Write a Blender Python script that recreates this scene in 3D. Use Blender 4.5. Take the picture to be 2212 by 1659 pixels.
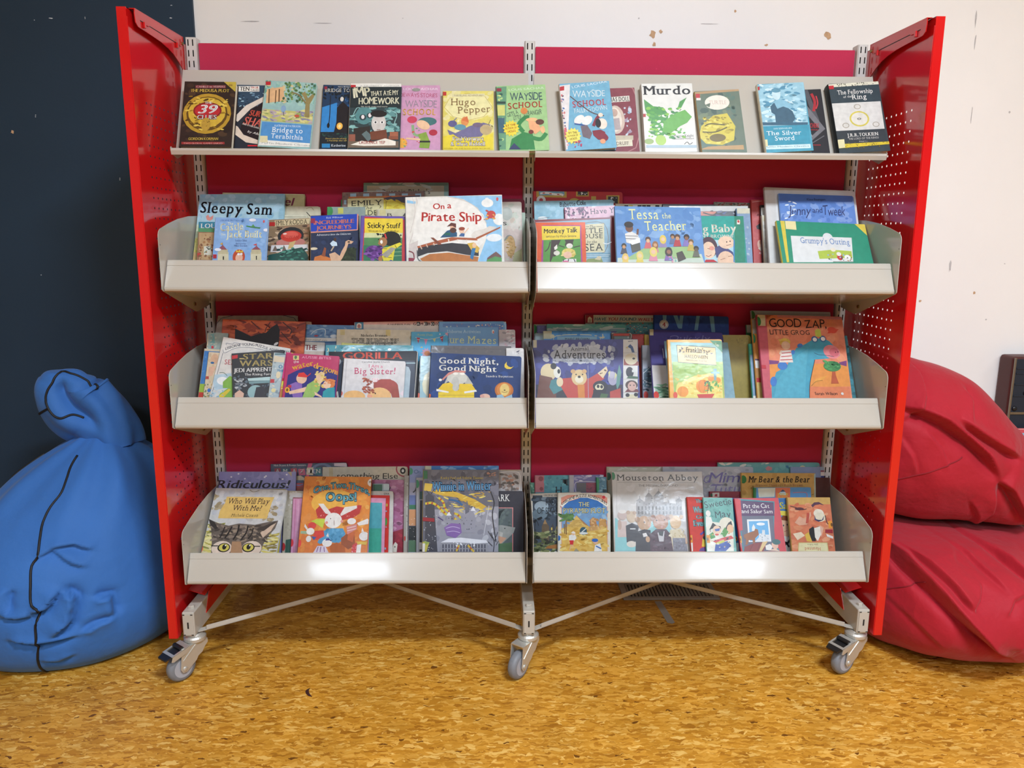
import bpy, bmesh, math, random
from mathutils import Vector, Matrix, noise

# ------------------------------------------------------------------ camera, world, lamps, exposure
scn = bpy.context.scene
for o in list(bpy.data.objects): bpy.data.objects.remove(o)
COL = scn.collection
PI = math.pi

cam_d = bpy.data.cameras.new('camera'); cam = bpy.data.objects.new('camera', cam_d); COL.objects.link(cam)
cam_d.sensor_fit = 'HORIZONTAL'; cam_d.sensor_width = 36.0
cam_d.lens = 36.0 * 1644.1 / 2212.0
cam_d.clip_start = 0.05
PITCH, YAW, ROLL = 0.1859, -0.0210, 0.0057
fwd = Vector((-math.sin(YAW)*math.cos(PITCH), math.cos(YAW)*math.cos(PITCH), -math.sin(PITCH)))
right = Vector((math.cos(YAW), math.sin(YAW), 0)); up = right.cross(fwd)
cr, sr = math.cos(ROLL), math.sin(ROLL)
R2 = right*cr + up*sr; U2 = up*cr - right*sr
cam.matrix_world = Matrix(((R2.x, U2.x, -fwd.x, -0.0895), (R2.y, U2.y, -fwd.y, -2.2007), (R2.z, U2.z, -fwd.z, 1.1745), (0, 0, 0, 1)))
scn.camera = cam

world = bpy.data.worlds.new('world'); scn.world = world; world.use_nodes = True
world.node_tree.nodes['Background'].inputs[0].default_value = (0.80, 0.88, 1.0, 1)
world.node_tree.nodes['Background'].inputs[1].default_value = 0.25

scn.view_settings.view_transform = 'Standard'; scn.view_settings.look = 'None'
scn.view_settings.gamma = 1.0; scn.view_settings.use_curve_mapping = False
scn.view_settings.exposure = 0.55

CEIL = 3.2
LAMPS = [(0.72, -2.38, 98), (3.40, -2.38, 17), (-1.62, -5.75, 32), (2.36, -5.75, 36), (-1.05, -4.30, 58), (1.75, -4.30, 40)]  # last two are added fill lamps to brighten the book fronts
for lx, ly, pw in LAMPS:
    ld = bpy.data.lights.new('ceiling_lamp_light', 'AREA'); ld.shape = 'RECTANGLE'; ld.size = 0.80; ld.size_y = 0.34
    ld.energy = pw; ld.color = (0.765, 0.885, 1.03)
    lo = bpy.data.objects.new('ceiling_lamp_light', ld); lo.location = (lx, ly, CEIL-0.06); COL.objects.link(lo)

wd = bpy.data.lights.new('added_fill_light', 'AREA'); wd.shape = 'RECTANGLE'; wd.size = 4.6; wd.size_y = 1.35; wd.energy = 5; wd.color = (0.93, 0.97, 1.0)  # soft frontal fill added behind the camera, an invented source
wo = bpy.data.objects.new('added_fill_light', wd); wo.location = (0.2, -7.45, 1.75); wo.rotation_euler = (-PI/2, 0, PI); COL.objects.link(wo)

# ------------------------------------------------------------------ helpers
def srgb(h):
    if isinstance(h, str):
        h = h.lstrip('#')
        if len(h) == 3: h = ''.join(c*2 for c in h)
        h = tuple(int(h[i:i+2], 16)/255 for i in (0, 2, 4))
    return tuple(c/12.92 if c <= 0.04045 else ((c+0.055)/1.055)**2.4 for c in h)

def mat(name, col=None, rough=0.5, metal=0.0, coat=0.0, spec=0.5, bump=None, vary=None, attr=False, sheen=0.0, emit=None, coatr=0.05):
    """principled material with procedural colour variation (vary = scale, amount) and bump (scale, strength, distance)"""
    m = bpy.data.materials.new(name); m.use_nodes = True
    nt = m.node_tree; N = nt.nodes; L = nt.links; b = N['Principled BSDF']
    b.inputs['Roughness'].default_value = rough; b.inputs['Metallic'].default_value = metal
    b.inputs['Coat Weight'].default_value = coat; b.inputs['Coat Roughness'].default_value = coatr
    b.inputs['Specular IOR Level'].default_value = spec
    if sheen:
        b.inputs['Sheen Weight'].default_value = sheen; b.inputs['Sheen Roughness'].default_value = 0.5
    tc = N.new('ShaderNodeTexCoord')
    if attr:
        a = N.new('ShaderNodeAttribute'); a.attribute_name = 'Col'; src = a.outputs['Color']
    else:
        rgb = N.new('ShaderNodeRGB'); rgb.outputs[0].default_value = (*srgb(col), 1); src = rgb.outputs[0]
    if vary:
        n = N.new('ShaderNodeTexNoise'); n.inputs['Scale'].default_value = vary[0]; n.inputs['Detail'].default_value = 5
        L.new(tc.outputs['Object'], n.inputs['Vector'])
        mr = N.new('ShaderNodeMapRange'); mr.inputs['From Min'].default_value = 0.3; mr.inputs['From Max'].default_value = 0.7
        mr.inputs['To Min'].default_value = 1-vary[1]; mr.inputs['To Max'].default_value = 1+vary[1]
        L.new(n.outputs['Fac'], mr.inputs['Value'])
        mx = N.new('ShaderNodeMix'); mx.data_type = 'RGBA'; mx.blend_type = 'MULTIPLY'; mx.inputs['Factor'].default_value = 1
        L.new(src, mx.inputs['A']); L.new(mr.outputs[0], mx.inputs['B']); src = mx.outputs['Result']
    L.new(src, b.inputs['Base Color'])
    if bump:
        n2 = N.new('ShaderNodeTexNoise'); n2.inputs['Scale'].default_value = bump[0]; n2.inputs['Detail'].default_value = 3
        L.new(tc.outputs['Object'], n2.inputs['Vector'])
        bp = N.new('ShaderNodeBump'); bp.inputs['Strength'].default_value = bump[1]; bp.inputs['Distance'].default_value = bump[2]
        L.new(n2.outputs['Fac'], bp.inputs['Height']); L.new(bp.outputs[0], b.inputs['Normal'])
        if coat: L.new(bp.outputs[0], b.inputs['Coat Normal'])
    if emit:
        b.inputs['Emission Color'].default_value = (*srgb(col), 1); b.inputs['Emission Strength'].default_value = emit
    return m

ORG = {}
class MB:
    """collects faces in world (or local) coordinates; build() links them as one mesh object"""
    def __init__(s): s.v = []; s.f = []; s.m = []; s.c = []
    def face(s, pts, mi=0, col=None):
        k = len(s.v); s.v += [tuple(p) for p in pts]; s.f.append(tuple(range(k, k+len(pts)))); s.m.append(mi); s.c.append(col)
    def mesh(s, vs, fs, mi=0, col=None):
        k = len(s.v); s.v += [tuple(p) for p in vs]
        for f in fs: s.f.append(tuple(i+k for i in f)); s.m.append(mi); s.c.append(col)
    def box(s, a, b, mi=0, col=None):
        x0, y0, z0 = a; x1, y1, z1 = b
        vs = [(x0,y0,z0),(x1,y0,z0),(x1,y1,z0),(x0,y1,z0),(x0,y0,z1),(x1,y0,z1),(x1,y1,z1),(x0,y1,z1)]
        s.mesh(vs, [(3,2,1,0),(4,5,6,7),(0,1,5,4),(1,2,6,5),(2,3,7,6),(3,0,4,7)], mi, col)
    def prism(s, poly, d, mi=0, col=None):
        """polygon (3-D points) swept by vector d"""
        n = len(poly); d = Vector(d); a = [Vector(p) for p in poly]; b = [p+d for p in a]
        s.mesh(a+b, [tuple(range(n)), tuple(range(2*n-1, n-1, -1))] + [(i, i+n, (i+1) % n+n, (i+1) % n) for i in range(n)], mi, col)
    def cyl(s, p, q, r, n=20, mi=0, col=None, r2=None, caps=True):
        p = Vector(p); q = Vector(q); d = (q-p).normalized(); u = d.orthogonal().normalized(); w = d.cross(u); r2 = r if r2 is None else r2
        A = [p+(u*math.cos(2*PI*i/n)+w*math.sin(2*PI*i/n))*r for i in range(n)]; B = [q+(u*math.cos(2*PI*i/n)+w*math.sin(2*PI*i/n))*r2 for i in range(n)]
        fs = [(i, (i+1) % n, (i+1) % n+n, i+n) for i in range(n)]
        if caps: fs += [tuple(range(n-1, -1, -1)), tuple(range(n, 2*n))]
        s.mesh(A+B, fs, mi, col)
    def lathe(s, p, axis, prof, n=40, mi=0, col=None):
        """prof: list of (distance along axis, radius)"""
        p = Vector(p); d = Vector(axis).normalized(); u = d.orthogonal().normalized(); w = d.cross(u); k = len(prof)
        vs = [p+d*a+(u*math.cos(2*PI*i/n)+w*math.sin(2*PI*i/n))*r for a, r in prof for i in range(n)]
        fs = [(j*n+i, j*n+(i+1) % n, (j+1)*n+(i+1) % n, (j+1)*n+i) for j in range(k-1) for i in range(n)]
        fs += [tuple(range(n-1, -1, -1)), tuple(range((k-1)*n, k*n))]
        s.mesh(vs, fs, mi, col)
    def tube(s, pts, r, n=8, mi=0, col=None):
        pts = [Vector(p) for p in pts]; rings = []
        for i, p in enumerate(pts):
            d = (pts[min(i+1, len(pts)-1)]-pts[max(i-1, 0)]).normalized()
            u = d.cross(Vector((0.13, 0.31, 0.94))).normalized(); w = d.cross(u)
            rings += [p+(u*math.cos(2*PI*j/n)+w*math.sin(2*PI*j/n))*r for j in range(n)]
        k = len(pts)
        fs = [(i*n+j, i*n+(j+1) % n, (i+1)*n+(j+1) % n, (i+1)*n+j) for i in range(k-1) for j in range(n)]
        s.mesh(rings, fs+[tuple(range(n-1, -1, -1)), tuple(range((k-1)*n, k*n))], mi, col)
    def build(s, name, mats, parent=None, org=None, smooth=False, bevel=0, fix=True):
        if org is None: org = ORG.get(parent.name, Vector((0, 0, 0))) if parent else Vector((0, 0, 0))
        org = Vector(org)
        me = bpy.data.meshes.new(name); me.from_pydata([tuple(Vector(p)-org) for p in s.v], [], s.f)
        mats = mats if isinstance(mats, (list, tuple)) else [mats]
        for m in mats: me.materials.append(m)
        me.polygons.foreach_set('material_index', s.m)
        if any(c is not None for c in s.c):
            at = me.color_attributes.new('Col', 'FLOAT_COLOR', 'CORNER'); buf = []
            for f, c in zip(s.f, s.c): buf += [*(c or (0.5, 0.5, 0.5)), 1.0]*len(f)
            at.data.foreach_set('color', buf)
        if fix:
            bm = bmesh.new(); bm.from_mesh(me); bmesh.ops.recalc_face_normals(bm, faces=bm.faces); bm.to_mesh(me); bm.free()
        if smooth: me.polygons.foreach_set('use_smooth', [True]*len(me.polygons))
        o = bpy.data.objects.new(name, me); COL.objects.link(o)
        if parent: o.parent = parent; ORG[o.name] = org
        if bevel:
            bv = o.modifiers.new('bevel', 'BEVEL'); bv.width = bevel; bv.segments = 3; bv.limit_method = 'ANGLE'; bv.angle_limit = 0.6
            o.modifiers.new('wn', 'WEIGHTED_NORMAL')
        return o

def tag(o, label, cat, group=None):
    o['label'] = label; o['category'] = cat
    if group: o['group'] = group
    return o
def thing(name, label, cat, loc, group=None):
    o = bpy.data.objects.new(name, None); COL.objects.link(o); o.location = loc; o.empty_display_size = 0.05
    ORG[o.name] = Vector(loc); return tag(o, label, cat, group)
def struct(mb, name, m, **k):
    o = mb.build(name, m, **k); o['kind'] = 'structure'; return o
def copy_tree(o, parent=None):
    c = o.copy(); COL.objects.link(c); c.parent = parent
    for ch in list(o.children): copy_tree(ch, c)
    return c

# ------------------------------------------------------------------ materials
M = {}
M['cream'] = mat('cream_enamel', '#b4ada1', 0.18, spec=0.5, coat=0.16, bump=(7, 0.035, 0.004), vary=(3, 0.03), coatr=0.05)
M['upright'] = mat('upright_enamel', '#c6c2bb', 0.3, vary=(4, 0.03))
M['dark'] = mat('slot_dark', '#15120f', 0.7, vary=(9, 0.1))
M['red'] = mat('red_enamel', '#c81517', 0.16, coat=0.3, bump=(5, 0.04, 0.004), vary=(3, 0.03), coatr=0.06)
M['fabric'] = mat('crimson_fabric', '#b42044', 0.8, spec=0.25, bump=(900, 0.25, 0.0006), vary=(500, 0.08), sheen=0.6)
M['steel'] = mat('zinc_steel', '#c9c7bf', 0.34, metal=0.6, bump=(60, 0.1, 0.001), vary=(20, 0.06))
M['tyre'] = mat('grey_rubber', '#77797d', 0.55, vary=(60, 0.06))
M['hub'] = mat('grey_plastic', '#a3a3a8', 0.45, vary=(40, 0.04))
M['black'] = mat('black_plastic', '#191a1c', 0.4, vary=(40, 0.1))
M['bolt'] = mat('bolt_brass', '#a09062', 0.35, metal=1.0, vary=(80, 0.1))
M['white_wall'] = mat('painted_white_wall', '#f2efe9', 0.5, bump=(25, 0.12, 0.004), vary=(2.5, 0.025))
M['navy'] = mat('painted_navy_wall', '#213547', 0.6, spec=0.35, bump=(120, 0.12, 0.002), vary=(3, 0.06))
M['scar'] = mat('scraped_paint', '#c9a37c', 0.8, vary=(60, 0.15))
M['scuff'] = mat('scuff_mark', '#bdb9b6', 0.8, vary=(60, 0.15))
M['nick'] = mat('pale_nick', '#c9cdd0', 0.8, vary=(60, 0.1))
M['ceiling'] = mat('ceiling_paint', '#f1efe9', 0.9, vary=(2, 0.02))
M['room'] = mat('room_wall_paint', '#7f7b74', 0.8, vary=(2, 0.03))
M['lampw'] = mat('lamp_housing', '#eeeeea', 0.4, vary=(4, 0.02))
M['blue'] = mat('blue_canvas', '#3468ac', 0.72, spec=0.3, bump=(26, 0.25, 0.01), vary=(5, 0.06), sheen=0.1)
M['redbag'] = mat('red_canvas', '#a61626', 0.7, spec=0.3, bump=(22, 0.4, 0.012), vary=(5, 0.06), sheen=0.1)
M['piping'] = mat('black_piping', '#0b0c10', 0.6, vary=(40, 0.1))
M['seam'] = mat('red_seam', '#86101c', 0.8, vary=(40, 0.1))
M['paper'] = mat('page_edges', '#e6dcc4', 0.85, vary=(240, 0.10))
M['vent'] = mat('vent_enamel', '#9d978c', 0.5, vary=(20, 0.05))
M['leather'] = mat('brown_leather', '#4a1c17', 0.5, bump=(120, 0.2, 0.001), vary=(12, 0.12))
M['lining'] = mat('navy_lining', '#1b222d', 0.7, vary=(60, 0.08))
M['trim'] = mat('dull_brass', '#8d8576', 0.4, metal=0.8, vary=(30, 0.08))
M['cover'] = mat('printed_card', None, 0.5, spec=0.28, attr=True, vary=(70, 0.10), coat=0.04, coatr=0.12, bump=(14, 0.05, 0.004))
M['sleeve'] = mat('printed_card_in_plastic', None, 0.4, attr=True, vary=(50, 0.06), coat=0.22, coatr=0.10, bump=(20, 0.14, 0.006))

def floor_material():
    m = bpy.data.materials.new('chip_board_floor'); m.use_nodes = True
    nt = m.node_tree; N = nt.nodes; L = nt.links; b = N['Principled BSDF']
    tc = N.new('ShaderNodeTexCoord')
    def chips(rot, sx, sy, scale, off):
        mp = N.new('ShaderNodeMapping'); mp.inputs['Rotation'].default_value = (0, 0, rot); mp.inputs['Scale'].default_value = (sx, sy, 1); mp.inputs['Location'].default_value = (off, off*0.7, 0)
        nz = N.new('ShaderNodeTexNoise'); nz.inputs['Scale'].default_value = 45; nz.inputs['Detail'].default_value = 2
        L.new(tc.outputs['Object'], nz.inputs['Vector'])
        mxv = N.new('ShaderNodeMix'); mxv.data_type = 'VECTOR'; mxv.inputs['Factor'].default_value = 0.022
        L.new(tc.outputs['Object'], mxv.inputs['A']); L.new(nz.outputs['Color'], mxv.inputs['B'])
        L.new(mxv.outputs['Result'], mp.inputs['Vector'])
        v = N.new('ShaderNodeTexVoronoi'); v.inputs['Scale'].default_value = scale; v.inputs['Randomness'].default_value = 1
        L.new(mp.outputs[0], v.inputs['Vector'])
        sp = N.new('ShaderNodeSeparateColor'); L.new(v.outputs['Color'], sp.inputs[0])
        return sp
    def thr(sock, t):
        n = N.new('ShaderNodeMath'); n.operation = 'GREATER_THAN'; n.inputs[1].default_value = t; L.new(sock, n.inputs[0]); return n.outputs[0]
    def mixf(f, a, b2):
        n = N.new('ShaderNodeMix'); L.new(f, n.inputs['Factor']); L.new(a, n.inputs['A']); L.new(b2, n.inputs['B']); return n.outputs['Result']
    big = N.new('ShaderNodeTexNoise'); big.inputs['Scale'].default_value = 9; big.inputs['Detail'].default_value = 4
    L.new(tc.outputs['Object'], big.inputs['Vector'])
    val = None
    for rot, sx, sy, sc, off, th in ((0.2, 1, 2.6, 62, 0, 0), (1.5, 1, 2.8, 56, 3.1, .5), (-0.75, 1, 3.0, 52, 7.7, .55), (0.8, 1, 3.0, 58, 5.3, .6), (-1.3, 1, 2.8, 64, 9.1, .62), (2.0, 1, 3.6, 40, 13.7, .74), (-0.2, 1, 3.4, 38, 17.3, .78), (1.1, 1, 3.8, 34, 21.3, .82)):
        c = chips(rot, sx, sy, sc, off)
        val = c.outputs[0] if val is None else mixf(thr(c.outputs[1], th), val, c.outputs[0])
    ramp = N.new('ShaderNodeValToRGB'); cr_ = ramp.color_ramp
    cols = [(0.0, '#9a6218'), (0.10, '#ae731f'), (0.35, '#bf8428'), (0.62, '#c98f32'), (0.86, '#d49d42'), (1.0, '#e2b562')]
    cr_.elements[0].position = 0; cr_.elements[0].color = (*srgb(cols[0][1]), 1)
    cr_.elements[1].position = 1; cr_.elements[1].color = (*srgb(cols[-1][1]), 1)
    for p, c in cols[1:-1]:
        e = cr_.elements.new(p); e.color = (*srgb(c), 1)
    L.new(val, ramp.inputs[0])
    # rare dark flakes
    fl = chips(0.9, 1, 2.4, 70, 11.3)
    dk = N.new('ShaderNodeMix'); dk.data_type = 'RGBA'; L.new(thr(fl.outputs[0], 0.991), dk.inputs['Factor']); L.new(ramp.outputs[0], dk.inputs['A']); dk.inputs['B'].default_value = (*srgb('#6e4212'), 1)
    mr = N.new('ShaderNodeMapRange'); mr.inputs['From Min'].default_value = 0.3; mr.inputs['From Max'].default_value = 0.7; mr.inputs['To Min'].default_value = 0.88; mr.inputs['To Max'].default_value = 1.1
    L.new(big.outputs['Fac'], mr.inputs['Value'])
    mu = N.new('ShaderNodeMix'); mu.data_type = 'RGBA'; mu.blend_type = 'MULTIPLY'; mu.inputs['Factor'].default_value = 1
    L.new(dk.outputs['Result'], mu.inputs['A']); L.new(mr.outputs[0], mu.inputs['B']); L.new(mu.outputs['Result'], b.inputs['Base Color'])
    b.inputs['Roughness'].default_value = 0.42; b.inputs['Specular IOR Level'].default_value = 0.4
    return m
M['floor'] = floor_material()

# ------------------------------------------------------------------ the room
WALL_Y = 0.40
m = MB(); m.box((-3.6, -7.5, -0.05), (5.0, WALL_Y+0.1, 0)); struct(m, 'floor', M['floor'])
m = MB(); m.box((-3.6, -7.5, CEIL), (5.0, WALL_Y+0.1, CEIL+0.1)); struct(m, 'ceiling', M['ceiling'])
def blot(mb, cx, cz, r, y, mi, seed, sq=1.0):
    rnd = random.Random(seed); n = 9
    mb.face([(cx+math.cos(2*PI*i/n)*r*rnd.uniform(0.5, 1.1), y, cz+math.sin(2*PI*i/n)*r*sq*rnd.uniform(0.5, 1.1)) for i in range(n)], mi)
m = MB(); m.box((-1.06, WALL_Y, 0), (5.0, WALL_Y+0.1, CEIL))
blot(m, 0.411, 1.829, 0.0129, WALL_Y-0.0008, 1, 1, 1.10)
blot(m, 0.436, 1.838, 0.0065, WALL_Y-0.0008, 1, 2, 1.00)
blot(m, 0.417, 1.799, 0.0065, WALL_Y-0.0008, 1, 3, 1.40)
blot(m, 0.978, 1.832, 0.0145, WALL_Y-0.0008, 1, 4, 0.90)
blot(m, 0.780, 1.800, 0.0065, WALL_Y-0.0008, 1, 5, 0.60)
blot(m, 0.673, 1.901, 0.0048, WALL_Y-0.0008, 1, 6, 1.00)
blot(m, 1.554, 1.008, 0.0065, WALL_Y-0.0008, 1, 7, 1.00)
blot(m, 1.370, 0.979, 0.0065, WALL_Y-0.0008, 1, 8, 0.80)
blot(m, 1.124, 1.243, 0.0048, WALL_Y-0.0008, 1, 9, 1.00)
blot(m, 1.686, 0.574, 0.0040, WALL_Y-0.0008, 2, 10, 1.00)
blot(m, 1.460, 1.098, 0.0048, WALL_Y-0.0008, 2, 11, 5.00)
blot(m, 1.455, 1.888, 0.0032, WALL_Y-0.0008, 2, 12, 9.00)
blot(m, 1.461, 1.818, 0.0026, WALL_Y-0.0008, 2, 13, 12.00)
blot(m, 1.476, 1.589, 0.0019, WALL_Y-0.0008, 2, 14, 20.00)
blot(m, 1.648, 1.107, 0.0024, WALL_Y-0.0008, 2, 15, 1.00)
blot(m, -0.389, 1.868, 0.0032, WALL_Y-0.0008, 2, 16, 0.30)
blot(m, -0.872, 1.854, 0.0355, WALL_Y-0.0008, 2, 17, 0.05)
blot(m, -0.639, 1.851, 0.0419, WALL_Y-0.0008, 2, 18, 0.03)
blot(m, 0.364, 1.876, 0.0032, WALL_Y-0.0008, 2, 19, 1.00)
blot(m, 0.589, 1.862, 0.0323, WALL_Y-0.0008, 2, 20, 0.04)
blot(m, 1.332, 1.660, 0.0024, WALL_Y-0.0008, 2, 21, 0.60)
blot(m, 1.607, 0.916, 0.0032, WALL_Y-0.0008, 2, 22, 1.00)
blot(m, 1.601, 1.601, 0.0040, WALL_Y-0.0008, 2, 23, 1.40)
struct(m, 'wall_back', [M['white_wall'], M['scar'], M['scuff']], fix=False)
m = MB(); m.box((-3.6, WALL_Y-0.012, 0), (-1.047, WALL_Y+0.1, CEIL))
blot(m, -1.647, 1.510, 0.0065, WALL_Y-0.0128, 1, 1, 1.00)
blot(m, -1.116, 1.858, 0.0048, WALL_Y-0.0128, 2, 2, 0.40)
blot(m, -1.111, 1.895, 0.0040, WALL_Y-0.0128, 2, 3, 0.40)
blot(m, -1.489, 1.853, 0.0081, WALL_Y-0.0128, 2, 4, 0.25)
blot(m, -1.568, 1.562, 0.0019, WALL_Y-0.0128, 2, 5, 1.00)
blot(m, -1.569, 1.557, 0.0019, WALL_Y-0.0128, 2, 6, 1.00)
blot(m, -1.318, 1.368, 0.0023, WALL_Y-0.0128, 2, 7, 1.00)
blot(m, -1.318, 1.363, 0.0023, WALL_Y-0.0128, 2, 8, 1.00)
blot(m, -1.605, 1.054, 0.0024, WALL_Y-0.0128, 2, 9, 1.00)
blot(m, -1.541, 1.847, 0.0019, WALL_Y-0.0128, 2, 10, 1.00)
blot(m, -1.383, 1.855, 0.0013, WALL_Y-0.0128, 2, 11, 4.00)
struct(m, 'wall_back_navy', [M['navy'], M['scar'], M['nick']], fix=False)
m = MB(); m.box((-3.7, -7.5, 0), (-3.6, WALL_Y+0.1, CEIL)); struct(m, 'wall_left', M['room'])
m = MB(); m.box((5.0, -7.5, 0), (5.1, WALL_Y+0.1, CEIL)); struct(m, 'wall_right', M['room'])
m = MB(); m.box((-3.7, -7.6, 0), (5.1, -7.5, CEIL)); struct(m, 'wall_front', M['room'])
m = MB()
for x in (-2.14, -0.58, 0.98, 2.54): m.box((x-.035, -7.5, 1.04), (x+.035, -7.43, 2.46))
for z in (1.04, 2.46): m.box((-2.175, -7.5, z-.035), (2.575, -7.43, z+.035))
struct(m, 'added_window_frame', M['lampw'])  # unseen frame added on the front wall to go with the fill light
for k, (lx, ly, pw) in enumerate(LAMPS):
    wh = ('above the camera, in front of the shelf middle', 'at the near right, in front of the red bean bags', 'at the far left of the room', 'at the far right of the room', 'added for fill in the middle row, left one', 'added for fill in the middle row, right one')[k]
    t = thing('ceiling_light', 'rectangular white ceiling light fitting '+wh, 'light', (lx, ly, CEIL), 'ceiling light fittings')
    m = MB()
    for a, b2 in (((-.44, -.21), (-.405, .21)), ((.405, -.21), (.44, .21)), ((-.405, -.21), (.405, -.175)), ((-.405, .175), (.405, .21))):
        m.box((lx+a[0], ly+a[1], CEIL-0.07), (lx+b2[0], ly+b2[1], CEIL))
    m.build('frame', M['lampw'], t)
    m = MB(); m.box((lx-.405, ly-.175, CEIL-0.02), (lx+.405, ly+.175, CEIL)); m.build('reflector', M['lampw'], t)

# ------------------------------------------------------------------ the book trolley
W = 0.915
T = thing('book_trolley', 'double-bay cream and red library display trolley on castors, full of picture books', 'bookshelf', (0, -0.15, 0))
TO = ORG[T.name]
# slotted uprights
def slotted(mb, x0, x1, y, z0, z1, pitch, cols, sw, sl, depth):
    n = int((z1-z0)/pitch); z = z1
    for i in range(n+1):
        zt = z1-i*pitch; zb = max(z0, zt-pitch)
        if zt-zb < pitch*0.9:
            mb.face([(x0, y, zb), (x1, y, zb), (x1, y, zt), (x0, y, zt)]); continue
        s1 = zt-(pitch-sl)/2; s0 = s1-sl
        mb.face([(x0, y, s1), (x1, y, s1), (x1, y, zt), (x0, y, zt)]); mb.face([(x0, y, zb), (x1, y, zb), (x1, y, s0), (x0, y, s0)])
        xs = [x0]+[v for c in cols for v in (c-sw/2, c+sw/2)]+[x1]
        for k in range(0, len(xs), 2): mb.face([(xs[k], y, s0), (xs[k+1], y, s0), (xs[k+1], y, s1), (xs[k], y, s1)])
        for c in cols:
            a, b2 = c-sw/2, c+sw/2; d = y+depth
            mb.face([(a, d, s0), (b2, d, s0), (b2, d, s1), (a, d, s1)], 1)
            mb.face([(a, y, s0), (a, d, s0), (a, d, s1), (a, y, s1)], 1); mb.face([(b2, d, s0), (b2, y, s0), (b2, y, s1), (b2, d, s1)], 1)
            mb.face([(a, y, s1), (a, d, s1), (b2, d, s1), (b2, y, s1)], 1); mb.face([(a, d, s0), (a, y, s0), (b2, y, s0), (b2, d, s0)], 1)
for xc in (-W, 0, W):
    mb = MB(); h = 0.0145; y1 = 0.034
    slotted(mb, xc-h+.003, xc+h-.003, 0, 0.19, 1.708, 0.0272, (xc-.0062, xc+.0062), 0.0030, 0.0165, 0.012)
    for s in (-1, 1):
        a = xc+s*(h-.003); b2 = xc+s*h
        mb.face([(a, 0, .19), (b2, .004, .19), (b2, .004, 1.708), (a, 0, 1.708)]); mb.face([(b2, .004, .19), (b2, y1, .19), (b2, y1, 1.708), (b2, .004, 1.708)])
    mb.face([(xc-h, y1, .19), (xc+h, y1, .19), (xc+h, y1, 1.708), (xc-h, y1, 1.708)])
    mb.face([(xc-h, .004, 1.708), (xc-h+.003, 0, 1.708), (xc+h-.003, 0, 1.708), (xc+h, .004, 1.708), (xc+h, y1, 1.708), (xc-h, y1, 1.708)])
    mb.build('upright', [M['upright'], M['dark']], T)
for s in (-1, 1):
    mb = MB(); xa, xb = sorted((s*0.0155, s*(W-0.0155))); mb.box((xa, 0.012, 0.30), (xb, 0.032, 1.697)); mb.build('back_panel', M['fabric'], T, bevel=0.003)
    mb = MB(); mb.box((xa, 0.008, 0.235), (xb, 0.03, 0.298)); mb.build('bottom_crossbar', M['cream'], T)
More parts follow.
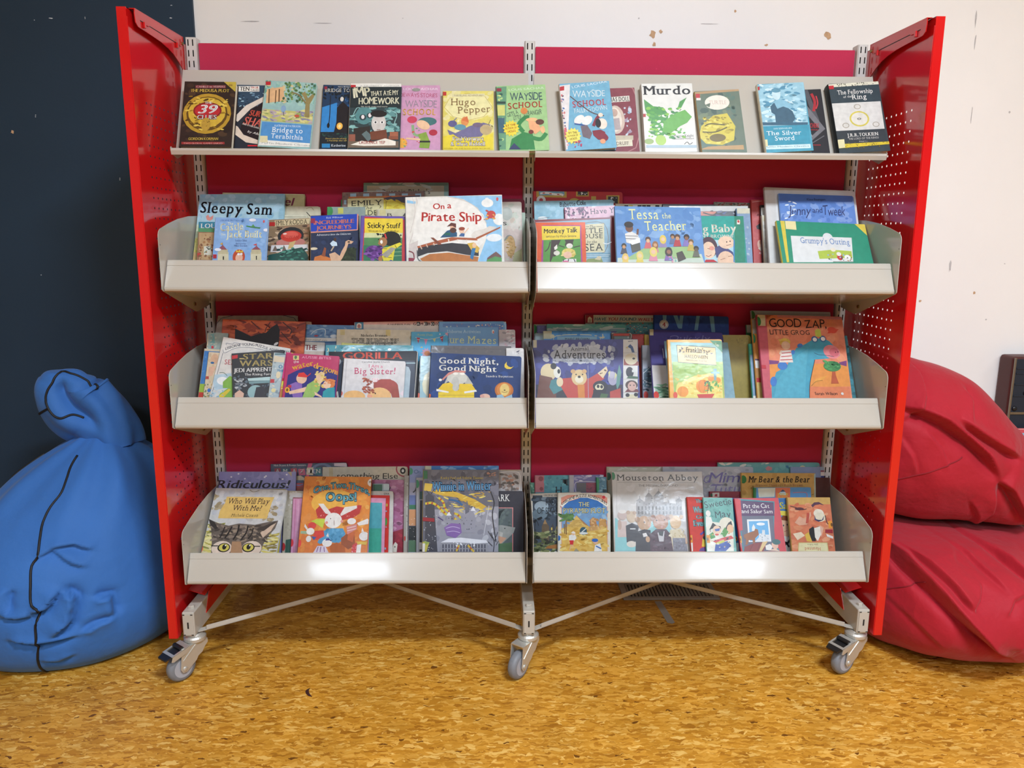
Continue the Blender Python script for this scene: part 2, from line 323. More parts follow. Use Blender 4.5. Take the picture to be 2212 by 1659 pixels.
# side panels with real punched holes
def side_panel(s):
    X = s*0.945; e = -s                     # e: towards the shelves
    z0, z1, yf, yb = 0.119, 1.700, -0.298, 0.045
    mb = MB()
    # perforated field
    NY, NZ, py, pz = 9, 46, 0.025, 0.025
    ya, za = -0.2425, 1.5125
    yb2, zb2 = ya+NY*py, za-NZ*pz
    def sheet(a, b2):
        mb.face([(X, a[0], a[1]), (X, b2[0], a[1]), (X, b2[0], b2[1]), (X, a[0], b2[1])])
    sheet((yf, z0), (yb, zb2)); sheet((yf, za), (yb, z1)); sheet((yf, zb2), (ya, za)); sheet((yb2, zb2), (yb, za))
    r = 0.0029; n = 8
    for i in range(NY):
        for j in range(NZ):
            y0, y1_, q0, q1 = ya+i*py, ya+(i+1)*py, za-(j+1)*pz, za-j*pz
            cy, cz = (y0+y1_)/2, (q0+q1)/2
            ring = [(cy+r*math.cos(2*PI*k/n+PI/8), cz+r*math.sin(2*PI*k/n+PI/8)) for k in range(n)]
            sq = [(y1_, cz), (y1_, q1), (cy, q1), (y0, q1), (y0, cz), (y0, q0), (cy, q0), (y1_, q0)]
            vs = [(X, a, b2) for a, b2 in sq]+[(X, a, b2) for a, b2 in ring]
            fs = []
            for k in range(8):
                k2 = (k+1) % 8; fs.append((k, k2, 8+k2, 8+k))
            # ring vertices sit half a step after the square ones: close the corner triangles
            mb.mesh(vs, fs)
    # folded edges: front box flange, rear lip
    x_out = s*0.967
    mb.box((min(X, x_out), yf-0.002, z0), (max(X, x_out), yf, z1)); mb.box((min(x_out, x_out-s*0.0015), yf, z0), (max(x_out, x_out-s*0.0015), yf+0.03, z1))
    mb.box((min(X, X+e*0.0015), yf, z0), (max(X, X+e*0.0015), yf+0.018, z1-0.02))
    mb.box((min(X, x_out), yf, z0), (max(X, x_out), yb, z0+.0015))
    mb.box((min(X, x_out), yf, z1-.0015), (max(X, x_out), yb, z1))
    p = mb.build('side_panel', M['red'], T)
    # hanging bracket along the top, curved lower edge, hook tabs
    xb3 = s*0.9315; mb = MB()
    low = [(-0.004, 1.612), (-0.020, 1.622), (-0.045, 1.636), (-0.075, 1.648), (-0.105, 1.655), (-0.150, 1.660), (-0.200, 1.662), (-0.272, 1.664)]
    poly = [(-0.004, 1.706)]+low+[(-0.283, 1.670), (-0.286, 1.690), (-0.284, 1.700)]
    mb.prism([(xb3, a, b2) for a, b2 in poly], (s*0.002, 0, 0))
    mb.prism([(xb3, -0.284, 1.7), (xb3, -0.004, 1.7055), (s*0.945, -0.004, 1.7055), (s*0.945, -0.284, 1.7)], (0, 0, 0.0015))
    b_ = mb.build('hanging_bracket', M['red'], p)
    for yy in (-0.235, -0.045):
        mb = MB(); mb.prism([(xb3-s*.001, yy-.012, 1.681), (xb3-s*.001, yy+.012, 1.681), (xb3-s*.001, yy+.012, 1.676), (xb3-s*.001, yy-.004, 1.676), (xb3-s*.001, yy-.004, 1.668), (xb3-s*.001, yy-.012, 1.668)], (-s*0.004, 0, 0)); mb.build('hook_tab', M['red'], p)
    mb = MB(); mb.box((min(xb3-s*.0006, xb3), -0.26, 1.6795), (max(xb3-s*.0006, xb3), -0.02, 1.6812)); mb.build('bracket_slot', M['dark'], p)
    mb = MB(); mb.cyl((xb3, -0.014, 1.688), (xb3-s*.003, -0.014, 1.688), 0.004, 12); mb.build('screw', M['bolt'], p)
    # lower red flange resting on the foot rail
    mb = MB(); xa, xc = sorted((s*0.9005, s*0.945))
    mb.prism([(s*0.945, -0.21, 0.215), (s*0.945, -0.02, 0.215), (s*0.900, -0.02, 0.200), (s*0.900, -0.21, 0.200)], (0, 0, 0.0015))
    mb.prism([(s*0.897, -0.215, 0.150), (s*0.897, -0.02, 0.150), (s*0.897, -0.02, 0.2015), (s*0.897, -0.185, 0.2015)], (s*0.0015, 0, 0))
    mb.build('lower_flange', M['red'], p)
side_panel(-1); side_panel(1)
# foot rails with end caps and bolts, castors
for xc in (-W, 0, W):
    mb = MB(); mb.box((xc-.0165, -.295, .121), (xc+.0165, .30, .192)); r = mb.build('foot_rail', M['cream'], T, bevel=0.004)
    mb = MB(); mb.box((xc-.0135, -.2972, .126), (xc+.0135, -.2945, .187)); mb.build('end_cap', M['cream'], r, bevel=0.003)
    mb = MB(); mb.box((xc-.002, -.2976, .146), (xc+.002, -.2968, .164)); mb.build('cap_slot', M['dark'], r)
    for sx in (-1, 1):
        for zz in (.1275, .1855): mb = MB(); mb.box((xc+sx*.0105-.0028, -.2976, zz-.0012), (xc+sx*.0105+.0028, -.2968, zz+.0012)); mb.build('cap_notch', M['dark'], r)
    mb = MB(); mb.lathe((xc, -.268, .192), (0, 0, 1), [(0, .0085), (.006, .0085), (.008, .007)], 6); mb.build('bolt', M['cream'], r)
def castor(brake):
    # local frame: stem axis at origin, wheel trails along -Y, floor at z = 0, foot rail underside at z = 0.121
    off, Rw, hw = -0.046, 0.0395, 0.0135
    mb = MB()                               # fork: bent plate with two cheeks
    for s in (-1, 1):
        x0 = s*0.0185
        cheek = [(0.024, 0.098), (-0.052, 0.098), (-0.058, 0.040), (-0.052, 0.030), (-0.042, 0.029), (-0.034, 0.034), (-0.012, 0.050), (-0.006, 0.060), (0.006, 0.066), (0.014, 0.078), (0.024, 0.088)]
        mb.prism([(x0, a, b) for a, b in cheek], (s*0.0022, 0, 0))
        mb.prism([(s*.0207, -0.004, 0.097), (s*.0207, -0.012, 0.097), (s*.0207, -0.050, 0.064)], (s*0.0012, 0, 0))
    mb.box((-.0207, -.052, .096), (.0207, .024, .099))
    fk = mb.build('castor', M['steel'], T, org=(0, 0, 0)); ORG[fk.name] = Vector((0, 0, 0))
    mb = MB(); mb.lathe((0, 0, .098), (0, 0, 1), [(0, .026), (.004, .029), (.012, .029), (.016, .026), (.019, .022), (.023, .020)], 32); mb.build('swivel_head', M['steel'], fk, org=(0, 0, 0), smooth=False)
    mb = MB(); prof = [(-hw, .0255), (-hw, .031), (-hw+.002, .0345), (-hw+.005, .0380), (-.004, Rw), (.004, Rw), (hw-.005, .0380), (hw-.002, .0345), (hw, .031), (hw, .0255)]
    mb.lathe((0, off, Rw), (1, 0, 0), prof, 48); mb.build('tyre', M['tyre'], fk, org=(0, 0, 0), smooth=True)
    mb = MB()
    for s in (-1, 1): mb.lathe((s*(hw-.004), off, Rw), (s, 0, 0), [(0, .0278), (.003, .0278), (.0042, .0262), (.0042, .012)], 40)
    mb.build('hub', M['hub'], fk, org=(0, 0, 0))
    mb = MB()
    for s in (-1, 1): mb.lathe((s*.0205, off, Rw), (s, 0, 0), [(0, .0062), (.002, .0062), (.003, .0045), (.0035, .002)], 16)
    mb.build('axle_bolt', M['steel'], fk, org=(0, 0, 0))
    if brake:
        mb = MB()
        for s in (-1, 1): mb.prism([(s*.0225, -.028, .100), (s*.0225, -.080, .088), (s*.0225, -.084, .076), (s*.0225, -.078, .074), (s*.0225, -.040, .084)], (s*.0015, 0, 0))
        mb.prism([(-.0235, -.030, .1005), (.0235, -.030, .1005), (.0235, -.046, .0975), (-.0235, -.046, .0975)], (0, 0, .0015))
        mb.prism([(-.0235, -.074, .0905), (.0235, -.074, .0905), (.0235, -.082, .0885), (-.0235, -.082, .0885)], (0, 0, .0015))
        mb.prism([(-.0235, -.030, .1005), (-.019, -.030, .1005), (-.019, -.082, .0885), (-.0235, -.082, .0885)], (0, 0, .0015))
        mb.prism([(.0235, -.030, .1005), (.019, -.030, .1005), (.019, -.082, .0885), (.0235, -.082, .0885)], (0, 0, .0015))
        mb.build('brake_pedal', M['steel'], fk, org=(0, 0, 0))
        mb = MB(); mb.cyl((-.018, -.050, .0985), (.018, -.050, .0985), .0062, 14); mb.prism([(-.018, -.052, .092), (.018, -.052, .092), (.018, -.074, .086), (-.018, -.074, .086)], (0, 0, .002))
        mb.prism([(-.021, -.082, .0855), (.021, -.082, .0855), (.017, -.098, .081), (-.017, -.098, .081)], (0, 0, .004))
        mb.build('brake_lever', M['black'], fk, org=(0, 0, 0))
    return fk
cb = castor(True); cn = castor(False)
def put(c, x, y, ang): c.location = Vector((x, y, 0))-TO; c.rotation_euler = (0, 0, ang)
put(cb, -0.912, -0.266, -math.radians(37)); put(cn, 0.0, -0.266, -math.radians(37))
c2 = copy_tree(cb, T); put(c2, 0.912, -0.266, -math.radians(62))
for xc, a in ((-W, 20), (0, -30), (W, 35)):
    c3 = copy_tree(cn, T); put(c3, xc, 0.272, math.radians(180+a))
# diagonal floor braces: two angle irons in each bay
for s0, s1, ax in ((-0.897, -0.47, -0.465), (-0.018, -0.44, -0.445), (0.018, 0.43, 0.435), (0.897, 0.45, 0.440)):
    a = Vector((s0, -0.278, 0.1255)); b2 = Vector((s1, 0.012, 0.1255)); d = (b2-a).normalized(); nrm = d.cross(Vector((0, 0, 1))); nrm = nrm if nrm.y < 0 else -nrm
    mb = MB(); mb.prism([a, a-nrm*0.018, b2-nrm*0.018, b2], (0, 0, 0.002))
    a2 = a+d*0.022; mb.prism([a2, b2, b2+Vector((0, 0, .0135)), a2+Vector((0, 0, .0135))], -nrm*0.002)
    mb.build('floor_brace', M['cream'], T)

# ------------------------------------------------------------------ shelves
def bays(): return ((-0.9115, -0.0065), (0.0085, 0.9135))
S1 = dict(base=Vector((0, -0.158, 1.3885)), up=Vector((0, 0.3657, 0.9307)))
def offs(poly, t):
    """thicken an open Y-Z polyline by t (to the left of travel) and return the closed outline"""
    n = len(poly); out = []
    for i, p in enumerate(poly):
        a = Vector(poly[max(i-1, 0)]); b2 = Vector(poly[min(i+1, n-1)]); d = (b2-a).normalized(); out.append((p[0]-d.y*t, p[1]+d.x*t))
    return list(poly)+out[::-1]
def extr(mb, poly, x0, x1):
    n = len(poly)
    vs = [(x0, a, b2) for a, b2 in poly]+[(x1, a, b2) for a, b2 in poly]
    mb.mesh(vs, [tuple(range(n)), tuple(range(2*n-1, n-1, -1))]+[(i, i+n, (i+1) % n+n, (i+1) % n) for i in range(n)])
def strip(mb, poly, t, x0, x1):
    """sheet metal strip: quads only, so bent profiles stay clean"""
    n = len(poly); o = offs(poly, t)[n:][::-1]
    for i in range(n-1):
        P = [poly[i], poly[i+1], o[i+1], o[i]]
        vs = [(x0, a, b2) for a, b2 in P]+[(x1, a, b2) for a, b2 in P]
        fs = [(0, 1, 2, 3), (7, 6, 5, 4), (0, 4, 5, 1), (2, 6, 7, 3)]
        if i == 0: fs.append((0, 3, 7, 4))
        if i == n-2: fs.append((1, 5, 6, 2))
        mb.mesh(vs, fs)
SH = []
for (x0, x1) in bays():                     # sloping display shelf at the top
    B = (-0.158, 1.3885); Tp = (-0.0712, 1.6094)
    mb = MB(); strip(mb, [(Tp[0]+.008, Tp[1]-.003), Tp, B, (B[0]-.028, B[1]+.011), (B[0]-.0305, B[1]+.0105), (B[0]-.031, B[1]+.006), (B[0]-.0275, B[1]-.004)], -0.0012, x0, x1)
    sh = mb.build('display_shelf', M['cream'], T)
    for xe, sg in ((x0, -1), (x1, 1)):
        mb = MB(); pl = [(-.0702, 1.612), (-.0740, 1.606), (-.1580, 1.3925), (-.187, 1.4040), (-.191, 1.400), (-.190, 1.394), (-.176, 1.384), (-.150, 1.378), (0.0, 1.43), (0.0, 1.585)]
        xx = xe if sg < 0 else xe-.0012
        extr(mb, pl, xx, xx+.0012); mb.build('end_bracket', M['cream'], sh)
for lvl, Zb in enumerate((1.048, 0.699, 0.273)):
    for bi, (x0, x1) in enumerate(bays()):
        mb = MB(); strip(mb, [(-0.002, Zb-.038), (-0.002, Zb-.0475), (-0.294, Zb+.0015)], 0.0012, x0+.0015, x1-.0015)
        sh = mb.build('browser_shelf', M['cream'], T)
        mb = MB()
        # front lip: leans back, label channel near its top, rounded foot
        foot = [(-.286, Zb-.0005), (-.2915, Zb-.0005), (-.2955, Zb+.0015), (-.2972, Zb+.005), (-.2970, Zb+.009)]
        strip(mb, foot+[(-.2955, Zb+.0100), (-.2708, Zb+.0610), (-.2716, Zb+.0614), (-.2662, Zb+.0726), (-.2645, Zb+.0739), (-.2630, Zb+.0728)], 0.0012, x0+.004, x1-.004)
        mb.build('front_lip', M['cream'], sh)
        for xe, sg in ((x0, -1), (x1, 1)):
            mb = MB(); xx = xe if sg < 0 else xe-.0013
            pl = [(-.299, Zb), (-.3045, Zb+.004), (-.3035, Zb+.130)]
            for k in range(1, 7):
                a = k/7*PI/2; pl.append((-.3035+.022*(1-math.cos(a)), Zb+.130+.022*math.sin(a)))
            pl += [(-.240, Zb+.1640), (-.180, Zb+.1770), (-.110, Zb+.1860), (-.003, Zb+.1905), (-.003, Zb-.058), (-.088, Zb-.069), (-.100, Zb-.068)]
            extr(mb, pl, xx, xx+.0013); eb = mb.build('end_bracket', M['cream'], sh)
            mb = MB(); fo = -sg if False else sg
            mb.cyl((xx+(.0013 if sg < 0 else 0), -.112, Zb-.047), (xx+(.0013 if sg < 0 else 0)-sg*.004, -.112, Zb-.047), .0045, 10)
            mb.build('screw', M['bolt'], sh)
            mb = MB(); mb.cyl((xx+(.0013 if sg < 0 else 0), -.296, Zb+.112), (xx+(.0013 if sg < 0 else 0)-sg*.0003, -.296, Zb+.112), .0014, 8); mb.build('bracket_hole', M['dark'], sh)
        SH.append(sh)
        if lvl == 1:
            sx_, sz_ = ((-0.735, Zb+.036), (0.462, Zb+.030))[bi]; mb = MB(); yy = -.2955+(sz_-Zb-.010)*.4843-.0022
            mb.prism([(sx_-.006, yy, sz_-.007), (sx_+.005, yy, sz_-.008), (sx_+.006, yy+.007, sz_+.006), (sx_-.005, yy+.007, sz_+.007)], (0, .001, 0)); mb.build('sticker_remnant', M['lampw'], sh)

# ------------------------------------------------------------------ bean bags
def smooth(a, b, x):
    t = min(1, max(0, (x-a)/(b-a))); return t*t*(3-2*t)
def interp(tab, t):
    """smooth interpolation through (t, value...) rows"""
    n = len(tab)
    for i in range(n-1):
        if t <= tab[i+1][0] or i == n-2:
            a, b = tab[i], tab[i+1]; u = (t-a[0])/(b[0]-a[0]); p0 = tab[max(i-1, 0)]; p3 = tab[min(i+2, n-1)]
            return [0.5*(2*a[k]+(b[k]-p0[k])*u+(2*p0[k]-5*a[k]+4*b[k]-p3[k])*u*u+(3*a[k]-p0[k]-3*b[k]+p3[k])*u**3) for k in range(1, len(a))]
def grid_mesh(fn, nu, nv, closed=True):
    vs = [fn(i/nu, j/nv) for j in range(nv+1) for i in range(nu)]
    fs = [(j*nu+i, j*nu+(i+1) % nu, (j+1)*nu+(i+1) % nu, (j+1)*nu+i) for j in range(nv) for i in range(nu)]
    fs += [tuple(range(nu-1, -1, -1)), tuple(range(nv*nu, nv*nu+nu))]
    return vs, fs
def seg_dist(px, pz, line):
    """signed distance to a polyline in the x-z plane, and the place along it (0..1)"""
    best = (9, 0); n = len(line)-1
    for i in range(n):
        ax, az = line[i]; bx, bz = line[i+1]; dx, dz = bx-ax, bz-az; L2 = dx*dx+dz*dz
        t = min(1, max(0, ((px-ax)*dx+(pz-az)*dz)/L2)); ex, ez = px-ax-dx*t, pz-az-dz*t; d = math.hypot(ex, ez)
        if d < abs(best[0]): best = (math.copysign(d, dx*ez-dz*ex), (i+t)/n)
    return best
def crease(px, pz, line, hi, lo, w):
    """cloth fold: swells on the left of the line and drops into a tuck on its right"""
    d, t = seg_dist(px, pz, line)
    if abs(d) > 6*w: return 0
    e = min(1, min(t, 1-t)*5+0.05)
    s = smooth(-0.008, 0.006, d)
    return e*(s*hi*math.exp(-max(d, 0)/w*0.8)-(1-s)*lo*math.exp(min(d, 0)/w*1.6))

BLUE_PROF = [(0, 0.0, .10), (.08, 0.001, .27), (.14, .02, .315), (.22, .065, .35), (.32, .135, .372), (.42, .215, .366), (.52, .30, .337), (.62, .38, .292), (.72, .450, .240), (.80, .505, .190), (.88, .550, .135), (.95, .582, .085), (1, .600, .055)]
BLUE_FOLDS = [([(-1.279, 0.367), (-1.227, 0.367), (-1.177, 0.343)], 0.014, 0.023, 0.021), ([(-1.363, 0.209), (-1.367, 0.245), (-1.361, 0.275)], 0.024, 0.038, 0.017), ([(-1.307, 0.21), (-1.267, 0.219), (-1.24, 0.267)], 0.024, 0.038, 0.017), ([(-1.265, 0.134), (-1.222, 0.17), (-1.207, 0.236), (-1.237, 0.266)], 0.027, 0.046, 0.019), ([(-1.382, 0.205), (-1.344, 0.196), (-1.299, 0.203)], 0.017, 0.027, 0.013), ([(-1.373, 0.137), (-1.308, 0.122), (-1.204, 0.128)], 0.02, 0.034, 0.017), ([(-1.132, 0.158), (-1.137, 0.219), (-1.172, 0.225)], 0.024, 0.034, 0.017), ([(-1.132, 0.158), (-1.171, 0.152), (-1.198, 0.134)], 0.017, 0.027, 0.013), ([(-1.307, 0.339), (-1.272, 0.359), (-1.221, 0.321), (-1.184, 0.303)], 0.014, 0.019, 0.019), ([(-1.306, 0.06), (-1.271, 0.051), (-1.224, 0.072)], 0.01, 0.017, 0.013)]
def blue_point(u, v):
    th = u*2*PI; z, r = interp(BLUE_PROF, v); k = smooth(0.25, 0.62, z)
    xc = -1.372+0.10*k; yc = 0.025+0.02*k
    # long gathers running up to the neck, soft sag dents lower down
    g = smooth(0.30, 0.58, z)
    r *= 1+g*(0.05*math.sin(th*5+0.6)+0.045*math.sin(th*9+2.0)+0.03*math.sin(th*14+1))
    r *= 1+0.05*(1-g)*noise.noise((math.cos(th)*1.3, math.sin(th)*1.3, z*4.0))
    x = xc+math.cos(th)*r*(1+0.10*smooth(.42, .56, z)*max(0, -math.cos(th))); y = yc+math.sin(th)*r
    if math.sin(th) < 0.2 and v > 0.1:
        d = sum(crease(x, z, *c) for c in BLUE_FOLDS)
        x += math.cos(th)*d; y += math.sin(th)*d
    return Vector((x, min(y, WALL_Y-0.016), max(z, 0.0)))
bb = thing('bean_bag', 'blue canvas bean bag with black piping slumped against the dark wall', 'bean bag', (-1.37, 0.03, 0))
m = MB(); m.mesh(*grid_mesh(blue_point, 240, 150)); m.build('bag_body', M['blue'], bb, smooth=True)
KNOT = [(0, -1.235, .045, .560, .075, .060), (.14, -1.245, .045, .600, .080, .062), (.30, -1.285, .045, .650, .098, .070), (.48, -1.330, .040, .690, .112, .078), (.66, -1.352, .035, .735, .100, .072), (.82, -1.352, .03, .770, .078, .055), (.94, -1.350, .03, .790, .045, .032), (1, -1.350, .03, .797, .012, .010)]
def knot_point(u, v):
    x, y, z, a, b = interp(KNOT, v); th = u*2*PI; e = 1e-3
    p = interp(KNOT, max(0, v-e)); q = interp(KNOT, min(1, v+e)); ax = Vector((q[0]-p[0], q[1]-p[1], q[2]-p[2])).normalized()
    sx = Vector((0, 1, 0)).cross(ax).normalized(); sy = ax.cross(sx)
    # a deep inward fold on the front where the corner of the cloth tucks under
    f = math.exp(-((th-4.85)/0.22)**2)*smooth(.12, .35, v)*(1-smooth(.72, .92, v))
    rr = 1-0.50*f+0.10*math.sin(th*4+v*5)*(1-v)+0.06*math.sin(th*7-v*9)*(1-v)
    rr += 0.16*math.exp(-((th-5.35)/0.3)**2)*smooth(.05, .3, v)*(1-smooth(.7, .95, v))
    return Vector((x, y, z))+sx*(math.cos(th)*a*rr)+sy*(math.sin(th)*b*rr)
m = MB(); m.mesh(*grid_mesh(knot_point, 96, 60)); m.build('knotted_top', M['blue'], bb, smooth=True)
def on_surface(fn, uv, out, n=60):
    """curve on a bag surface through (u, v) rows, lifted by out"""
    tab = [(i/(len(uv)-1), *p) for i, p in enumerate(uv)]; pts = []
    for i in range(n+1):
        u, v = interp(tab, i/n); p = fn(u % 1, v); a = fn((u+.004) % 1, v)-fn((u-.004) % 1, v); b = fn(u % 1, min(1, v+.004))-fn(u % 1, max(0, v-.004))
        nn = a.cross(b); nn = nn.normalized() if nn.length > 0 else Vector((0, -1, 0)); pts.append(p+nn*out)
    return pts
BLUE_PIPES = [(blue_point, [(0.7323, 0.9019), (0.7383, 0.8587), (0.7522, 0.8128), (0.7608, 0.7677), (0.7563, 0.7254), (0.7597, 0.679), (0.7698, 0.6301), (0.7778, 0.5825), (0.7746, 0.5525), (0.7793, 0.4992), (0.7817, 0.4451), (0.7897, 0.4245), (0.7833, 0.373), (0.7829, 0.3143), (0.777, 0.2139), (0.776, 0.12), (0.783, 0.05)]), (blue_point, [(0.5655, 0.7778), (0.5655, 0.8111), (0.5655, 0.8444), (0.5595, 0.8778)]), (knot_point, [(0.7379, 0.9558), (0.7213, 0.8292), (0.705, 0.7202), (0.6945, 0.6426), (0.6986, 0.5459), (0.7109, 0.4772), (0.7397, 0.4358), (0.7483, 0.3498)]), (knot_point, [(0.735, 0.956), (0.8, 0.955), (0.9, 0.9), (0.935, 0.78), (0.93, 0.6), (0.9, 0.42)]), (knot_point, [(0.5729, 0.5667), (0.6473, 0.5748), (0.6944, 0.5792)])]
for fn, uv in BLUE_PIPES:
    m = MB(); m.tube(on_surface(fn, uv, 0.0006), 0.0034, 8); m.build('piping', M['piping'], bb, smooth=True)

def red_bag(label, rows, base, squash, folds, seams, seed):
    """a slumped sack lofted along x; folds are tucks across its front"""
    x0, x1 = rows[0][0], rows[-1][0]; tab = [((r[0]-x0)/(x1-x0), r[1], r[2], r[3], r[4]) for r in rows]
    def fn(u, v):
        th = u*2*PI; yc, zc, ry, rz = interp(tab, v); x = x0+(x1-x0)*v
        c, s = math.cos(th), math.sin(th); k = 0.85
        p = Vector((x, yc+ry*math.copysign(abs(c)**k, c), zc+rz*math.copysign(abs(s)**k, s)))
        end = smooth(0, .12, v)*(1-smooth(.9, 1, v))
        q = Vector((0, c, s*ry/max(rz, .02)*.6)).normalized()
        d = 0.030*noise.noise(p*3.1+Vector((seed, 0, 0)))+0.012*noise.noise(p*8+Vector((0, seed, 0)))
        f = smooth(0.35, -0.15, c)
        if f > 0:
            d += f*sum(crease(p.x, p.z, l, hi, lo, w) for l, hi, lo, w in folds)
            # fine puckers running across the cloth
            m_ = max(0, noise.noise(p*4.3+Vector((0, 0, seed)))+0.1)
            d += f*0.0045*m_*math.sin(38*(p.x*.75+p.z*.9)+6*noise.noise(p*4+Vector((seed, 0, 0))))*(1-min(1, 6*abs(sum(crease(p.x, p.z, l, .1, .1, w) for l, hi, lo, w in folds))))
        p = p+q*d*(0.25+0.75*end)
        return squash(p)
    b = thing('bean_bag', label, 'bean bag', base)
    m = MB(); m.mesh(*grid_mesh(fn, 300, 230)); m.build('bag_body', M['redbag'], b, smooth=True)
    for uv in seams:
        m = MB(); m.tube(on_surface(fn, uv, 0.0004), 0.0017, 6); m.build('seam', M['seam'], b, smooth=True)
    return fn
def up_squash(p):
    z = p.z
    if z < 0.365: z = 0.365-0.012*(1-math.exp(-(0.365-z)/0.03))
    return Vector((max(p.x, 0.9735), min(p.y, WALL_Y-.006), z))
def low_squash(p):
    z = p.z
    if z > 0.335: z = 0.335+0.014*(1-math.exp(-(z-0.335)/0.03))
    return Vector((max(p.x, 0.9735), min(p.y, WALL_Y-.006), max(z, 0.0)))
UPR = [(.975, .10, .63, .15, .15), (1.01, .09, .63, .20, .20), (1.08, .08, .61, .235, .228), (1.17, .08, .594, .26, .246), (1.28, .08, .575, .27, .238), (1.37, .08, .535, .265, .212), (1.44, .08, .485, .245, .175), (1.495, .08, .44, .21, .13), (1.54, .08, .415, .16, .09), (1.572, .08, .405, .10, .055), (1.585, .08, .40, .03, .02)]
LOR = [(.975, .02, .20, .10, .13), (1.00, .00, .19, .21, .17), (1.05, -.02, .185, .285, .185), (1.12, -.03, .18, .35, .19), (1.22, -.03, .175, .372, .19), (1.34, -.02, .17, .372, .185), (1.45, .0, .165, .345, .175), (1.53, .02, .16, .28, .15), (1.572, .03, .15, .16, .10), (1.585, .03, .14, .03, .03)]
UPF = [([(1.039, 0.718), (1.094, 0.709), (1.153, 0.686), (1.221, 0.641), (1.271, 0.596), (1.315, 0.53)], 0.034, 0.052, 0.032), ([(1.189, 0.695), (1.245, 0.656), (1.314, 0.617), (1.376, 0.584)], 0.024, 0.036, 0.026), ([(1.319, 0.52), (1.355, 0.494), (1.386, 0.454), (1.438, 0.386)], 0.026, 0.044, 0.026), ([(1.05, 0.683), (1.078, 0.703), (1.109, 0.749), (1.128, 0.807), (1.118, 0.846)], 0.012, 0.016, 0.02), ([(1.219, 0.678), (1.251, 0.745), (1.241, 0.778)], 0.008, 0.012, 0.016), ([(1.308, 0.349), (1.338, 0.417), (1.316, 0.497)], 0.01, 0.014, 0.02), ([(1.1, 0.534), (1.082, 0.586), (1.045, 0.644)], 0.007, 0.01, 0.012), ([(1.178, 0.553), (1.155, 0.612), (1.106, 0.663)], 0.007, 0.01, 0.012), ([(1.256, 0.457), (1.301, 0.403), (1.32, 0.356)], 0.008, 0.012, 0.014)]
LOF = [([(0.918, 0.436), (0.99, 0.369), (1.029, 0.331), (1.084, 0.262), (1.126, 0.211), (1.207, 0.133), (1.287, 0.08)], 0.042, 0.06, 0.034), ([(1.037, 0.36), (1.118, 0.277), (1.147, 0.232)], 0.018, 0.03, 0.022), ([(1.147, 0.232), (1.175, 0.258), (1.2, 0.296)], 0.01, 0.016, 0.015), ([(1.276, 0.12), (1.295, 0.166), (1.325, 0.192)], 0.02, 0.032, 0.022), ([(1.258, 0.382), (1.307, 0.337), (1.356, 0.272)], 0.02, 0.032, 0.022), ([(0.943, 0.26), (1.021, 0.19), (1.114, 0.099)], 0.008, 0.01, 0.02), ([(1.138, 0.416), (1.213, 0.346), (1.259, 0.269)], 0.009, 0.013, 0.018), ([(1.154, 0.33), (1.199, 0.355), (1.254, 0.355)], 0.008, 0.012, 0.014), ([(1.234, 0.219), (1.265, 0.257), (1.312, 0.27)], 0.009, 0.014, 0.016)]
up_fn = red_bag('upper red canvas bean bag, lying on top of the other red one', UPR, (1.29, 0.08, 0.35), up_squash, UPF, [[(0.5725, 0.1254), (0.5544, 0.1669), (0.5393, 0.2131), (0.5198, 0.2875), (0.4999, 0.3857)]], 2.3)
lo_fn = red_bag('lower red canvas bean bag, slumped on the floor under the other red one', LOR, (1.29, -0.02, 0), low_squash, LOF, [[(0.4853, 0.0475), (0.4597, 0.0968), (0.4276, 0.1596)]], 7.9)

# ------------------------------------------------------------------ open case by the wall, floor grille, litter
t = thing('open_suitcase', 'open navy-lined case with brown leather edge standing by the wall behind the red bean bags', 'suitcase', (1.95, 0.36, 0))
m = MB()
m.box((1.668, .322, 0), (2.25, .396, .797)); m.build('leather_shell', M['leather'], t, bevel=.010)
m = MB(); m.box((1.676, .3185, .02), (2.242, .3215, .789))
for zz in (.755, .738, .700, .660): m.box((1.680, .3165, zz), (2.238, .3190, zz+.005))
m.build('lining', M['lining'], t)
m = MB(); m.box((1.676, .3155, .598), (2.242, .3180, .606)); m.build('metal_trim', M['trim'], t)
m = MB(); m.box((1.671, .3165, .02), (1.676, .3215, .793)); m.build('edge_strip', M['trim'], t)
for xx, zz in ((1.690, .618), (1.722, .672), (1.80, .618)):
    m = MB(); m.lathe((xx, .3185, zz), (0, -1, 0), [(0, .009), (.003, .008), (.005, .004)], 14); m.build('stud', M['black'], t, smooth=True)
m = MB(); m.box((1.66, .20, 0), (2.25, .314, .2465)); m.build('lower_tray', M['leather'], t, bevel=.006)
t = thing('picture_book', 'pink-edged picture book with a blue and teal leaf pattern, before the navy case lid', 'book', (1.81, 0.29, 0.25), None)
m = MB(); m.box((1.672, .282, .25), (1.95, .284, .553), 0, srgb('c8505a'))
m.face([(1.678, .2815, .25), (1.94, .2815, .25), (1.94, .2815, .541), (1.678, .2815, .541)], 0, srgb('8ab4cc'))
for cx, cz, rx, rz, c in ((1.70, .505, .03, .014, '2f6a70'), (1.76, .49, .04, .02, '3a7a80'), (1.70, .505, .018, .007, '8ab4b0'), (1.72, .45, .03, .03, 'c8505a'), (1.83, .47, .04, .03, '3f8088')):
    m.face([(cx+.018+rx*math.cos(k*PI/8), .2812-rx*.01, cz+.008+rz*math.sin(k*PI/8)) for k in range(16)], 0, srgb(c))
m.build('front_cover', M['cover'], t, fix=False)
m = MB(); m.box((1.674, .284, .252), (1.946, .298, .551)); m.build('page_block', M['paper'], t)
m = MB(); m.box((1.672, .298, .25), (1.95, .300, .553), 0, srgb('c8505a')); m.build('back_cover', M['cover'], t)
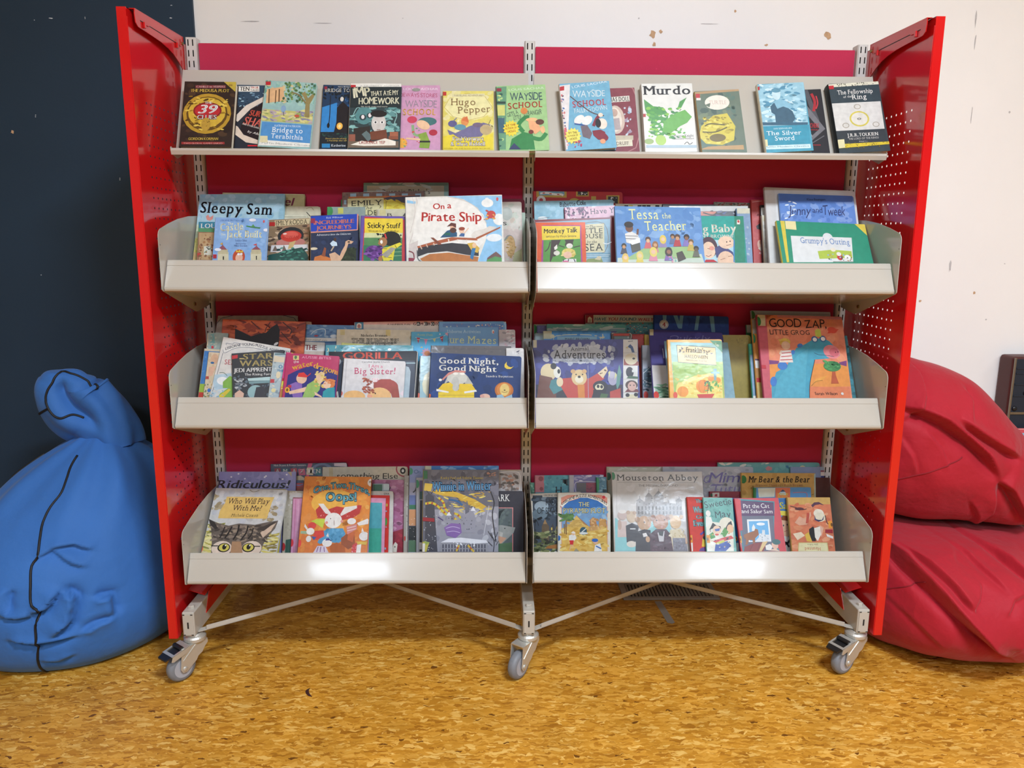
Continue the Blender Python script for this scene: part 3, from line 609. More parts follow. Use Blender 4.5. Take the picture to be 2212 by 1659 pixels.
t = thing('floor_vent', 'slatted metal floor grille near the wall beneath the right half of the trolley', 'vent', (0.495, 0.21, 0))
m = MB()
for a, b2 in (((.335, .148), (.66, .166)), ((.335, .262), (.66, .28)), ((.335, .166), (.355, .262)), ((.642, .166), (.66, .262))): m.box((a[0], a[1], 0), (b2[0], b2[1], .006))
m.build('frame', M['vent'], t, bevel=.002)
m = MB()
for i in range(24):
    x = .357+i*.012; m.prism([(x, .166, .0005), (x+.0045, .166, .0055), (x+.006, .166, .0055), (x+.0015, .166, .0005)], (0, .096, 0))
m.build('slats', M['vent'], t)
m = MB(); m.box((.356, .166, .0002), (.641, .262, .0006)); m.build('duct', M['dark'], t)
m = MB(); m.prism([(.437, .140, .0004), (.459, .140, .0004), (.472, -.003, .0004), (.462, -.010, .0004), (.448, -.003, .0004)], (0, 0, .0006)); tag(m.build('tape_strip', M['vent']), 'strip of pale grey tape stuck to the floor in front of the floor grille', 'tape')
m = MB(); pts = [(-.5845, -.349), (-.588, -.356), (-.588, -.364), (-.584, -.374), (-.577, -.383), (-.570, -.387)]; wd = [.001, .004, .0045, .004, .003, .0008]
for i in range(len(pts)-1):
    a, b2 = pts[i], pts[i+1]; m.prism([(a[0]-wd[i], a[1], .0005), (a[0]+wd[i], a[1], .0005+wd[i]*.6), (b2[0]+wd[i+1], b2[1], .0005+wd[i+1]*.6), (b2[0]-wd[i+1], b2[1], .0005)], (0, 0, .0008))
tag(m.build('litter_scrap', mat('dark_red_paper', '#3a1410', 0.8, vary=(200, .2))), 'small curled dark red scrap lying on the floor in front of the trolley', 'scrap')

# ------------------------------------------------------------------ the books
# every row: shelf, label, foot point, lean, roll, width, height, thickness (1/10 mm), cover and spine colour, corner radius, finish, cover print
GROUPS = {'s1L': 'paperbacks on the sloping top shelf, left half', 's1R': 'paperbacks on the sloping top shelf, right half', 's2L': 'books on the second shelf, left half', 's2R': 'books on the second shelf, right half', 's3L': 'books on the third shelf, left half', 's3R': 'books on the third shelf, right half', 's4L': 'books on the bottom shelf, left half', 's4R': 'books on the bottom shelf, right half'}
BOOKS = [
('s1L','dark paperback with a white arm of a beast, behind the painted tree book',[-0.7046,-0.1704,1.3957],0.3744,0.0144,1223,1848,120,'20242e','15171c',15,'c',[('P','2b4054',[-2,1860,768,1879,811,1280,46,1262]),('S','5f7f96 8fb0c0 1d2c3c',47,1627,821,1148,60,44,2),('P','d8c8b8',[-30,897,271,1267,732,1544,799,1446,398,1171,97,801]),('P','1c1016',[192,738,401,1138,772,1412,857,232,428,384,177,542]),('P','d9c3ae',[-17,733,108,671,274,446,643,308,856,248,862,167,350,236,66,441]),('P','eee8dc',[32,1810,575,1824,587,1667,45,1654]),('T','14120f','TEN',82,1678,323,1684,114,'b'),('T','b22a22','TRUE',348,1748,559,1753,54,'b'),('T','14120f','TALES',354,1678,565,1683,47,'b'),('T','d9503c','SUR',382,989,655,946,158,'bi'),('T','e8685a','SHA',252,740,691,668,217,'bi'),('T','e6ddd2','AND OTHER DANGERS',216,732,742,588,46,'b'),('T','e6ddd2','by Allan',374,514,724,424,59,'i'),('P','c8202a',[401,163,653,169,656,130,404,124])]),
('s1L','black hardback with a round gold medallion, leftmost on the top shelf',[-0.8239,-0.1907,1.4029],0.3744,0.002,1308,1809,200,'2a1d17','1a1412',15,'c',[('S','3a281d 231812 44301f',39,1758,1404,83,50,126,1.6),('P','b9a23c',[989,1814,1308,1818,1328,1511]),('T','6c1f24','BOOK',1131,1690,1221,1691,46,'b'),('P','7c3438',[282,1702,1049,1712,1055,1633,288,1623]),('T','c7a6a0','CAHILLS vs VESPERS',311,1636,1030,1646,53,'b'),('T','d8b64a','THE MEDUSA PLOT',172,1513,1144,1515,86,'b'),('E','b08a2a',632,913,608,560),('E','5a4014',632,913,520,476),('E','c9a436',630,946,473,417),('S','8a6a1c d8b84a 4a3410',127,1397,1145,434,60,56,2.6),('E','7a1c1c',638,995,361,235),('E','b0262a',638,995,319,196),('T','e9e6e0','THE',559,1180,743,1182,65,'b'),('T','f2efea','39',446,918,874,923,235,'bi'),('T','e6e2dc','CLUES',399,755,880,760,117,'bo4a1010'),('E','b08c34',625,615,118,188),('S','7a5c1c',532,750,731,461,8,28,1.5),('T','d8b64a','GORDON KORMAN',223,179,962,187,71,'b'),('P','8a2c2a',[52,126,1130,138,1135,74,57,62]),('T','d89a90','TWO GLOBAL GAMES LINKED',109,69,1081,79,38,'b')]),
('s1L','paperback with a painted tree above a blue title band, on the top shelf left',[-0.6301,-0.182,1.403],0.3744,0.0526,1306,1850,120,'8fb4ae','d9cfa6',15,'c',[('S','7fb0a4 5a8e7c 9cc0b0 c9b98a',-57,1830,1347,1222,90,108,1.5),('P','d8a878',[58,1604,470,1697,542,1304,72,1208]),('S','4a6a3c 6a8a4a 3c5a44',486,1832,1355,1289,70,70,1.3),('L','5c4028',31,[147,1213,118,1608]),('L','5c4028',25,[311,1223,295,1586]),('L','5c4028',28,[402,1262,375,1625]),('P','b8b46a',[16,1040,1336,1024,1339,697,23,713]),('S','d0c882 8a9a58 a89aa0 7c7a94',16,1040,1350,730,70,69,3),('P','8a7a4c',[1096,878,1080,1338,955,1528,1038,1600,1133,1407,1239,1546,1291,1483,1194,1246,1223,869]),('L','7a6a44',38,[1086,1272,883,1491,697,1545]),('E','7c9ab8',537,1073,66,99),('L','4a4a3c',16,[545,991,570,878]),('E','b8503a',900,898,66,39),('P','4a86bf',[32,687,1351,665,1371,160,37,187]),('T','dfe8ee','KATHERINE PATERSON',367,571,1021,586,52,'s'),('T','eef2f4','Bridge to',324,412,1089,421,143,'s'),('T','eef2f4','Terabithia',304,249,1113,241,129,'s'),('P','e4e4da',[31,187,1371,160,1373,56,19,31]),('T','8a8a88','Puffin Modern Classics',94,81,1326,79,52,''),('P','d9cfa0',[26,290,220,302,240,125,45,113]),('P','b3202a',[5,1811,131,1819,142,1723,16,1715])]),
('s1L','pink paperback with a cartoon boy in a green coat, top shelf left bay',[-0.2997,-0.1684,1.3953],0.3744,-0.0191,1306,1897,100,'c78fae','b87fa0',15,'c',[('T','e4d4dc','LOUIS SACHAR',351,1767,1257,1760,60,''),('T','a84a66','SIDEWAYS STORIES',185,1581,1235,1548,107,'h'),('T','d8b8c8','from',961,1467,1159,1466,53,'h'),('T','8f7f8a','WAYSIDE',405,1272,1219,1265,186,'h'),('T','e0a850','SCHOOL',346,1057,1182,1049,172,'hsb'),('E','c03a52',583,922,127,99),('L','7fa070',69,[598,774,644,510,855,475]),('E','3e6a6a',976,869,242,119),('E','e8b890',870,771,181,119,-0.5),('P','7e9a3a',[734,509,945,573,1051,277,1020,114,765,133,795,312]),('P','222',[780,329,1051,326,1051,277,780,280]),('E','a82a3a',1126,555,109,85),('L','e8b890',50,[434,398,795,361]),('P','e8a23c',[474,267,439,240,460,199,418,191,420,145,379,158,362,115,330,146,298,116,281,159,240,147,242,193,200,201,220,242,185,270,220,296,199,337,241,345,239,392,280,379,296,421,329,390,361,421,378,378,419,390,417,343,459,335,439,294]),('S','5a9a6a c24a3a',312,678,795,149,10,44,1.6),('E','8a8a80',686,1771,110,47)]),
('s1L','dark blue paperback with a hooded lantern figure, partly hidden on the top shelf',[-0.4779,-0.1704,1.3957],0.3744,0.0129,1291,1873,120,'1a3350','141c2a',15,'c',[('S','1f4a78 2a66a8 14202e',6,1495,752,522,60,127,0.5),('P','2f7cc0',[-9,1229,376,1371,390,547,1,538]),('S','101820',17,1830,735,1446,40,70,1),('P','141c24',[-29,537,750,555,773,99,-3,82]),('S','24483c 1c2c2c',-29,537,758,391,20,56,2),('P','1a1418',[383,1238,525,1408,685,1245,722,521,332,513,389,842]),('E','d8d0c4',498,1474,45,67),('L','1a1a20',22,[199,1567,207,1036,195,706]),('E','101010',186,722,36,72),('E','f4b048',477,712,78,98),('E','f8dc90',477,712,36,49),('T','d8d4c8','New Bridge',383,1805,686,1812,34,''),('T','c9c4b4','BRIDGE TO',51,1663,693,1679,100,'s'),('T','c8a850','Discover a place that will change',138,338,676,350,39,'i'),('T','c8a850','a friendship that will',183,281,673,292,39,'i'),('T','dfe6ea','Katherine',299,137,657,145,65,'s'),('P','2a7ab0',[50,213,259,217,265,104,56,99]),('P','8a2434',[24,1823,97,1825,101,1745,28,1743])]),
('s1L','paperback with a startled face among swirls, white page edge, top shelf left bay',[-0.4022,-0.185,1.4009],0.3744,0.0046,1297,1841,140,'2b3a3c','d8d4c4',15,'c',[('P','e6e2d6',[-24,1834,1297,1854,1300,1754,-20,1734]),('T','8a8a80','A NEWBERY AUTHOR',235,1748,1260,1764,30,''),('S','5a8a88 7fb0aa 3a5a5c',34,1156,1285,455,70,101,2.2),('L','86b4b0',22,[102,960,214,1158,431,965,319,767]),('L','86b4b0',22,[1025,1105,1209,976,1158,713,1281,585]),('E','4f7f80',373,931,215,249),('E','2a3c40',345,881,90,85),('E','e8dcd8',344,891,42,59),('E','2a3c40',522,933,84,79),('E','e8dcd8',522,940,42,59),('E','c8c0b8',754,724,185,268),('E','1e1a18',745,986,210,98),('E','f4f0ea',672,746,51,42),('E','f4f0ea',840,748,51,42),('E','222222',672,746,24,29),('E','222222',840,748,24,29),('L','8a6a60',22,[710,538,805,539]),('P','2a2420',[119,568,533,639,578,218,133,212]),('P','5a6a6a',[333,409,449,508,618,348,505,201]),('P','6a3a26',[539,477,954,548,992,288,577,250]),('P','9a5a40',[1045,484,1260,487,1264,373,1049,370]),('P','844a34',[1019,370,1264,373,1267,276,1023,273]),('P','8a5240',[6,404,170,407,178,213,15,210]),('P','6a5a4a',[-39,210,1277,228,1282,50,-31,32]),('P','ece4d2',[63,114,340,231,580,186,932,304,1203,227,1206,114,405,87]),('P','1c2628',[4,1724,1300,1744,1317,1175,4,1155]),('T','efe8cc','THE',74,1652,200,1654,66,'b'),('T','f3edc8','IMP',98,1421,501,1486,251,'bh'),('T','f3edc8','THAT ATE MY',526,1477,1229,1520,132,'bh'),('T','f3edc8','HOMEWORK',226,1241,1266,1266,184,'bh'),('T','c8c8b8','He took over-and more',289,1160,963,1170,39,'i'),('T','a83028','LAURENCE YEP',279,143,931,152,77,'sb'),('P','b3202a',[2,1784,128,1786,131,1719,5,1717])]),
('s1L','yellow paperback with a boat and brown lettering, top shelf left bay',[-0.1614,-0.176,1.3978],0.3744,-0.0118,1309,1708,180,'dccb62','cfae2a',15,'c',[('S','e0d48a d6c65c e8dc9c',15,1675,1282,449,60,140,1),('E','e6dc9a',653,1241,621,365),('L','b8a03c',13,[32,1242,168,1508,623,1641,1079,1557,1274,1240,1045,976,651,877,259,977,32,1242]),('P','d9cf9c',[228,1608,1080,1633,1079,1557,228,1534]),('T','8a7a4c','FAR FLUNG ADVENTURES',289,1554,1049,1553,47,''),('T','7a5a30','Hugo',213,1301,835,1301,192,'s'),('T','7a5a30','Pepper',395,1069,1212,1114,185,'s'),('P','6a6488',[109,616,319,517,681,713,1044,811,1224,745,981,417,470,386,169,452]),('E','b8a070',1103,613,157,144),('L','7a6a3c',16,[1226,893,1164,745]),('E','d8864a',561,845,97,132),('P','d06a3a',[470,878,622,993,666,812]),('E','5a5480',244,780,115,92),('L','6a6a88',25,[259,845,350,944]),('E','6a5a70',892,745,133,66),('E','5a8a9a',440,681,151,82),('P','e0c832',[-26,420,259,485,409,370,981,385,1283,515,1278,58,-40,62]),('T','fbf6ea','Paul Stewart',253,305,1040,303,111,'sbo5a3c1c'),('T','fbf6ea','& Chris Riddell',200,165,1069,163,110,'sbo5a3c1c'),('T','8a6a1c','WINNER OF THE GOLD SMARTIES PRIZE',20,75,1204,72,29,''),('P','b8302a',[0,1682,82,1681,83,1575,1,1575])]),
('s1L','green paperback with a man in a green jacket, at the middle post, top shelf',[-0.0181,-0.177,1.4008],0.3744,-0.0497,1280,1851,200,'96bf7c','4c7a5c',15,'c',[('P','5f8f6c',[1,1820,267,1830,162,58,-83,68]),('S','a8c87a 2f5a4c c8d87a',14,1645,151,123,26,57,1),('P','2c4238',[-19,1413,224,1403,221,1337,-22,1346]),('P','c8c86a',[-11,1313,201,1304,186,1007,-26,1015]),('P','3a5a6a',[-29,949,171,941,149,515,-49,523]),('T','d2e6c4','LOUIS SACHAR',321,1700,1239,1725,60,''),('T','2e3f52','WAYSIDE',347,1425,1175,1416,206,'h'),('T','b83a28','SCHOOL',286,1185,1157,1213,172,'hsb'),('T','4a5a4a','GETS A',253,954,546,1042,112,'h'),('T','4a5a4a','LITTLE',409,866,613,891,119,'h'),('T','4a5a4a','STRANGER',679,980,1146,1018,119,'h'),('E','d07a3a',686,1119,91,93),('P','2f7a3e',[327,344,639,528,876,453,912,27,252,54]),('L','2f7a3e',107,[639,528,529,729,691,920,813,932]),('L','2f7a3e',107,[871,355,1080,313,1225,471]),('E','e8b078',869,864,151,53),('P','e8a070',[778,851,1017,792,1110,574,937,450,795,620]),('E','5a3020',1077,790,109,79),('E','e8b078',1140,573,60,105),('E','6a2a22',835,520,66,59),('P','30385a',[237,55,382,228,552,42]),('P','e8cf3a',[545,630,490,591,518,528,454,519,453,449,392,470,364,407,318,455,268,411,246,476,183,460,189,529,127,544,160,604,111,647,165,686,137,749,201,759,202,829,263,808,291,871,337,823,388,867,410,802,473,818,466,748,529,733,495,673]),('T','b85a1c','BY THE',194,683,452,716,59,'b'),('T','b85a1c','AUTHOR OF',175,605,469,633,52,'b'),('T','b85a1c','HOLES',246,517,443,542,59,'b'),('P','8a2a3a',[11,1786,133,1781,129,1691,7,1696])]),
('s1R','maroon paperback with an oval portrait, behind the blue cover, top shelf right',[0.2166,-0.1696,1.3977],0.3744,-0.0466,1263,1841,120,'7c3a42','6a3038',15,'c',[('L','a87070',26,[90,1784,1219,1818,1169,132,10,160]),('P','d8d2c4',[538,1583,1111,1613,1114,1451,527,1432]),('T','3a2a2a','MAS DOLL',575,1457,1099,1465,121,'sb'),('E','c8b0a0',706,941,238,405),('E','e0d2c0',676,943,190,346),('E','b89a8a',684,1142,86,113),('P','a89a98',[570,963,801,988,822,655,532,650]),('S','8aa4b8 b8c4d0 9a8a9a',916,1284,1099,480,18,77,1),('P','b8ac94',[95,518,1129,479,1119,348,86,386]),('P','d9cfb4',[145,351,1090,365,1091,184,147,171]),('T','4a3430','WOODRUFF',378,218,987,221,98,'s')]),
('s1R','light blue paperback with a tumbling man, just right of the middle post, top shelf',[0.1527,-0.1832,1.4055],0.3744,-0.0806,1303,1888,140,'6aa4c0','d8cfc8',15,'c',[('P','e0d8d4',[2,1838,279,1855,42,37,-137,49]),('P','b02a30',[5,1804,123,1819,111,1696,-6,1687]),('S','c05a5a 4a6a9a d8a0a0 3a3a4a',-3,1620,63,100,40,51,1),('P','c8606a',[-85,600,72,595,49,361,-107,373]),('T','d6e6ee','LOUIS SACHAR',323,1738,1254,1841,67,''),('T','c8d8dc','WAYSIDE',319,1478,1158,1455,180,'h'),('T','c8505a','SCHOOL',292,1200,1147,1213,172,'hsb'),('T','c8d8dc','FALLING DOWN',320,1026,1172,1071,119,'h'),('L','5a4038',25,[247,1519,579,1180,804,998,1069,907]),('E','e8e4dc',418,844,157,105,0.7),('E','e8e4dc',618,806,157,112,0.7),('L','2a4a8a',38,[286,738,469,692,617,649]),('P','6a5a60',[436,661,605,682,717,445,640,287,467,364]),('P','7a2430',[724,510,938,527,1051,453,1042,225,849,255,740,377]),('L','7a2430',82,[767,638,863,829,949,922]),('E','e8d0b8',981,936,61,59),('E','ecd8c4',1000,687,127,151),('E','1e1c1e',896,711,73,125),('L','7a2430',82,[988,425,1079,288,997,228]),('E','e89a70',964,198,72,65),('P','e8d85a',[429,383,373,346,398,284,334,276,330,207,270,230,239,168,195,217,143,175,124,240,61,226,70,295,9,311,45,370,-3,414,53,451,28,514,92,522,96,591,156,568,187,630,231,581,284,624,303,558,366,572,356,503,418,486,382,428]),('T','8a6a1c','BY THE',113,455,326,466,59,'b'),('T','8a6a1c','AUTHOR OF',75,373,343,393,49,'b'),('T','8a6a1c','HOLES',126,284,310,304,59,'b'),('S','3a2a4a b03a5a',214,252,529,83,16,50,1)]),
('s1R','worn green paperback with a yellow leaf shape and pale oval, top shelf right bay',[0.4994,-0.1712,1.3992],0.3744,-0.0655,1167,1796,140,'5a6a58','a88a5c',15,'s',[('S','4f6a5c 6a7a5c 3c5248',39,1704,992,119,70,149,1),('P','a8865c',[0,1773,1166,1818,1170,1743,2,1706]),('P','b08a58',[161,215,1096,212,1095,80,-46,145]),('E','e6ddca',552,1446,327,209),('P','5a6a58',[220,1391,382,1449,335,1317]),('T','c8a89a','TURTLE',331,1411,793,1386,101,'s'),('P','c9b83c',[-36,506,59,799,400,1079,777,1125,947,749,868,356,547,243,124,299]),('S','d8cc58 b8a42c 8a7c20',90,1063,860,291,60,83,2),('L','4a4420',32,[151,794,312,851,675,797]),('L','4a4420',32,[71,632,407,613,729,728]),('E','6a5a24',449,446,214,112),('P','b3202a',[16,1722,127,1716,114,1598,3,1605]),('P','e4ddd0',[21,1603,136,1597,128,1530,14,1537])]),
('s1R','white plastic-covered paperback with a leafy green creature, top shelf right bay',[0.358,-0.1814,1.4006],0.3744,-0.0218,1331,1934,240,'dcdad0','cfccc2',15,'s',[('T','2a2a2c','Murdo',66,1619,1263,1619,248,'sb'),('P','3f8a3a',[43,1492,276,1289,534,1253,659,1052,567,559,468,429,258,464,190,859,57,1192]),('S','4f9a3a 7ab83a 2f7a34 dfe8d0',122,1258,1042,389,110,83,1.6),('P','5aa03c',[525,855,844,1083,1095,1180,1265,979,1132,815,943,718,687,524,476,560]),('P','3f8a3a',[916,1248,973,1414,1165,1529,1008,1247]),('E','9ac04a',417,331,139,144),('E','8aa45a',112,302,121,78),('T','3a3a44','Margot Knight',764,409,1272,419,72,'s'),('T','3a3a44','Illustrated by Will Mcleod',760,347,1268,353,36,'s'),('L','3a3a3a',16,[1015,209,1095,274,1152,208,1231,256]),('P','9ab0bc',[31,199,1332,183,1327,108,27,124]),('P','a82a2a',[-10,1077,69,1076,64,987,-16,987])]),
('s1R','black and red paperback half hidden behind the teal cover, top shelf right',[0.7117,-0.1675,1.3975],0.3744,-0.0555,1285,1853,100,'1c1a1e','151315',15,'c',[('P','4a484c',[810,1842,935,1837,1129,951,1001,923]),('P','6a686c',[808,1470,1252,711,628,210,610,310,1098,719,735,1271]),('L','a02028',72,[1015,1731,1077,1491,1010,1225]),('L','c03038',33,[1130,1658,1150,1454,1081,1289]),('T','c22a30','HATCHERS',701,770,1087,752,120,'bi'),('T','b0282c','THE ADVENTURE',690,687,1060,670,40,'b'),('T','c8c4c4','STEEL',669,522,890,512,53,'bi'),('P','8a2024',[639,292,1069,272,1065,246,635,266]),('L','5a585c',25,[593,179,1195,515])]),
('s1R','teal paperback with a blue-tinted photo of a boy, top shelf right bay',[0.6645,-0.1828,1.4038],0.3744,-0.0628,1226,1937,150,'4a96ac','d9d2b8',15,'c',[('P','8fbccc',[0,1913,1226,1961,1188,725,-55,741]),('S','a8d0dc 6a9cb0 c4e0e6 4f86a0',35,1939,1153,809,110,97,2.4),('P','3c5a6c',[261,1289,366,1384,493,1410,634,1303,826,1126,876,924,744,748,345,753,354,1051,270,1122]),('P','7fb0c4',[370,1417,506,1510,682,1434,875,1257,774,1195,599,1271,436,1213]),('E','bcd8de',459,1620,111,155),('E','5a8ca0',469,1741,123,67),('P','3a5c70',[-41,856,1182,791,1170,709,-51,774]),('P','3a8ca4',[-55,741,1197,724,1164,183,-75,200]),('T','c8e0e4','IAN SERRAILLIER',269,638,747,632,43,'s'),('T','e8f0f0','The Silver',64,478,958,463,118,'s'),('T','e8f0f0','Sword',264,323,763,316,125,'s'),('P','c4e0e4',[-75,200,1164,183,1161,68,-71,92]),('T','5a7a84','Puffin Modern Classics',-25,142,1118,113,39,''),('P','dcd29c',[-79,364,65,366,56,177,-83,168]),('P','b3202a',[-7,1856,51,1870,44,1770,-9,1766])]),
('s1R','grey paperback with a gold ring emblem, rightmost on the top shelf',[0.8592,-0.182,1.4044],0.3744,-0.0702,1335,1970,260,'2f3a3e','23282a',15,'c',[('P','d9d4ba',[0,1958,1335,1981,1338,1886,2,1870]),('S','4a4a3c',140,1957,1292,1821,46,26,1),('P','2c3a40',[2,1870,1338,1886,1301,1398,10,1409]),('T','eeeae0','The Fellowship',202,1649,1140,1654,122,'s'),('T','eeeae0','of the',342,1546,562,1554,61,'s'),('T','eeeae0','Ring',574,1492,949,1497,135,'s'),('P','d2d0c8',[10,1409,1301,1398,1280,616,5,627]),('E','c8b84a',666,935,259,220),('E','d8d4c6',666,935,215,180),('E','6a665c',660,935,55,30),('E','d8d4c6',660,935,28,13),('E','a09888',665,1279,93,74),('E','cfccc2',665,1279,68,54),('E','a09888',283,769,92,73),('E','cfccc2',283,769,68,53),('E','a09888',1077,754,92,73),('E','cfccc2',1077,754,68,53),('P','2b3236',[5,627,1280,616,1288,236,-1,232]),('T','f0ece2','J.R.R.TOLKIEN',279,445,1081,443,92,'sb'),('T','b8b4ac','THE LORD OF THE RINGS',290,359,1083,357,53,'s'),('T','b8b4ac','PART 1',562,283,760,271,33,''),('P','d0b62c',[64,255,1359,254,1372,181,16,140]),('S','6a5c1c',177,287,1321,119,50,25,1),('P','d8cf9c',[7,380,177,386,166,157,-22,136]),('P','b3202a',[-7,1915,134,1916,125,1816,0,1813])]),
('s2L','large olive picture book with maroon script, behind the pale blue picture book',[-0.7436,-0.0941,1.0203],0.3229,0.0143,2279,2959,100,'b8aa78','a8986a',15,'c',[('T','7a2440','tel',1568,2609,1981,2626,224,'bhi'),('P','5a8a9c',[1294,2500,2293,2521,2301,2367,1303,2346]),('L','b8ccd0',16,[1620,2381,1694,2494]),('L','b8ccd0',16,[1780,2384,1801,2497]),('L','b8ccd0',16,[1966,2388,1934,2499]),('L','b8ccd0',16,[2126,2392,2067,2502]),('L','cfc49a',16,[41,2930,2231,2954])]),
('s2L','cream round-cornered book just peeping out right of the olive one',[-0.681,-0.1042,1.0209],0.3229,-0.0089,2097,2569,80,'cfc6a8','bdb28f',80,'c',[('L','9a8a6a',16,[1700,2501,1832,2543,1914,2459]),('P','2a2620',[1703,2404,1812,2279,1839,2279,1729,2404])]),
('s2L','thick cream book low behind the red eye book, second shelf left',[-0.7204,-0.1141,1.0222],0.3229,-0.0051,2187,2309,80,'d8d2b4','ddd6bc',15,'c',[('L','8a846a',13,[29,2259,2162,2249])]),
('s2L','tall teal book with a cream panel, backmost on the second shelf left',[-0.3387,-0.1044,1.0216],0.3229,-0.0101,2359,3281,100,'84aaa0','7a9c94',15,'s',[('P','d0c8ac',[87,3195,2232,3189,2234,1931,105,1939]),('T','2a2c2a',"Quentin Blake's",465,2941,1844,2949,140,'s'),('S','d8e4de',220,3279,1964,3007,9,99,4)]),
('s2L','thin green book at the left of the checked border book',[-0.4757,-0.1128,1.0212],0.3229,0.0025,899,2774,60,'3c7c4a','34704a',15,'c',[('P','4f9a5a',[9,2756,75,2757,101,1926,35,1925])]),
('s2L','picture book with a checked border and yellow sky, second shelf left',[-0.3949,-0.1235,1.0263],0.3229,-0.0242,2252,2949,100,'7a5e54','8a6a5c',15,'c',[('S','8a6a5c 6a5048',13,2961,2237,2798,40,43,1),('P','93b4c8',[212,2910,376,2913,376,2802,212,2799]),('P','93b4c8',[569,2904,733,2907,733,2796,569,2793]),('P','93b4c8',[926,2898,1090,2901,1090,2790,926,2787]),('P','93b4c8',[1283,2892,1448,2895,1447,2784,1283,2781]),('P','93b4c8',[1633,2886,1798,2889,1797,2778,1633,2775]),('P','93b4c8',[1999,2880,2164,2883,2163,2772,1998,2769]),('P','93b4c8',[41,2725,107,2724,107,2599,41,2600]),('P','93b4c8',[42,2448,108,2447,108,2337,43,2338]),('P','c86a34',[172,2819,2132,2828,2128,2412,174,2418]),('P','d9c23c',[173,2639,2130,2689,2123,1861,176,1896]),('P','4a4450',[1310,2786,2132,2828,2128,2412,1758,2474,1600,2615,1336,2702]),('S','e0cc48 c8a82c',1151,2706,1705,2447,20,65,3),('P','4a4450',[1124,2762,1336,2808,1389,2743,1230,2704]),('P','d6cc94',[141,2764,1130,2775,1135,1879,150,1896]),('L','7a6a34',14,[141,2764,1130,2775,1136,2264]),('T','2c2a1e','EMILY',252,2549,1071,2569,149,'s'),('T','2c2a1e','& The',398,2442,820,2448,88,'si'),('T','2c2a1e','GOLDEN',227,2274,1123,2278,143,'s'),('L','3a3420',16,[213,2431,279,2485,345,2498]),('L','3a3420',16,[1018,2473,1058,2527,1018,2542])]),
('s2L','small grey-green book with a yellow label, left of the checked border book',[-0.4999,-0.1323,1.0247],0.3229,-0.0055,1025,2518,60,'8c9a90','3f7c48',15,'c',[('E','3f8c4a',61,2394,89,137),('P','c8c45a',[284,2490,431,2490,435,2325,288,2325])]),
('s2L','small cream book tucked behind the purple bordered book, second shelf left',[-0.3679,-0.1339,1.0262],0.3229,-0.0274,868,2449,80,'d2c8a4','c8bc90',15,'c',[('P','d8c88a',[79,2436,250,2432,249,2267,78,2271]),('L','6a5a34',11,[26,2437,20,2245]),('T','2c2a26','B',288,2234,419,2231,93,'s'),('P','3a3a3a',[708,2244,775,2339,787,2242])]),
('s2L','thin maroon round-cornered book beside the middle post, second shelf left',[-0.1017,-0.1009,1.02],0.3229,-0.0092,1859,2844,60,'7a2638','6a2030',80,'c',[]),
('s2L','pale green thin book beside the middle post, second shelf left',[-0.0822,-0.1089,1.0208],0.3229,-0.0043,1467,2436,60,'a4b4a0','93a490',15,'c',[]),
('s2L','pale pink book with a golden-haired lady, right of the ship book',[-0.1097,-0.12,1.0246],0.3229,-0.0173,1879,2693,100,'d2bcb0','c8b0a8',60,'c',[('P','d8cfc0',[1198,2660,1865,2667,1850,1905,1186,1912]),('S','d8c8b8 d0bca8 c8ccb8',1198,2660,1832,1000,50,120,1),('T','1f1f20','gs',1162,2023,1454,2019,138,'s'),('E','b8bcb0',1460,2351,160,194),('E','8a8a80',1524,1468,159,274),('E','c89a5c',1549,1413,132,301),('E','e0c0a4',1417,1415,106,164),('S','d0a868 b08848',1421,1634,1675,1084,30,54,2),('P','b8b888',[1651,1220,1866,1355,1858,959,1594,962])]),
('s2L','large pale blue picture book with big black curly lettering, second shelf far left',[-0.7858,-0.1599,1.0329],0.4712,-0.016,2329,2967,100,'8fb8c8','b8c8b0',15,'c',[('P','a4c8d2',[-146,2642,2188,2622,2210,1888,-128,1910]),('P','c8d4b0',[-126,2026,1021,2132,1012,1610,-112,1621]),('P','d8c878',[-146,1621,1054,1725,1066,953,-92,965]),('S','d8cc6a b8bc50 e0d890 8aa850',-155,1794,602,986,60,82,1),('S','a4c8d8 84b0c8',-99,2968,2187,2238,40,169,1),('T','15141a','Sleepy Sam',59,2404,1986,2314,331,'bs'),('P','d88a7c',[226,2285,286,2343,333,2255,431,2327,417,2196,343,2153,262,2183]),('E','d8b078',27,1106,103,114)]),
('s2L','small brown book with a blue-green top band, in front of the pale blue picture book',[-0.8243,-0.1734,1.0321],0.3229,0.0026,1178,1976,100,'94684e','7a9c5c',15,'c',[('P','2f7890',[0,1977,1178,1975,1188,1761,4,1778]),('P','4f8a5c',[2,1804,1187,1788,1192,1681,1,1698]),('T','f0eee4','LOUIS',66,1805,600,1809,123,'sb'),('T','e0503c','M',86,1539,187,1540,112,'b'),('T','e8c84a','a',208,1540,284,1541,90,'b'),('T','6ab04a','r',299,1541,347,1541,90,'b'),('T','e8c84a','vin',360,1541,614,1544,90,'b'),('P','b8956a',[23,1671,454,1675,495,935,65,931]),('P','d8d0b8',[170,1301,372,1316,386,1065,185,1051]),('S','3a3a34 d8d4c4 5a7a5a',184,1288,373,1078,16,36,2),('P','c03a34',[9,1115,105,1116,111,1010,15,1010]),('S','a07048 7c5238',-1,1645,469,934,30,68,1)]),
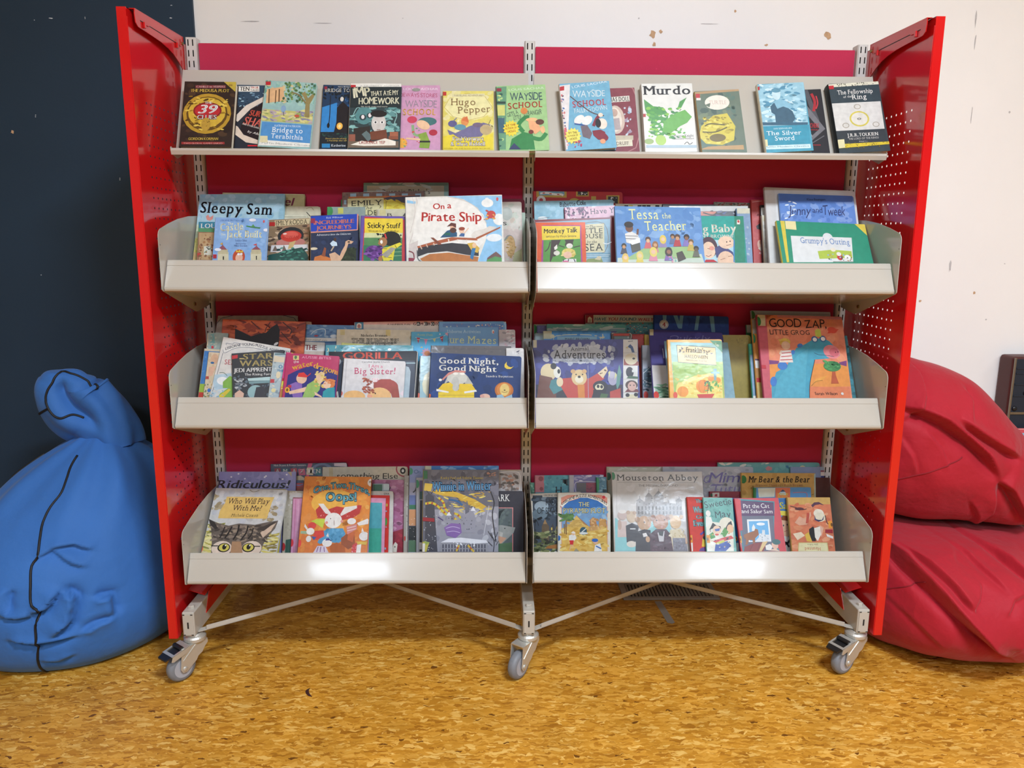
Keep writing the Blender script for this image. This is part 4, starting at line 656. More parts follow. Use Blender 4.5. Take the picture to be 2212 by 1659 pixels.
('s2L','book with a red gem eye and green beast under a stone arch, second shelf left',[-0.6376,-0.1936,1.0431],0.5498,-0.0627,1111,2191,160,'8a7358','b8a078',15,'s',[('S','c8a888 6a4a34 a87a5c 4a3a30',-16,1965,1119,863,90,84,2.4),('P','cdb98e',[169,2161,1111,2176,1095,2009,169,1970]),('T','2f2418','EMILY RODDA',201,1999,1038,2013,139,'sh'),('E','23282c',612,1660,347,270),('E','b8746a',619,1451,384,149),('E','c4382e',625,1644,277,174),('E','d8574a',611,1690,206,102),('E','f2d8cc',456,1728,51,24),('T','a02a24','ROWAN',410,1581,820,1558,90,'s'),('P','d8d4d0',[112,1390,1081,1365,1086,1158,95,1185]),('P','6a5a50',[145,1211,214,1384,297,1203]),('P','6a5a50',[399,1197,443,1386,526,1190]),('P','c8a870',[593,1452,758,1502,676,1270,550,1247]),('P','1f4a44',[31,925,49,1099,300,1144,474,1222,677,1240,930,1285,1089,1040,1094,865]),('S','2f6a5c 173a38 4a8a78',294,1291,1068,866,50,61,2),('P','a82424',[9,2115,179,2106,184,1984,14,1994])]),
('s2L','small blue hardback with castle towers and crowned girl, second shelf left',[-0.7601,-0.2116,1.0399],0.3229,0.0184,1366,1999,120,'7fa4d4','9a8ab8',15,'c',[('S','8cb0dc 74a0d4',27,1970,1418,936,30,128,1),('T','3a5a9a','USBORNE FIRST READING',127,1899,757,1904,45,''),('T','f0ecb4','The',329,1804,474,1808,68,'s'),('T','f4f0c0','Castle',156,1628,735,1678,198,'sb'),('T','f4f0c0','That',171,1516,298,1519,47,'s'),('T','f4f0c0','Jack Built',318,1454,1230,1477,193,'sb'),('T','3a4a7a','Lesley Sims',556,1361,855,1368,52,'s'),('T','3a4a7a','Illustrated by',573,1284,835,1290,36,'s'),('T','3a4a7a','Mike Gordon',540,1220,871,1228,47,'s'),('L','3f7a4a',36,[816,1780,967,1757,1181,1736]),('P','4f8a4c',[942,1757,987,1836,1041,1772]),('P','cfc4a0',[121,1060,404,1067,420,834,137,828]),('P','cfc4a0',[973,1080,1254,1087,1268,855,988,848]),('P','bcae88',[135,1138,379,1144,387,1015,144,1009]),('P','bcae88',[985,1159,1229,1164,1237,1035,994,1029]),('P','8a4a54',[116,1125,239,1257,360,1131]),('P','8a4a54',[994,1146,1112,1252,1230,1151]),('L','8a5a48',10,[240,1244,227,1322]),('L','8a5a48',10,[1120,1245,1110,1317]),('P','d8a03c',[163,1281,227,1317,231,1257]),('P','c83a34',[1023,1276,1110,1312,1114,1260]),('P','2a2420',[263,947,293,948,299,857,269,857]),('P','2a2420',[1116,980,1141,981,1148,878,1123,877]),('E','b8482c',676,944,159,202),('E','e8b094',685,918,94,119),('P','e0b83c',[593,1071,608,1137,649,1086,682,1146,716,1087,770,1133,775,1063]),('E','f2f2f0',666,1016,35,31),('E','f2f2f0',735,1023,35,31),('E','e8e8f0',968,1946,90,42),('E','e8e8f0',1335,1683,70,42),('E','c84a4a',1265,1917,23,39),('E','e8e8f0',124,1125,87,41),('P','b02a34',[9,993,100,995,108,892,16,889])]),
('s2L','navy paperback with a camel rider and bright blue title block, second shelf left',[-0.5076,-0.2107,1.0421],0.384,-0.0467,1254,2131,120,'252f48','d8bc8c',15,'c',[('P','1f3fa8',[0,2114,1236,2141,1216,1694,-19,1677]),('P','d88a72',[-19,1682,1217,1700,1216,1670,-19,1645]),('P','d88a72',[1216,2150,1254,2148,1237,1680,1206,1681]),('T','c8d0e8','Rick Wilkinson',410,2033,840,2037,49,'si'),('T','e07858','INCREDIBLE',82,1875,1132,1887,108,'b'),('T','e07858','JOURNEYS',147,1724,1060,1730,108,'b'),('T','d8dce4','Adventures into the Unknown',158,1557,1046,1558,54,'si'),('S','2a3654 202a44',2,1542,1180,1012,30,130,1),('P','2a3420',[678,847,804,1081,1031,1205,1182,1172,1178,826]),('S','38442c 20281c',730,1191,1178,826,30,62,1),('P','c87038',[79,871,103,976,278,1022,503,933,528,853]),('P','8a4a30',[278,996,354,1233,404,1204,378,965]),('E','d8c4a0',78,1204,100,37),('P','d8a884',[479,1041,629,1088,754,976,805,1107,893,1264,907,1371,982,1408,1120,1362,1057,1298,982,1314,930,1129,829,920,778,842,528,853]),('E','3a2a20',994,1354,35,21),('P','c8dce8',[504,1333,580,1411,680,1353,692,1259,554,1251]),('E','4a3020',635,1435,35,54),('L','b8a084',36,[604,1249,529,1119]),('P','8a2a44',[0,2054,114,2050,114,1914,1,1919])]),
('s2L','purple bordered book with a girl in yellow stripes, second shelf left',[-0.3827,-0.2277,1.0423],0.3229,0.0101,1231,2046,140,'5c4a94','6a5aa0',15,'c',[('P','b83238',[88,2024,1129,1950,1173,823,57,806]),('P','e3c432',[90,1971,1083,1988,1094,1597,104,1581]),('P','c8cc94',[96,1581,1094,1597,1082,1389,94,1374]),('P','4a7a48',[91,1451,1080,1467,1087,1234,99,1219]),('P','2f6a4c',[83,1244,1079,1260,1091,822,99,806]),('L','8ab07a',15,[855,1076,1084,1092]),('L','8ab07a',15,[858,972,1082,986]),('L','8ab07a',15,[852,1179,1081,1193]),('T','1c1a16','Sticky Stuff',182,1712,1023,1726,135,'hb'),('T','4a421c','Written by Kate Walker',203,1604,989,1616,57,'h'),('E','16140f',794,1437,249,197),('S','16140f',416,1573,1049,1259,40,51,1),('E','9a6a40',585,1343,112,129),('L','c8302e',36,[628,1564,675,1435]),('E','f0ece0',548,1342,35,52),('E','9a6a40',495,1302,40,26),('P','dcc834',[479,1173,702,1202,1022,1337,1085,1286,903,1154,862,844,614,840,559,1019]),('L','4a421c',13,[504,1173,703,1163]),('L','4a421c',13,[607,1046,832,1024]),('L','4a421c',13,[611,943,835,921]),('L','4a421c',13,[899,1257,952,1180]),('P','9a9484',[559,994,801,1204,927,1180,711,919]),('E','5a2a74',358,1068,224,180),('S','7a4a94 3a1a54',154,1219,564,839,24,76,2),('P','2a4a7a',[714,816,812,869,913,819]),('E','9a6a40',538,890,55,77)]),
('s2L','large white picture book with a pirate ship and red lettering, second shelf left',[-0.192,-0.2404,1.0479],0.3229,-0.0351,2508,2539,120,'ddd8cc','c8d4dc',15,'c',[('P','86b8dc',[1025,2549,2503,2508,2442,734,1823,753,2065,1362,2078,1776,1866,2199,1498,2445]),('S','e0e4e0 d8e0e4',2049,2429,2269,2266,8,102,1),('E','e6e4dc',2120,2322,155,115),('E','e6e4dc',2406,1871,150,156),('E','dfe4e4',2265,1382,199,103),('P','86b8dc',[36,2459,260,2414,246,2349,35,2381]),('L','c8bcb4',20,[274,2531,317,2139,208,1675,77,1266]),('L','c8bcb4',15,[175,2534,242,2141,107,1574]),('P','e6e2d8',[323,2477,1124,2507,1670,2335,2011,2012,2098,1620,2039,1312,1833,1112,298,1157,154,1418]),('L','c8beb4',15,[1099,2508,1497,2418,1865,2173,2078,1776]),('P','d8d0c4',[1670,1477,1773,1578,1998,1623,1942,1418,1693,1399]),('P','d0c8bc',[1922,1573,2150,1696,2349,1665,1992,1416]),('P','c8bcb4',[65,1266,302,1362,268,901,58,908]),('T','c8342c','On a',717,2184,1179,2205,151,'hb'),('T','c8342c','Pirate Ship',411,1876,1943,1832,238,'hb'),('P','a85a30',[1792,1396,2437,1675,2435,1636,1816,1344]),('L','7a3a20',10,[1792,1370,2436,1657]),('P','2c2a2c',[298,1157,596,1225,1168,1273,1638,1220,1857,1059,1852,906,1580,939,1038,1058,542,1021,269,927]),('P','b06a34',[342,874,591,994,1087,1018,1580,926,1851,880,1823,753,414,795]),('P','a0502c',[274,1209,672,1313,1172,1427,1792,1383,1840,1317,1344,1358,721,1247,298,1157]),('L','c8a890',30,[396,1128,349,1232]),('L','c8a890',30,[546,1175,510,1253]),('L','c8a890',30,[720,1221,697,1286]),('L','e0d0c0',30,[1094,1313,1083,1378]),('L','e0d0c0',30,[1317,1307,1319,1364]),('L','e0d0c0',30,[1541,1287,1555,1346]),('P','7a3e28',[625,1430,700,1428,919,1241,819,1231]),('P','c8a03c',[1564,1248,1739,1269,1883,1110,1830,983,1682,1039]),('E','e0b48a',1749,1191,55,67),('P','2a6a9a',[1685,1116,1784,1113,1700,808,1628,861]),('L','5a5a5c',25,[272,1106,292,875,389,795]),('P','1f4a6a',[873,1423,1052,1599,1202,1646,1311,1539,1308,1436]),('E','e0a888',1203,1672,70,83),('E','4a2818',1213,1607,85,72),('P','5a2818',[1054,1715,1169,1815,1293,1786,1290,1669,1192,1729]),('P','3a5a8a',[1358,1448,1423,1536,1509,1508,1495,1431]),('E','e8b898',1437,1593,65,72),('E','8a3a20',1438,1644,80,47),('L','e8b898',25,[1497,1521,1613,1660]),('P','1f5a4a',[950,1498,1025,1548,1150,1544,1123,1467]),('E','b8382c',2210,2007,115,104),('S','d8a04a b8382c',2015,2142,2331,1873,14,46,2),('P','6a4a44',[2074,848,2175,922,2302,1008,2435,888,2429,735,2046,746]),('P','4f8a4a',[2072,796,2273,880,2445,837,2442,734,2046,746]),('E','c84a4a',2382,2420,30,47),('L','7a2a34',25,[61,1087,172,1032,194,904]),('P','8a3040',[51,908,218,890,167,802,49,806])]),
('s2R','large red picture book with small gold picture frames, second shelf right',[0.1375,-0.1115,1.0217],0.3229,0.001,2494,3052,100,'b32420','9c2020',80,'s',[('P','b8963c',[81,3057,929,3044,928,2867,81,2880]),('P','6a9ab0',[149,3057,862,3049,869,2937,161,2931]),('L','e8e4dc',60,[189,2982,364,3003,605,2963,767,2964,834,2931]),('L','b02a2a',27,[256,2994,323,3000]),('L','b02a2a',28,[444,2984,511,2973]),('L','b02a2a',28,[659,2963,727,2964]),('P','b8963c',[1193,3052,1555,3055,1553,2909,1192,2906]),('P','33302c',[1239,3052,1517,3055,1516,2942,1238,2940]),('S','d8d4c8',1253,3038,1494,2948,10,33,1),('P','b8963c',[2039,2946,2406,2949,2401,2711,2035,2708]),('P','2a2824',[2087,2913,2362,2915,2358,2710,2083,2708]),('S','d8d4c8',2100,2891,2340,2724,14,33,1),('E','d8d4cc',214,2791,129,129),('E','b02a34',214,2791,54,56),('E','b8963c',1142,2771,140,84),('P','b8963c',[1615,2915,1750,2916,1748,2804,1613,2802]),('L','8a1c1c',16,[-15,2538,25,2538])]),
('s2R','cream book with a black and yellow patterned strip, behind the blue classroom picture book',[0.3365,-0.1214,1.0229],0.3229,-0.0001,1903,2686,80,'cfc6a4','b8ac88',15,'c',[('P','d8ccb0',[13,2671,1898,2684,1896,2634,12,2621]),('P','2a2a28',[241,2645,348,2645,346,2567,239,2567]),('P','d8c23c',[364,2646,472,2646,470,2568,362,2567]),('P','e0dccc',[488,2646,595,2647,593,2569,486,2568]),('P','2a2a28',[611,2647,719,2648,717,2570,609,2569]),('P','2a2a28',[735,2648,842,2649,840,2571,733,2570]),('P','2a2a28',[858,2649,966,2650,964,2571,856,2571]),('P','e0dccc',[982,2650,1089,2650,1087,2572,980,2572]),('P','2a2a28',[1106,2651,1213,2651,1211,2573,1103,2572]),('P','e0dccc',[1229,2651,1337,2652,1335,2574,1227,2573]),('P','d8c23c',[1353,2652,1461,2653,1458,2575,1351,2574]),('P','2a2a28',[1477,2653,1584,2654,1582,2576,1474,2575]),('P','e0dccc',[1600,2654,1708,2655,1706,2576,1598,2576]),('P','c88a4a',[1724,2655,1832,2655,1830,2577,1722,2577])]),
('s2R','dark grey book behind the blue classroom picture book, top edge only',[0.4429,-0.1312,1.0246],0.3229,0.0007,1448,2659,80,'3a363c','302c34',15,'c',[]),
('s2R','mottled grey-brown book top peeping out left of the red spotted book',[0.575,-0.0876,1.0185],0.3229,0.0232,1071,2812,80,'8a8474','9a927c',15,'c',[('S','6a6458 a89c84 8a3a34 4a4844',14,2792,1041,2723,40,45,2)]),
('s2R','pale grey book with a dark swirling picture, behind the teal book',[0.4967,-0.1426,1.0277],0.3229,-0.0086,2177,2574,100,'b8b6ae','c2beb2',15,'s',[('P','34363c',[75,2427,2060,2423,2029,1804,51,1809]),('S','5a5e74 8a8c98 24262a 3c4a7a',102,2419,2013,2024,60,70,3),('P','c06a50',[155,2418,1300,2416,1214,2301,150,2303]),('L','2a201c',38,[925,2384,1188,2314,1312,2397])]),
('s2R','narrow blue book with a cream top, right of the teal book',[0.5886,-0.1565,1.0297],0.3229,-0.0125,358,2489,120,'7c94b0','6a88ac',15,'c',[('P','c9c3a8',[0,2488,358,2486,350,2335,-8,2337]),('S','8aa0b8 a8b4bc',0,2009,287,1004,20,54,1)]),
('s2R','light blue book with black handwritten lettering, second shelf right of the middle post',[0.1311,-0.1322,1.028],0.3229,-0.0271,2187,2714,100,'84b0c0','9ab8c0',60,'c',[('S','94bccc 7aa8bc',39,2658,2146,2146,40,136,1),('T','17191c','Babette Cole',705,2529,1420,2575,133,'hb'),('E','d8e0dc',210,2213,132,61),('L','4a4a4a',11,[77,2202,397,2237]),('P','a8c0c4',[2186,2726,2253,2725,2226,2144,2160,2145])]),
('s2R','pink patterned book tilted behind the maroon bordered book, second shelf right',[0.1783,-0.142,1.0296],0.3229,-0.0465,1392,2523,80,'cfa0ac','8a3a54',15,'c',[('S','5a2a4c 8a4a70 e8d0d4 3a1a34',1,2510,642,2154,50,65,1),('P','d4a4b0',[677,2510,1397,2543,1386,2179,657,2181]),('T','231c20','Have You',710,2302,1568,2323,148,'s'),('L','5a2a4c',32,[315,2442,424,2493,576,2377,542,2240]),('P','4a2440',[368,2440,461,2436,456,2354,363,2358]),('L','e8dcd8',27,[743,2502,945,2549])]),
('s2R','maroon bordered book with a seaside scene, second shelf right of the middle post',[0.1298,-0.1552,1.0337],0.3229,-0.041,2168,2126,120,'7a343a','6a2c34',15,'c',[('P','84a4b4',[39,2056,2067,2081,2009,852,12,923]),('P','d0c69c',[1029,1940,1891,1959,1862,1153,987,1157]),('L','6a5a3a',13,[1029,1940,1891,1959,1862,1153,987,1157]),('T','2a2a28','The',1490,1837,1652,1831,81,'si'),('T','2a2a28','LITTLE',1121,1706,1841,1694,130,'s'),('T','2a2a28','HOUSE',1113,1557,1833,1546,124,'s'),('T','2a2a28','by the',1407,1425,1668,1416,70,'si'),('T','2a2a28','SEA',1329,1204,1813,1203,194,'s'),('P','6a94a4',[987,1157,2025,1120,2017,999,981,1036]),('L','d8e0e0',13,[1089,1100,2001,1078]),('L','d8e0e0',13,[1347,1050,1973,1036]),('P','7c8a50',[1311,877,1395,981,1761,995,1806,859]),('P','c8b890',[1577,961,1686,1052,1763,1022,1731,929]),('L','e8e8e4',21,[1838,1410,1941,1379,2062,1429]),('L','3a3a3a',11,[1393,1878,1485,1881]),('L','3a3a3a',11,[1676,1877,1839,1876])]),
('s2R','teal book with smiling children and a tan page edge, second shelf right',[0.497,-0.1912,1.0373],0.4102,-0.0061,1674,2250,140,'2a8a80','d2b888',15,'c',[('P','2c9688',[26,2247,1674,2248,1621,1559,-15,1560]),('P','2a7c60',[1430,2248,1674,2248,1628,917,1343,917]),('T','e8e4cc','Big Baby',297,1760,1429,1782,234,'b'),('T','dfe0d0','ANTHONY BROWNE',-37,1615,1375,1615,95,'sb'),('P','a8ccd4',[544,1554,1352,1554,1305,917,503,918]),('E','4a3038',673,1344,234,304),('E','e8c0a0',668,1261,176,243),('E','e0907c',749,1316,68,61),('L','8a3a30',16,[580,1107,656,1085,732,1129]),('L','5a3020',13,[633,1316,696,1294]),('P','b8242c',[516,918,572,992,779,991,878,917]),('P','45436c',[827,1316,963,1399,1141,1343,1313,1205,1327,1040,1046,1096,860,1041]),('E','e8c0a0',1151,1482,219,183),('L','6a3a30',13,[1145,1399,1277,1421]),('E','3a2a28',1165,1496,16,22),('E','3a2a28',1258,1515,16,22),('E','e4b898',1113,958,233,275),('L','8a5a40',13,[960,986,1092,1027]),('L','8a5a40',13,[1174,1082,1279,1095]),('P','3a7ab0',[1352,1554,1386,1554,1338,917,1305,917]),('E','b83a34',1529,2073,47,68),('P','d8d4c8',[1487,2138,1571,2138,1561,2006,1477,2006]),('E','b83a34',1525,2090,29,39)]),
('s2R','orange book with monkeys and a yellow title panel, beside the middle post, second shelf',[0.0858,-0.17,1.0327],0.3229,-0.0149,1333,2022,120,'d8521f','c8452a',15,'c',[('P','a03a7c',[181,1945,1221,1936,1230,886,120,897]),('P','4f8a34',[210,1837,1187,1856,1191,886,171,896]),('P','e6c42c',[155,1924,1194,1910,1179,1555,159,1529]),('T','26201a','Monkey Talk',215,1716,1116,1735,129,'hb'),('T','3c3218','written by Maya Simons',264,1595,1081,1609,64,'h'),('P','3a2a20',[405,1527,664,1532,555,1298,447,1085,378,926,353,926,371,1166]),('P','3a2a20',[768,1531,1015,1535,972,1401,817,1402]),('L','3a2a20',26,[378,1487,322,1300,230,1207]),('P','e8e0cc',[478,1325,558,1405,568,1298,489,1232]),('E','cfc8ac',513,1165,116,75),('E','3a2a20',474,1165,78,96),('E','d8d0bc',539,1164,78,59),('E','3a2a20',881,1402,109,91),('E','e4dcc8',893,1361,88,70),('L','3a2a20',24,[609,1377,763,1323]),('L','3a2a20',24,[996,1320,1178,1359]),('E','d8c060',862,1161,186,133),('S','e0cc78 c8ac4a',696,1256,1066,1053,30,53,2),('E','e4b090',835,1108,114,96),('P','d8d4cc',[689,950,806,1002,1065,999,1062,887,674,891]),('L','2a2a2a',24,[728,989,701,910]),('L','2a2a2a',24,[858,996,843,908]),('L','2a2a2a',24,[1000,995,1036,906]),('E','d05a84',778,909,88,43),('E','c0402c',18,956,36,59)]),
('s2R','blue picture book with a teacher and seated class, second shelf right',[0.3409,-0.2332,1.0463],0.5323,0.0139,2313,2559,120,'5a86bc','6a90b8',15,'s',[('S','6a94c8 5480b8 7aa0cc',24,2504,2220,1602,60,196,1),('T','e6e49c','Tessa',372,2153,1162,2170,321,'s'),('T','e6e49c','the',1260,2202,1501,2207,167,'s'),('T','e6e49c','Teacher',781,1807,1883,1853,294,'s'),('P','b8c4b0',[17,980,2236,1139,2293,882,11,838]),('P','90b070',[716,1281,1946,1364,2227,1024,192,926]),('P','d8d4cc',[237,1708,408,1785,583,1686,604,1598,415,1391,265,1446]),('L','4a4a4c',16,[248,1649,581,1642]),('L','4a4a4c',16,[244,1562,576,1554]),('E','6a4430',361,1886,103,130),('E','2c2420',352,1990,124,95),('L','6a4430',55,[570,1685,591,1862]),('P','4a4a40',[366,1419,623,1453,637,1222,404,1131]),('P','e8ecec',[317,1476,630,1599,635,1453,415,1376]),('P','c05a5c',[782,1468,900,1470,932,1276,729,1272]),('E','4a3428',845,1550,73,81),('E','d8a880',843,1506,49,56),('P','c07080',[969,1344,1082,1346,1112,1162,919,1159]),('E','8a5a30',1027,1374,82,116),('E','8a5a30',1030,1422,70,77),('E','c89468',1028,1380,47,53),('P','8a7aa0',[1178,1517,1302,1519,1335,1316,1121,1311]),('E','d8b84a',1242,1550,90,129),('E','d8b84a',1245,1603,77,85),('E','e0b894',1242,1557,52,59),('P','5a6a8a',[1450,1592,1552,1594,1578,1427,1403,1424]),('E','3a2a20',1505,1663,63,70),('E','a87850',1503,1625,43,49),('P','a8343a',[1565,1554,1689,1556,1720,1352,1506,1348]),('E','4a3020',1632,1640,77,85),('E','c08a60',1629,1594,52,59),('P','7a6aa8',[1808,1559,1933,1561,1963,1357,1749,1353]),('E','2a201c',1877,1645,77,85),('E','7a5238',1873,1599,52,59),('P','b8a048',[1917,1418,2035,1421,2064,1227,1860,1223]),('E','6a5030',1982,1500,73,81),('E','d8a880',1979,1456,50,56),('P','3a3a44',[141,1273,247,1275,278,1100,95,1097]),('E','2a2a28',197,1346,66,73),('E','c08a58',195,1307,45,51),('P','d8bc58',[157,949,280,951,315,751,104,747]),('E','d8b050',220,981,89,126),('E','d8b050',222,1033,76,83),('E','e0b890',220,988,51,58),('P','d0b840',[537,1010,665,1013,702,804,480,800]),('E','d8c060',603,1045,93,132),('E','d8c060',605,1099,80,87),('E','e0c090',603,1051,54,61),('P','cc7a8c',[893,1126,1033,1129,1071,901,830,896]),('E','d8c058',965,1164,102,144),('E','d8c058',968,1223,87,95),('E','e0b090',965,1171,59,66),('P','7a5a9a',[1303,1137,1438,1140,1473,921,1241,916]),('E','2f2622',1373,1173,98,138),('E','2f2622',1376,1230,83,92),('E','8a5a40',1373,1180,56,64),('P','5a5a48',[2046,1221,2158,1224,2185,1040,1992,1036]),('E','2a2a26',2108,1299,70,77),('E','5a4a38',2105,1257,47,53),('P','3a3028',[1575,1154,1732,1215,1818,987,1608,883]),('S','d8889c 5ab0a8',1364,1035,1583,883,16,38,1)]),
('s2R','red book with small creatures down its edge, second shelf right bay',[0.6774,-0.1016,1.0204],0.3229,0.0034,1011,2864,120,'b2342e','a82c28',15,'s',[('S','b8403a a82a28',26,2824,277,1062,30,111,1),('P','23201f',[104,2092,217,2177,235,1981,128,2008]),('E','d8a08a',190,1561,70,128),('E','b8785c',220,1617,38,56),('P','d8c8b0',[132,1449,242,1506,235,1339]),('L','d89a90',14,[24,2796,299,2827]),('E','c88',207,1311,54,33)]),
('s2R','white book with a black top band, between the red and the plastic-wrapped books',[0.6913,-0.1134,1.022],0.3229,0.0036,842,2686,100,'d4d0c4','2a2a2c',15,'s',[('P','1c1a1a',[0,2694,734,2702,730,2618,-3,2610]),('E','a83a34',258,2621,43,28),('P','7a9ab0',[114,2493,344,2496,342,2451,112,2448]),('S','a8a49a e8e4dc',14,2380,227,1076,24,66,3)]),
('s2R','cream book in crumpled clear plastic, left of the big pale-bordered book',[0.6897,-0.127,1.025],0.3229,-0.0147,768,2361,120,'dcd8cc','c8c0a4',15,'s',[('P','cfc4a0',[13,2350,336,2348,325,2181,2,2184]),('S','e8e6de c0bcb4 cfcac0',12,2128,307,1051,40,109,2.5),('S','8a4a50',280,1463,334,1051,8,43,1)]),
('s2R','tallest book of the right bay, wide pale plastic-covered border, second shelf',[0.7717,-0.1784,1.0399],0.4887,0.0398,2530,3190,120,'cfcbc4','c4c0b8',100,'s',[('P','d8d5cf',[268,3126,2670,3133,2506,1004,274,903])]),
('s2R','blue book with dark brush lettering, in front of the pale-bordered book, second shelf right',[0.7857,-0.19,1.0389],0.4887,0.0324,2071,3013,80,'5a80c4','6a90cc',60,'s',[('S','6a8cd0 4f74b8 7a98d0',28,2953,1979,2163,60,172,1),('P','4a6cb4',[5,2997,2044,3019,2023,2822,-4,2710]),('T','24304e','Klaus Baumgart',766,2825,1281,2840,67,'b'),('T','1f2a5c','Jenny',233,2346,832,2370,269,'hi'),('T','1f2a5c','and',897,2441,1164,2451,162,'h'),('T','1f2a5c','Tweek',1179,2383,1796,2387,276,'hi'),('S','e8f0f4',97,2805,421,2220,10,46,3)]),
('s2R','green book with a white story panel and yellow corners, second shelf far right',[0.7803,-0.2432,1.0529],0.672,0.0469,2403,2243,120,'2f8a6c','d8c04a',15,'s',[('P','e0c24a',[2119,2249,2506,2247,2474,1758]),('P','d8c04a',[103,2249,220,2249,167,851,104,847]),('E','d9dcd8',1318,1728,136,160),('P','dcdcd6',[323,1739,1963,1763,1869,941,282,857]),('T','5a7cb0',"Grumpy's Outing",563,1508,1877,1515,190,'s'),('P','a8bc4a',[976,1258,1371,1327,1880,1306,1868,1083,989,1004]),('E','c03a38',1539,1097,77,110),('E','e8e0d4',1528,1192,62,65),('E','e8dcc4',1397,1328,67,65),('E','f0ece4',1742,1092,82,84),('S','4a4a48 b88a5c 8ab0c8',1219,1175,1846,956,20,47,1),('P','4a6a4a',[1334,935,1873,963,1869,944,1331,916]),('P','e8d89a',[234,2249,521,2245,506,1946,223,1963])]),
('s3L','tall white book with a navy ruled border, third shelf far left',[-0.7683,-0.1823,0.6861],0.5585,-0.0082,2269,3236,62,'cfcdc6','bcb8b0',100,'c',[('L','2a3468',15,[127,2019,97,3154,2159,3159,2272,2007]),('P','d8d6d0',[153,3098,2121,3089,2218,2008,286,2018])]),
('s3L','small pinkish book corner peeping out behind the red and black book',[-0.6241,-0.1893,0.6851],0.3316,-0.0154,602,2829,37,'c89a8a','b88a7a',80,'c',[]),
('s3L','blue book with a white caption strip, third shelf left bay',[-0.5471,-0.1959,0.687],0.3316,0.0134,1490,2726,50,'5a80ac','4a709c',15,'c',[('S','6a90b8 4a6a9a 88a4c0',49,2706,1432,2396,40,73,2),('L','c8d4dc',19,[206,2450,343,2575,582,2604,590,2432]),('E','a83a44',351,2415,57,25),('E','c8d4dc',831,2411,96,49),('P','dcd8d0',[31,2361,1433,2359,1437,2269,29,2263]),('T','2a2a2c','read-it-yourself story',46,2288,658,2273,44,'si'),('P','2a5a8a',[29,2255,1437,2278,1439,2225,32,2202])]),
('s3L','white book with THE in maroon capitals, third shelf left bay',[-0.597,-0.2014,0.688],0.3316,0.0434,597,2248,37,'d4d0c8','c8c4bc',15,'c',[('E','e8e4dc',744,2276,67,59),('T','8a1f2c','THE',78,2018,388,2025,141,'b'),('P','b8a89a',[34,1979,1331,2039,1363,1603,69,1543])]),
('s3L','pale pink and cream wide book, black lettered squares across its top edge, third shelf left',[-0.3506,-0.2021,0.6898],0.3316,-0.0233,2414,2811,50,'d08a80','8aa0ac',15,'c',[('P','3a7494',[8,2821,241,2816,242,2605,9,2609]),('P','d8d0c4',[46,2634,58,2763,121,2793,184,2760,192,2631]),('E','a86a60',121,2697,45,57),('P','cfc0b4',[247,2746,2412,2703,2410,2484,248,2527]),('P','d49a90',[246,2816,2413,2773,2412,2701,247,2744]),('T','4a3a34','A NUMBER FUN',888,2716,1517,2703,36,'b'),('P','1c1a1c',[1694,2787,1785,2786,1784,2677,1693,2679]),('P','1c1a1c',[1896,2783,1987,2782,1986,2673,1895,2675]),('P','1c1a1c',[2090,2780,2181,2778,2180,2669,2089,2671]),('P','1c1a1c',[2282,2776,2373,2774,2372,2665,2281,2667]),('T','1c1a1c','G',1600,2696,1671,2695,72,'b'),('T','e8e4dc','A',1699,2694,1769,2693,72,'b'),('T','1c1a1c','M',1797,2692,1867,2691,72,'b'),('T','e8e4dc','E',1895,2690,1966,2689,72,'b'),('T','1c1a1c','B',1993,2688,2064,2687,72,'b'),('T','e8e4dc','O',2092,2687,2162,2685,72,'b'),('T','1c1a1c','O',2190,2685,2261,2683,72,'b'),('T','e8e4dc','K',2288,2683,2359,2681,72,'b')]),
('s3L','blue activity book with pale yellow lettering, right end of third shelf left bay',[-0.1514,-0.2107,0.6895],0.3316,-0.0092,1840,2830,62,'4a80b0','3f6c9c',100,'s',[('P','2a5a98',[101,2777,1738,2768,1737,2664,101,2674]),('P','2a5a98',[1612,2768,1751,2768,1742,1730,1604,1731]),('S','c8b89a b86a4a 8ab0b8 d8d4c8',126,2764,1737,2677,26,31,1),('S','c8b89a b86a4a 8ab0b8',1624,2652,1733,2164,16,36,1),('T','a8c8d4','Usborne Activities',227,2511,1127,2501,87,'s'),('T','c8d08a','Pleasure Mazes',-348,2241,1552,2196,204,'s'),('E','d8d4c8',1472,2537,33,57),('E','c24a3a',1479,2524,20,36),('L','d8d4c8',8,[1751,2806,1813,2677,1817,1730])]),
('s3L','grey floral thin book beside the middle post, third shelf left',[-0.0567,-0.2165,0.6895],0.3316,-0.0134,440,2610,37,'b0a4a4','9a9494',50,'c',[('S','c8bcbc 8a8488 b88a90 d0c8c8',125,2590,410,1492,60,56,2)]),
('s3L','cream book with thick black outlined lettering, third shelf left',[-0.4196,-0.2096,0.689],0.3316,0.0068,2111,2595,50,'cfc5ae','bfb294',80,'c',[('S','d4cab4 c8bca2',46,2564,2087,2047,20,152,1),('P','cfbf88',[83,2585,207,2586,213,2438,88,2436]),('P','d0bc7a',[1321,2597,1446,2599,1451,2424,1326,2423]),('T','1a1a1a','Nicholas Brennan',657,2396,1357,2403,67,'sb'),('T','c8c0ae',"THE BUNDLES'",408,2222,1670,2222,117,'sbo1a1a1a'),('T','c8c0ae','QUEST',737,2085,1511,2093,122,'sbo1a1a1a'),('E','a89a70',2029,2379,50,61)]),
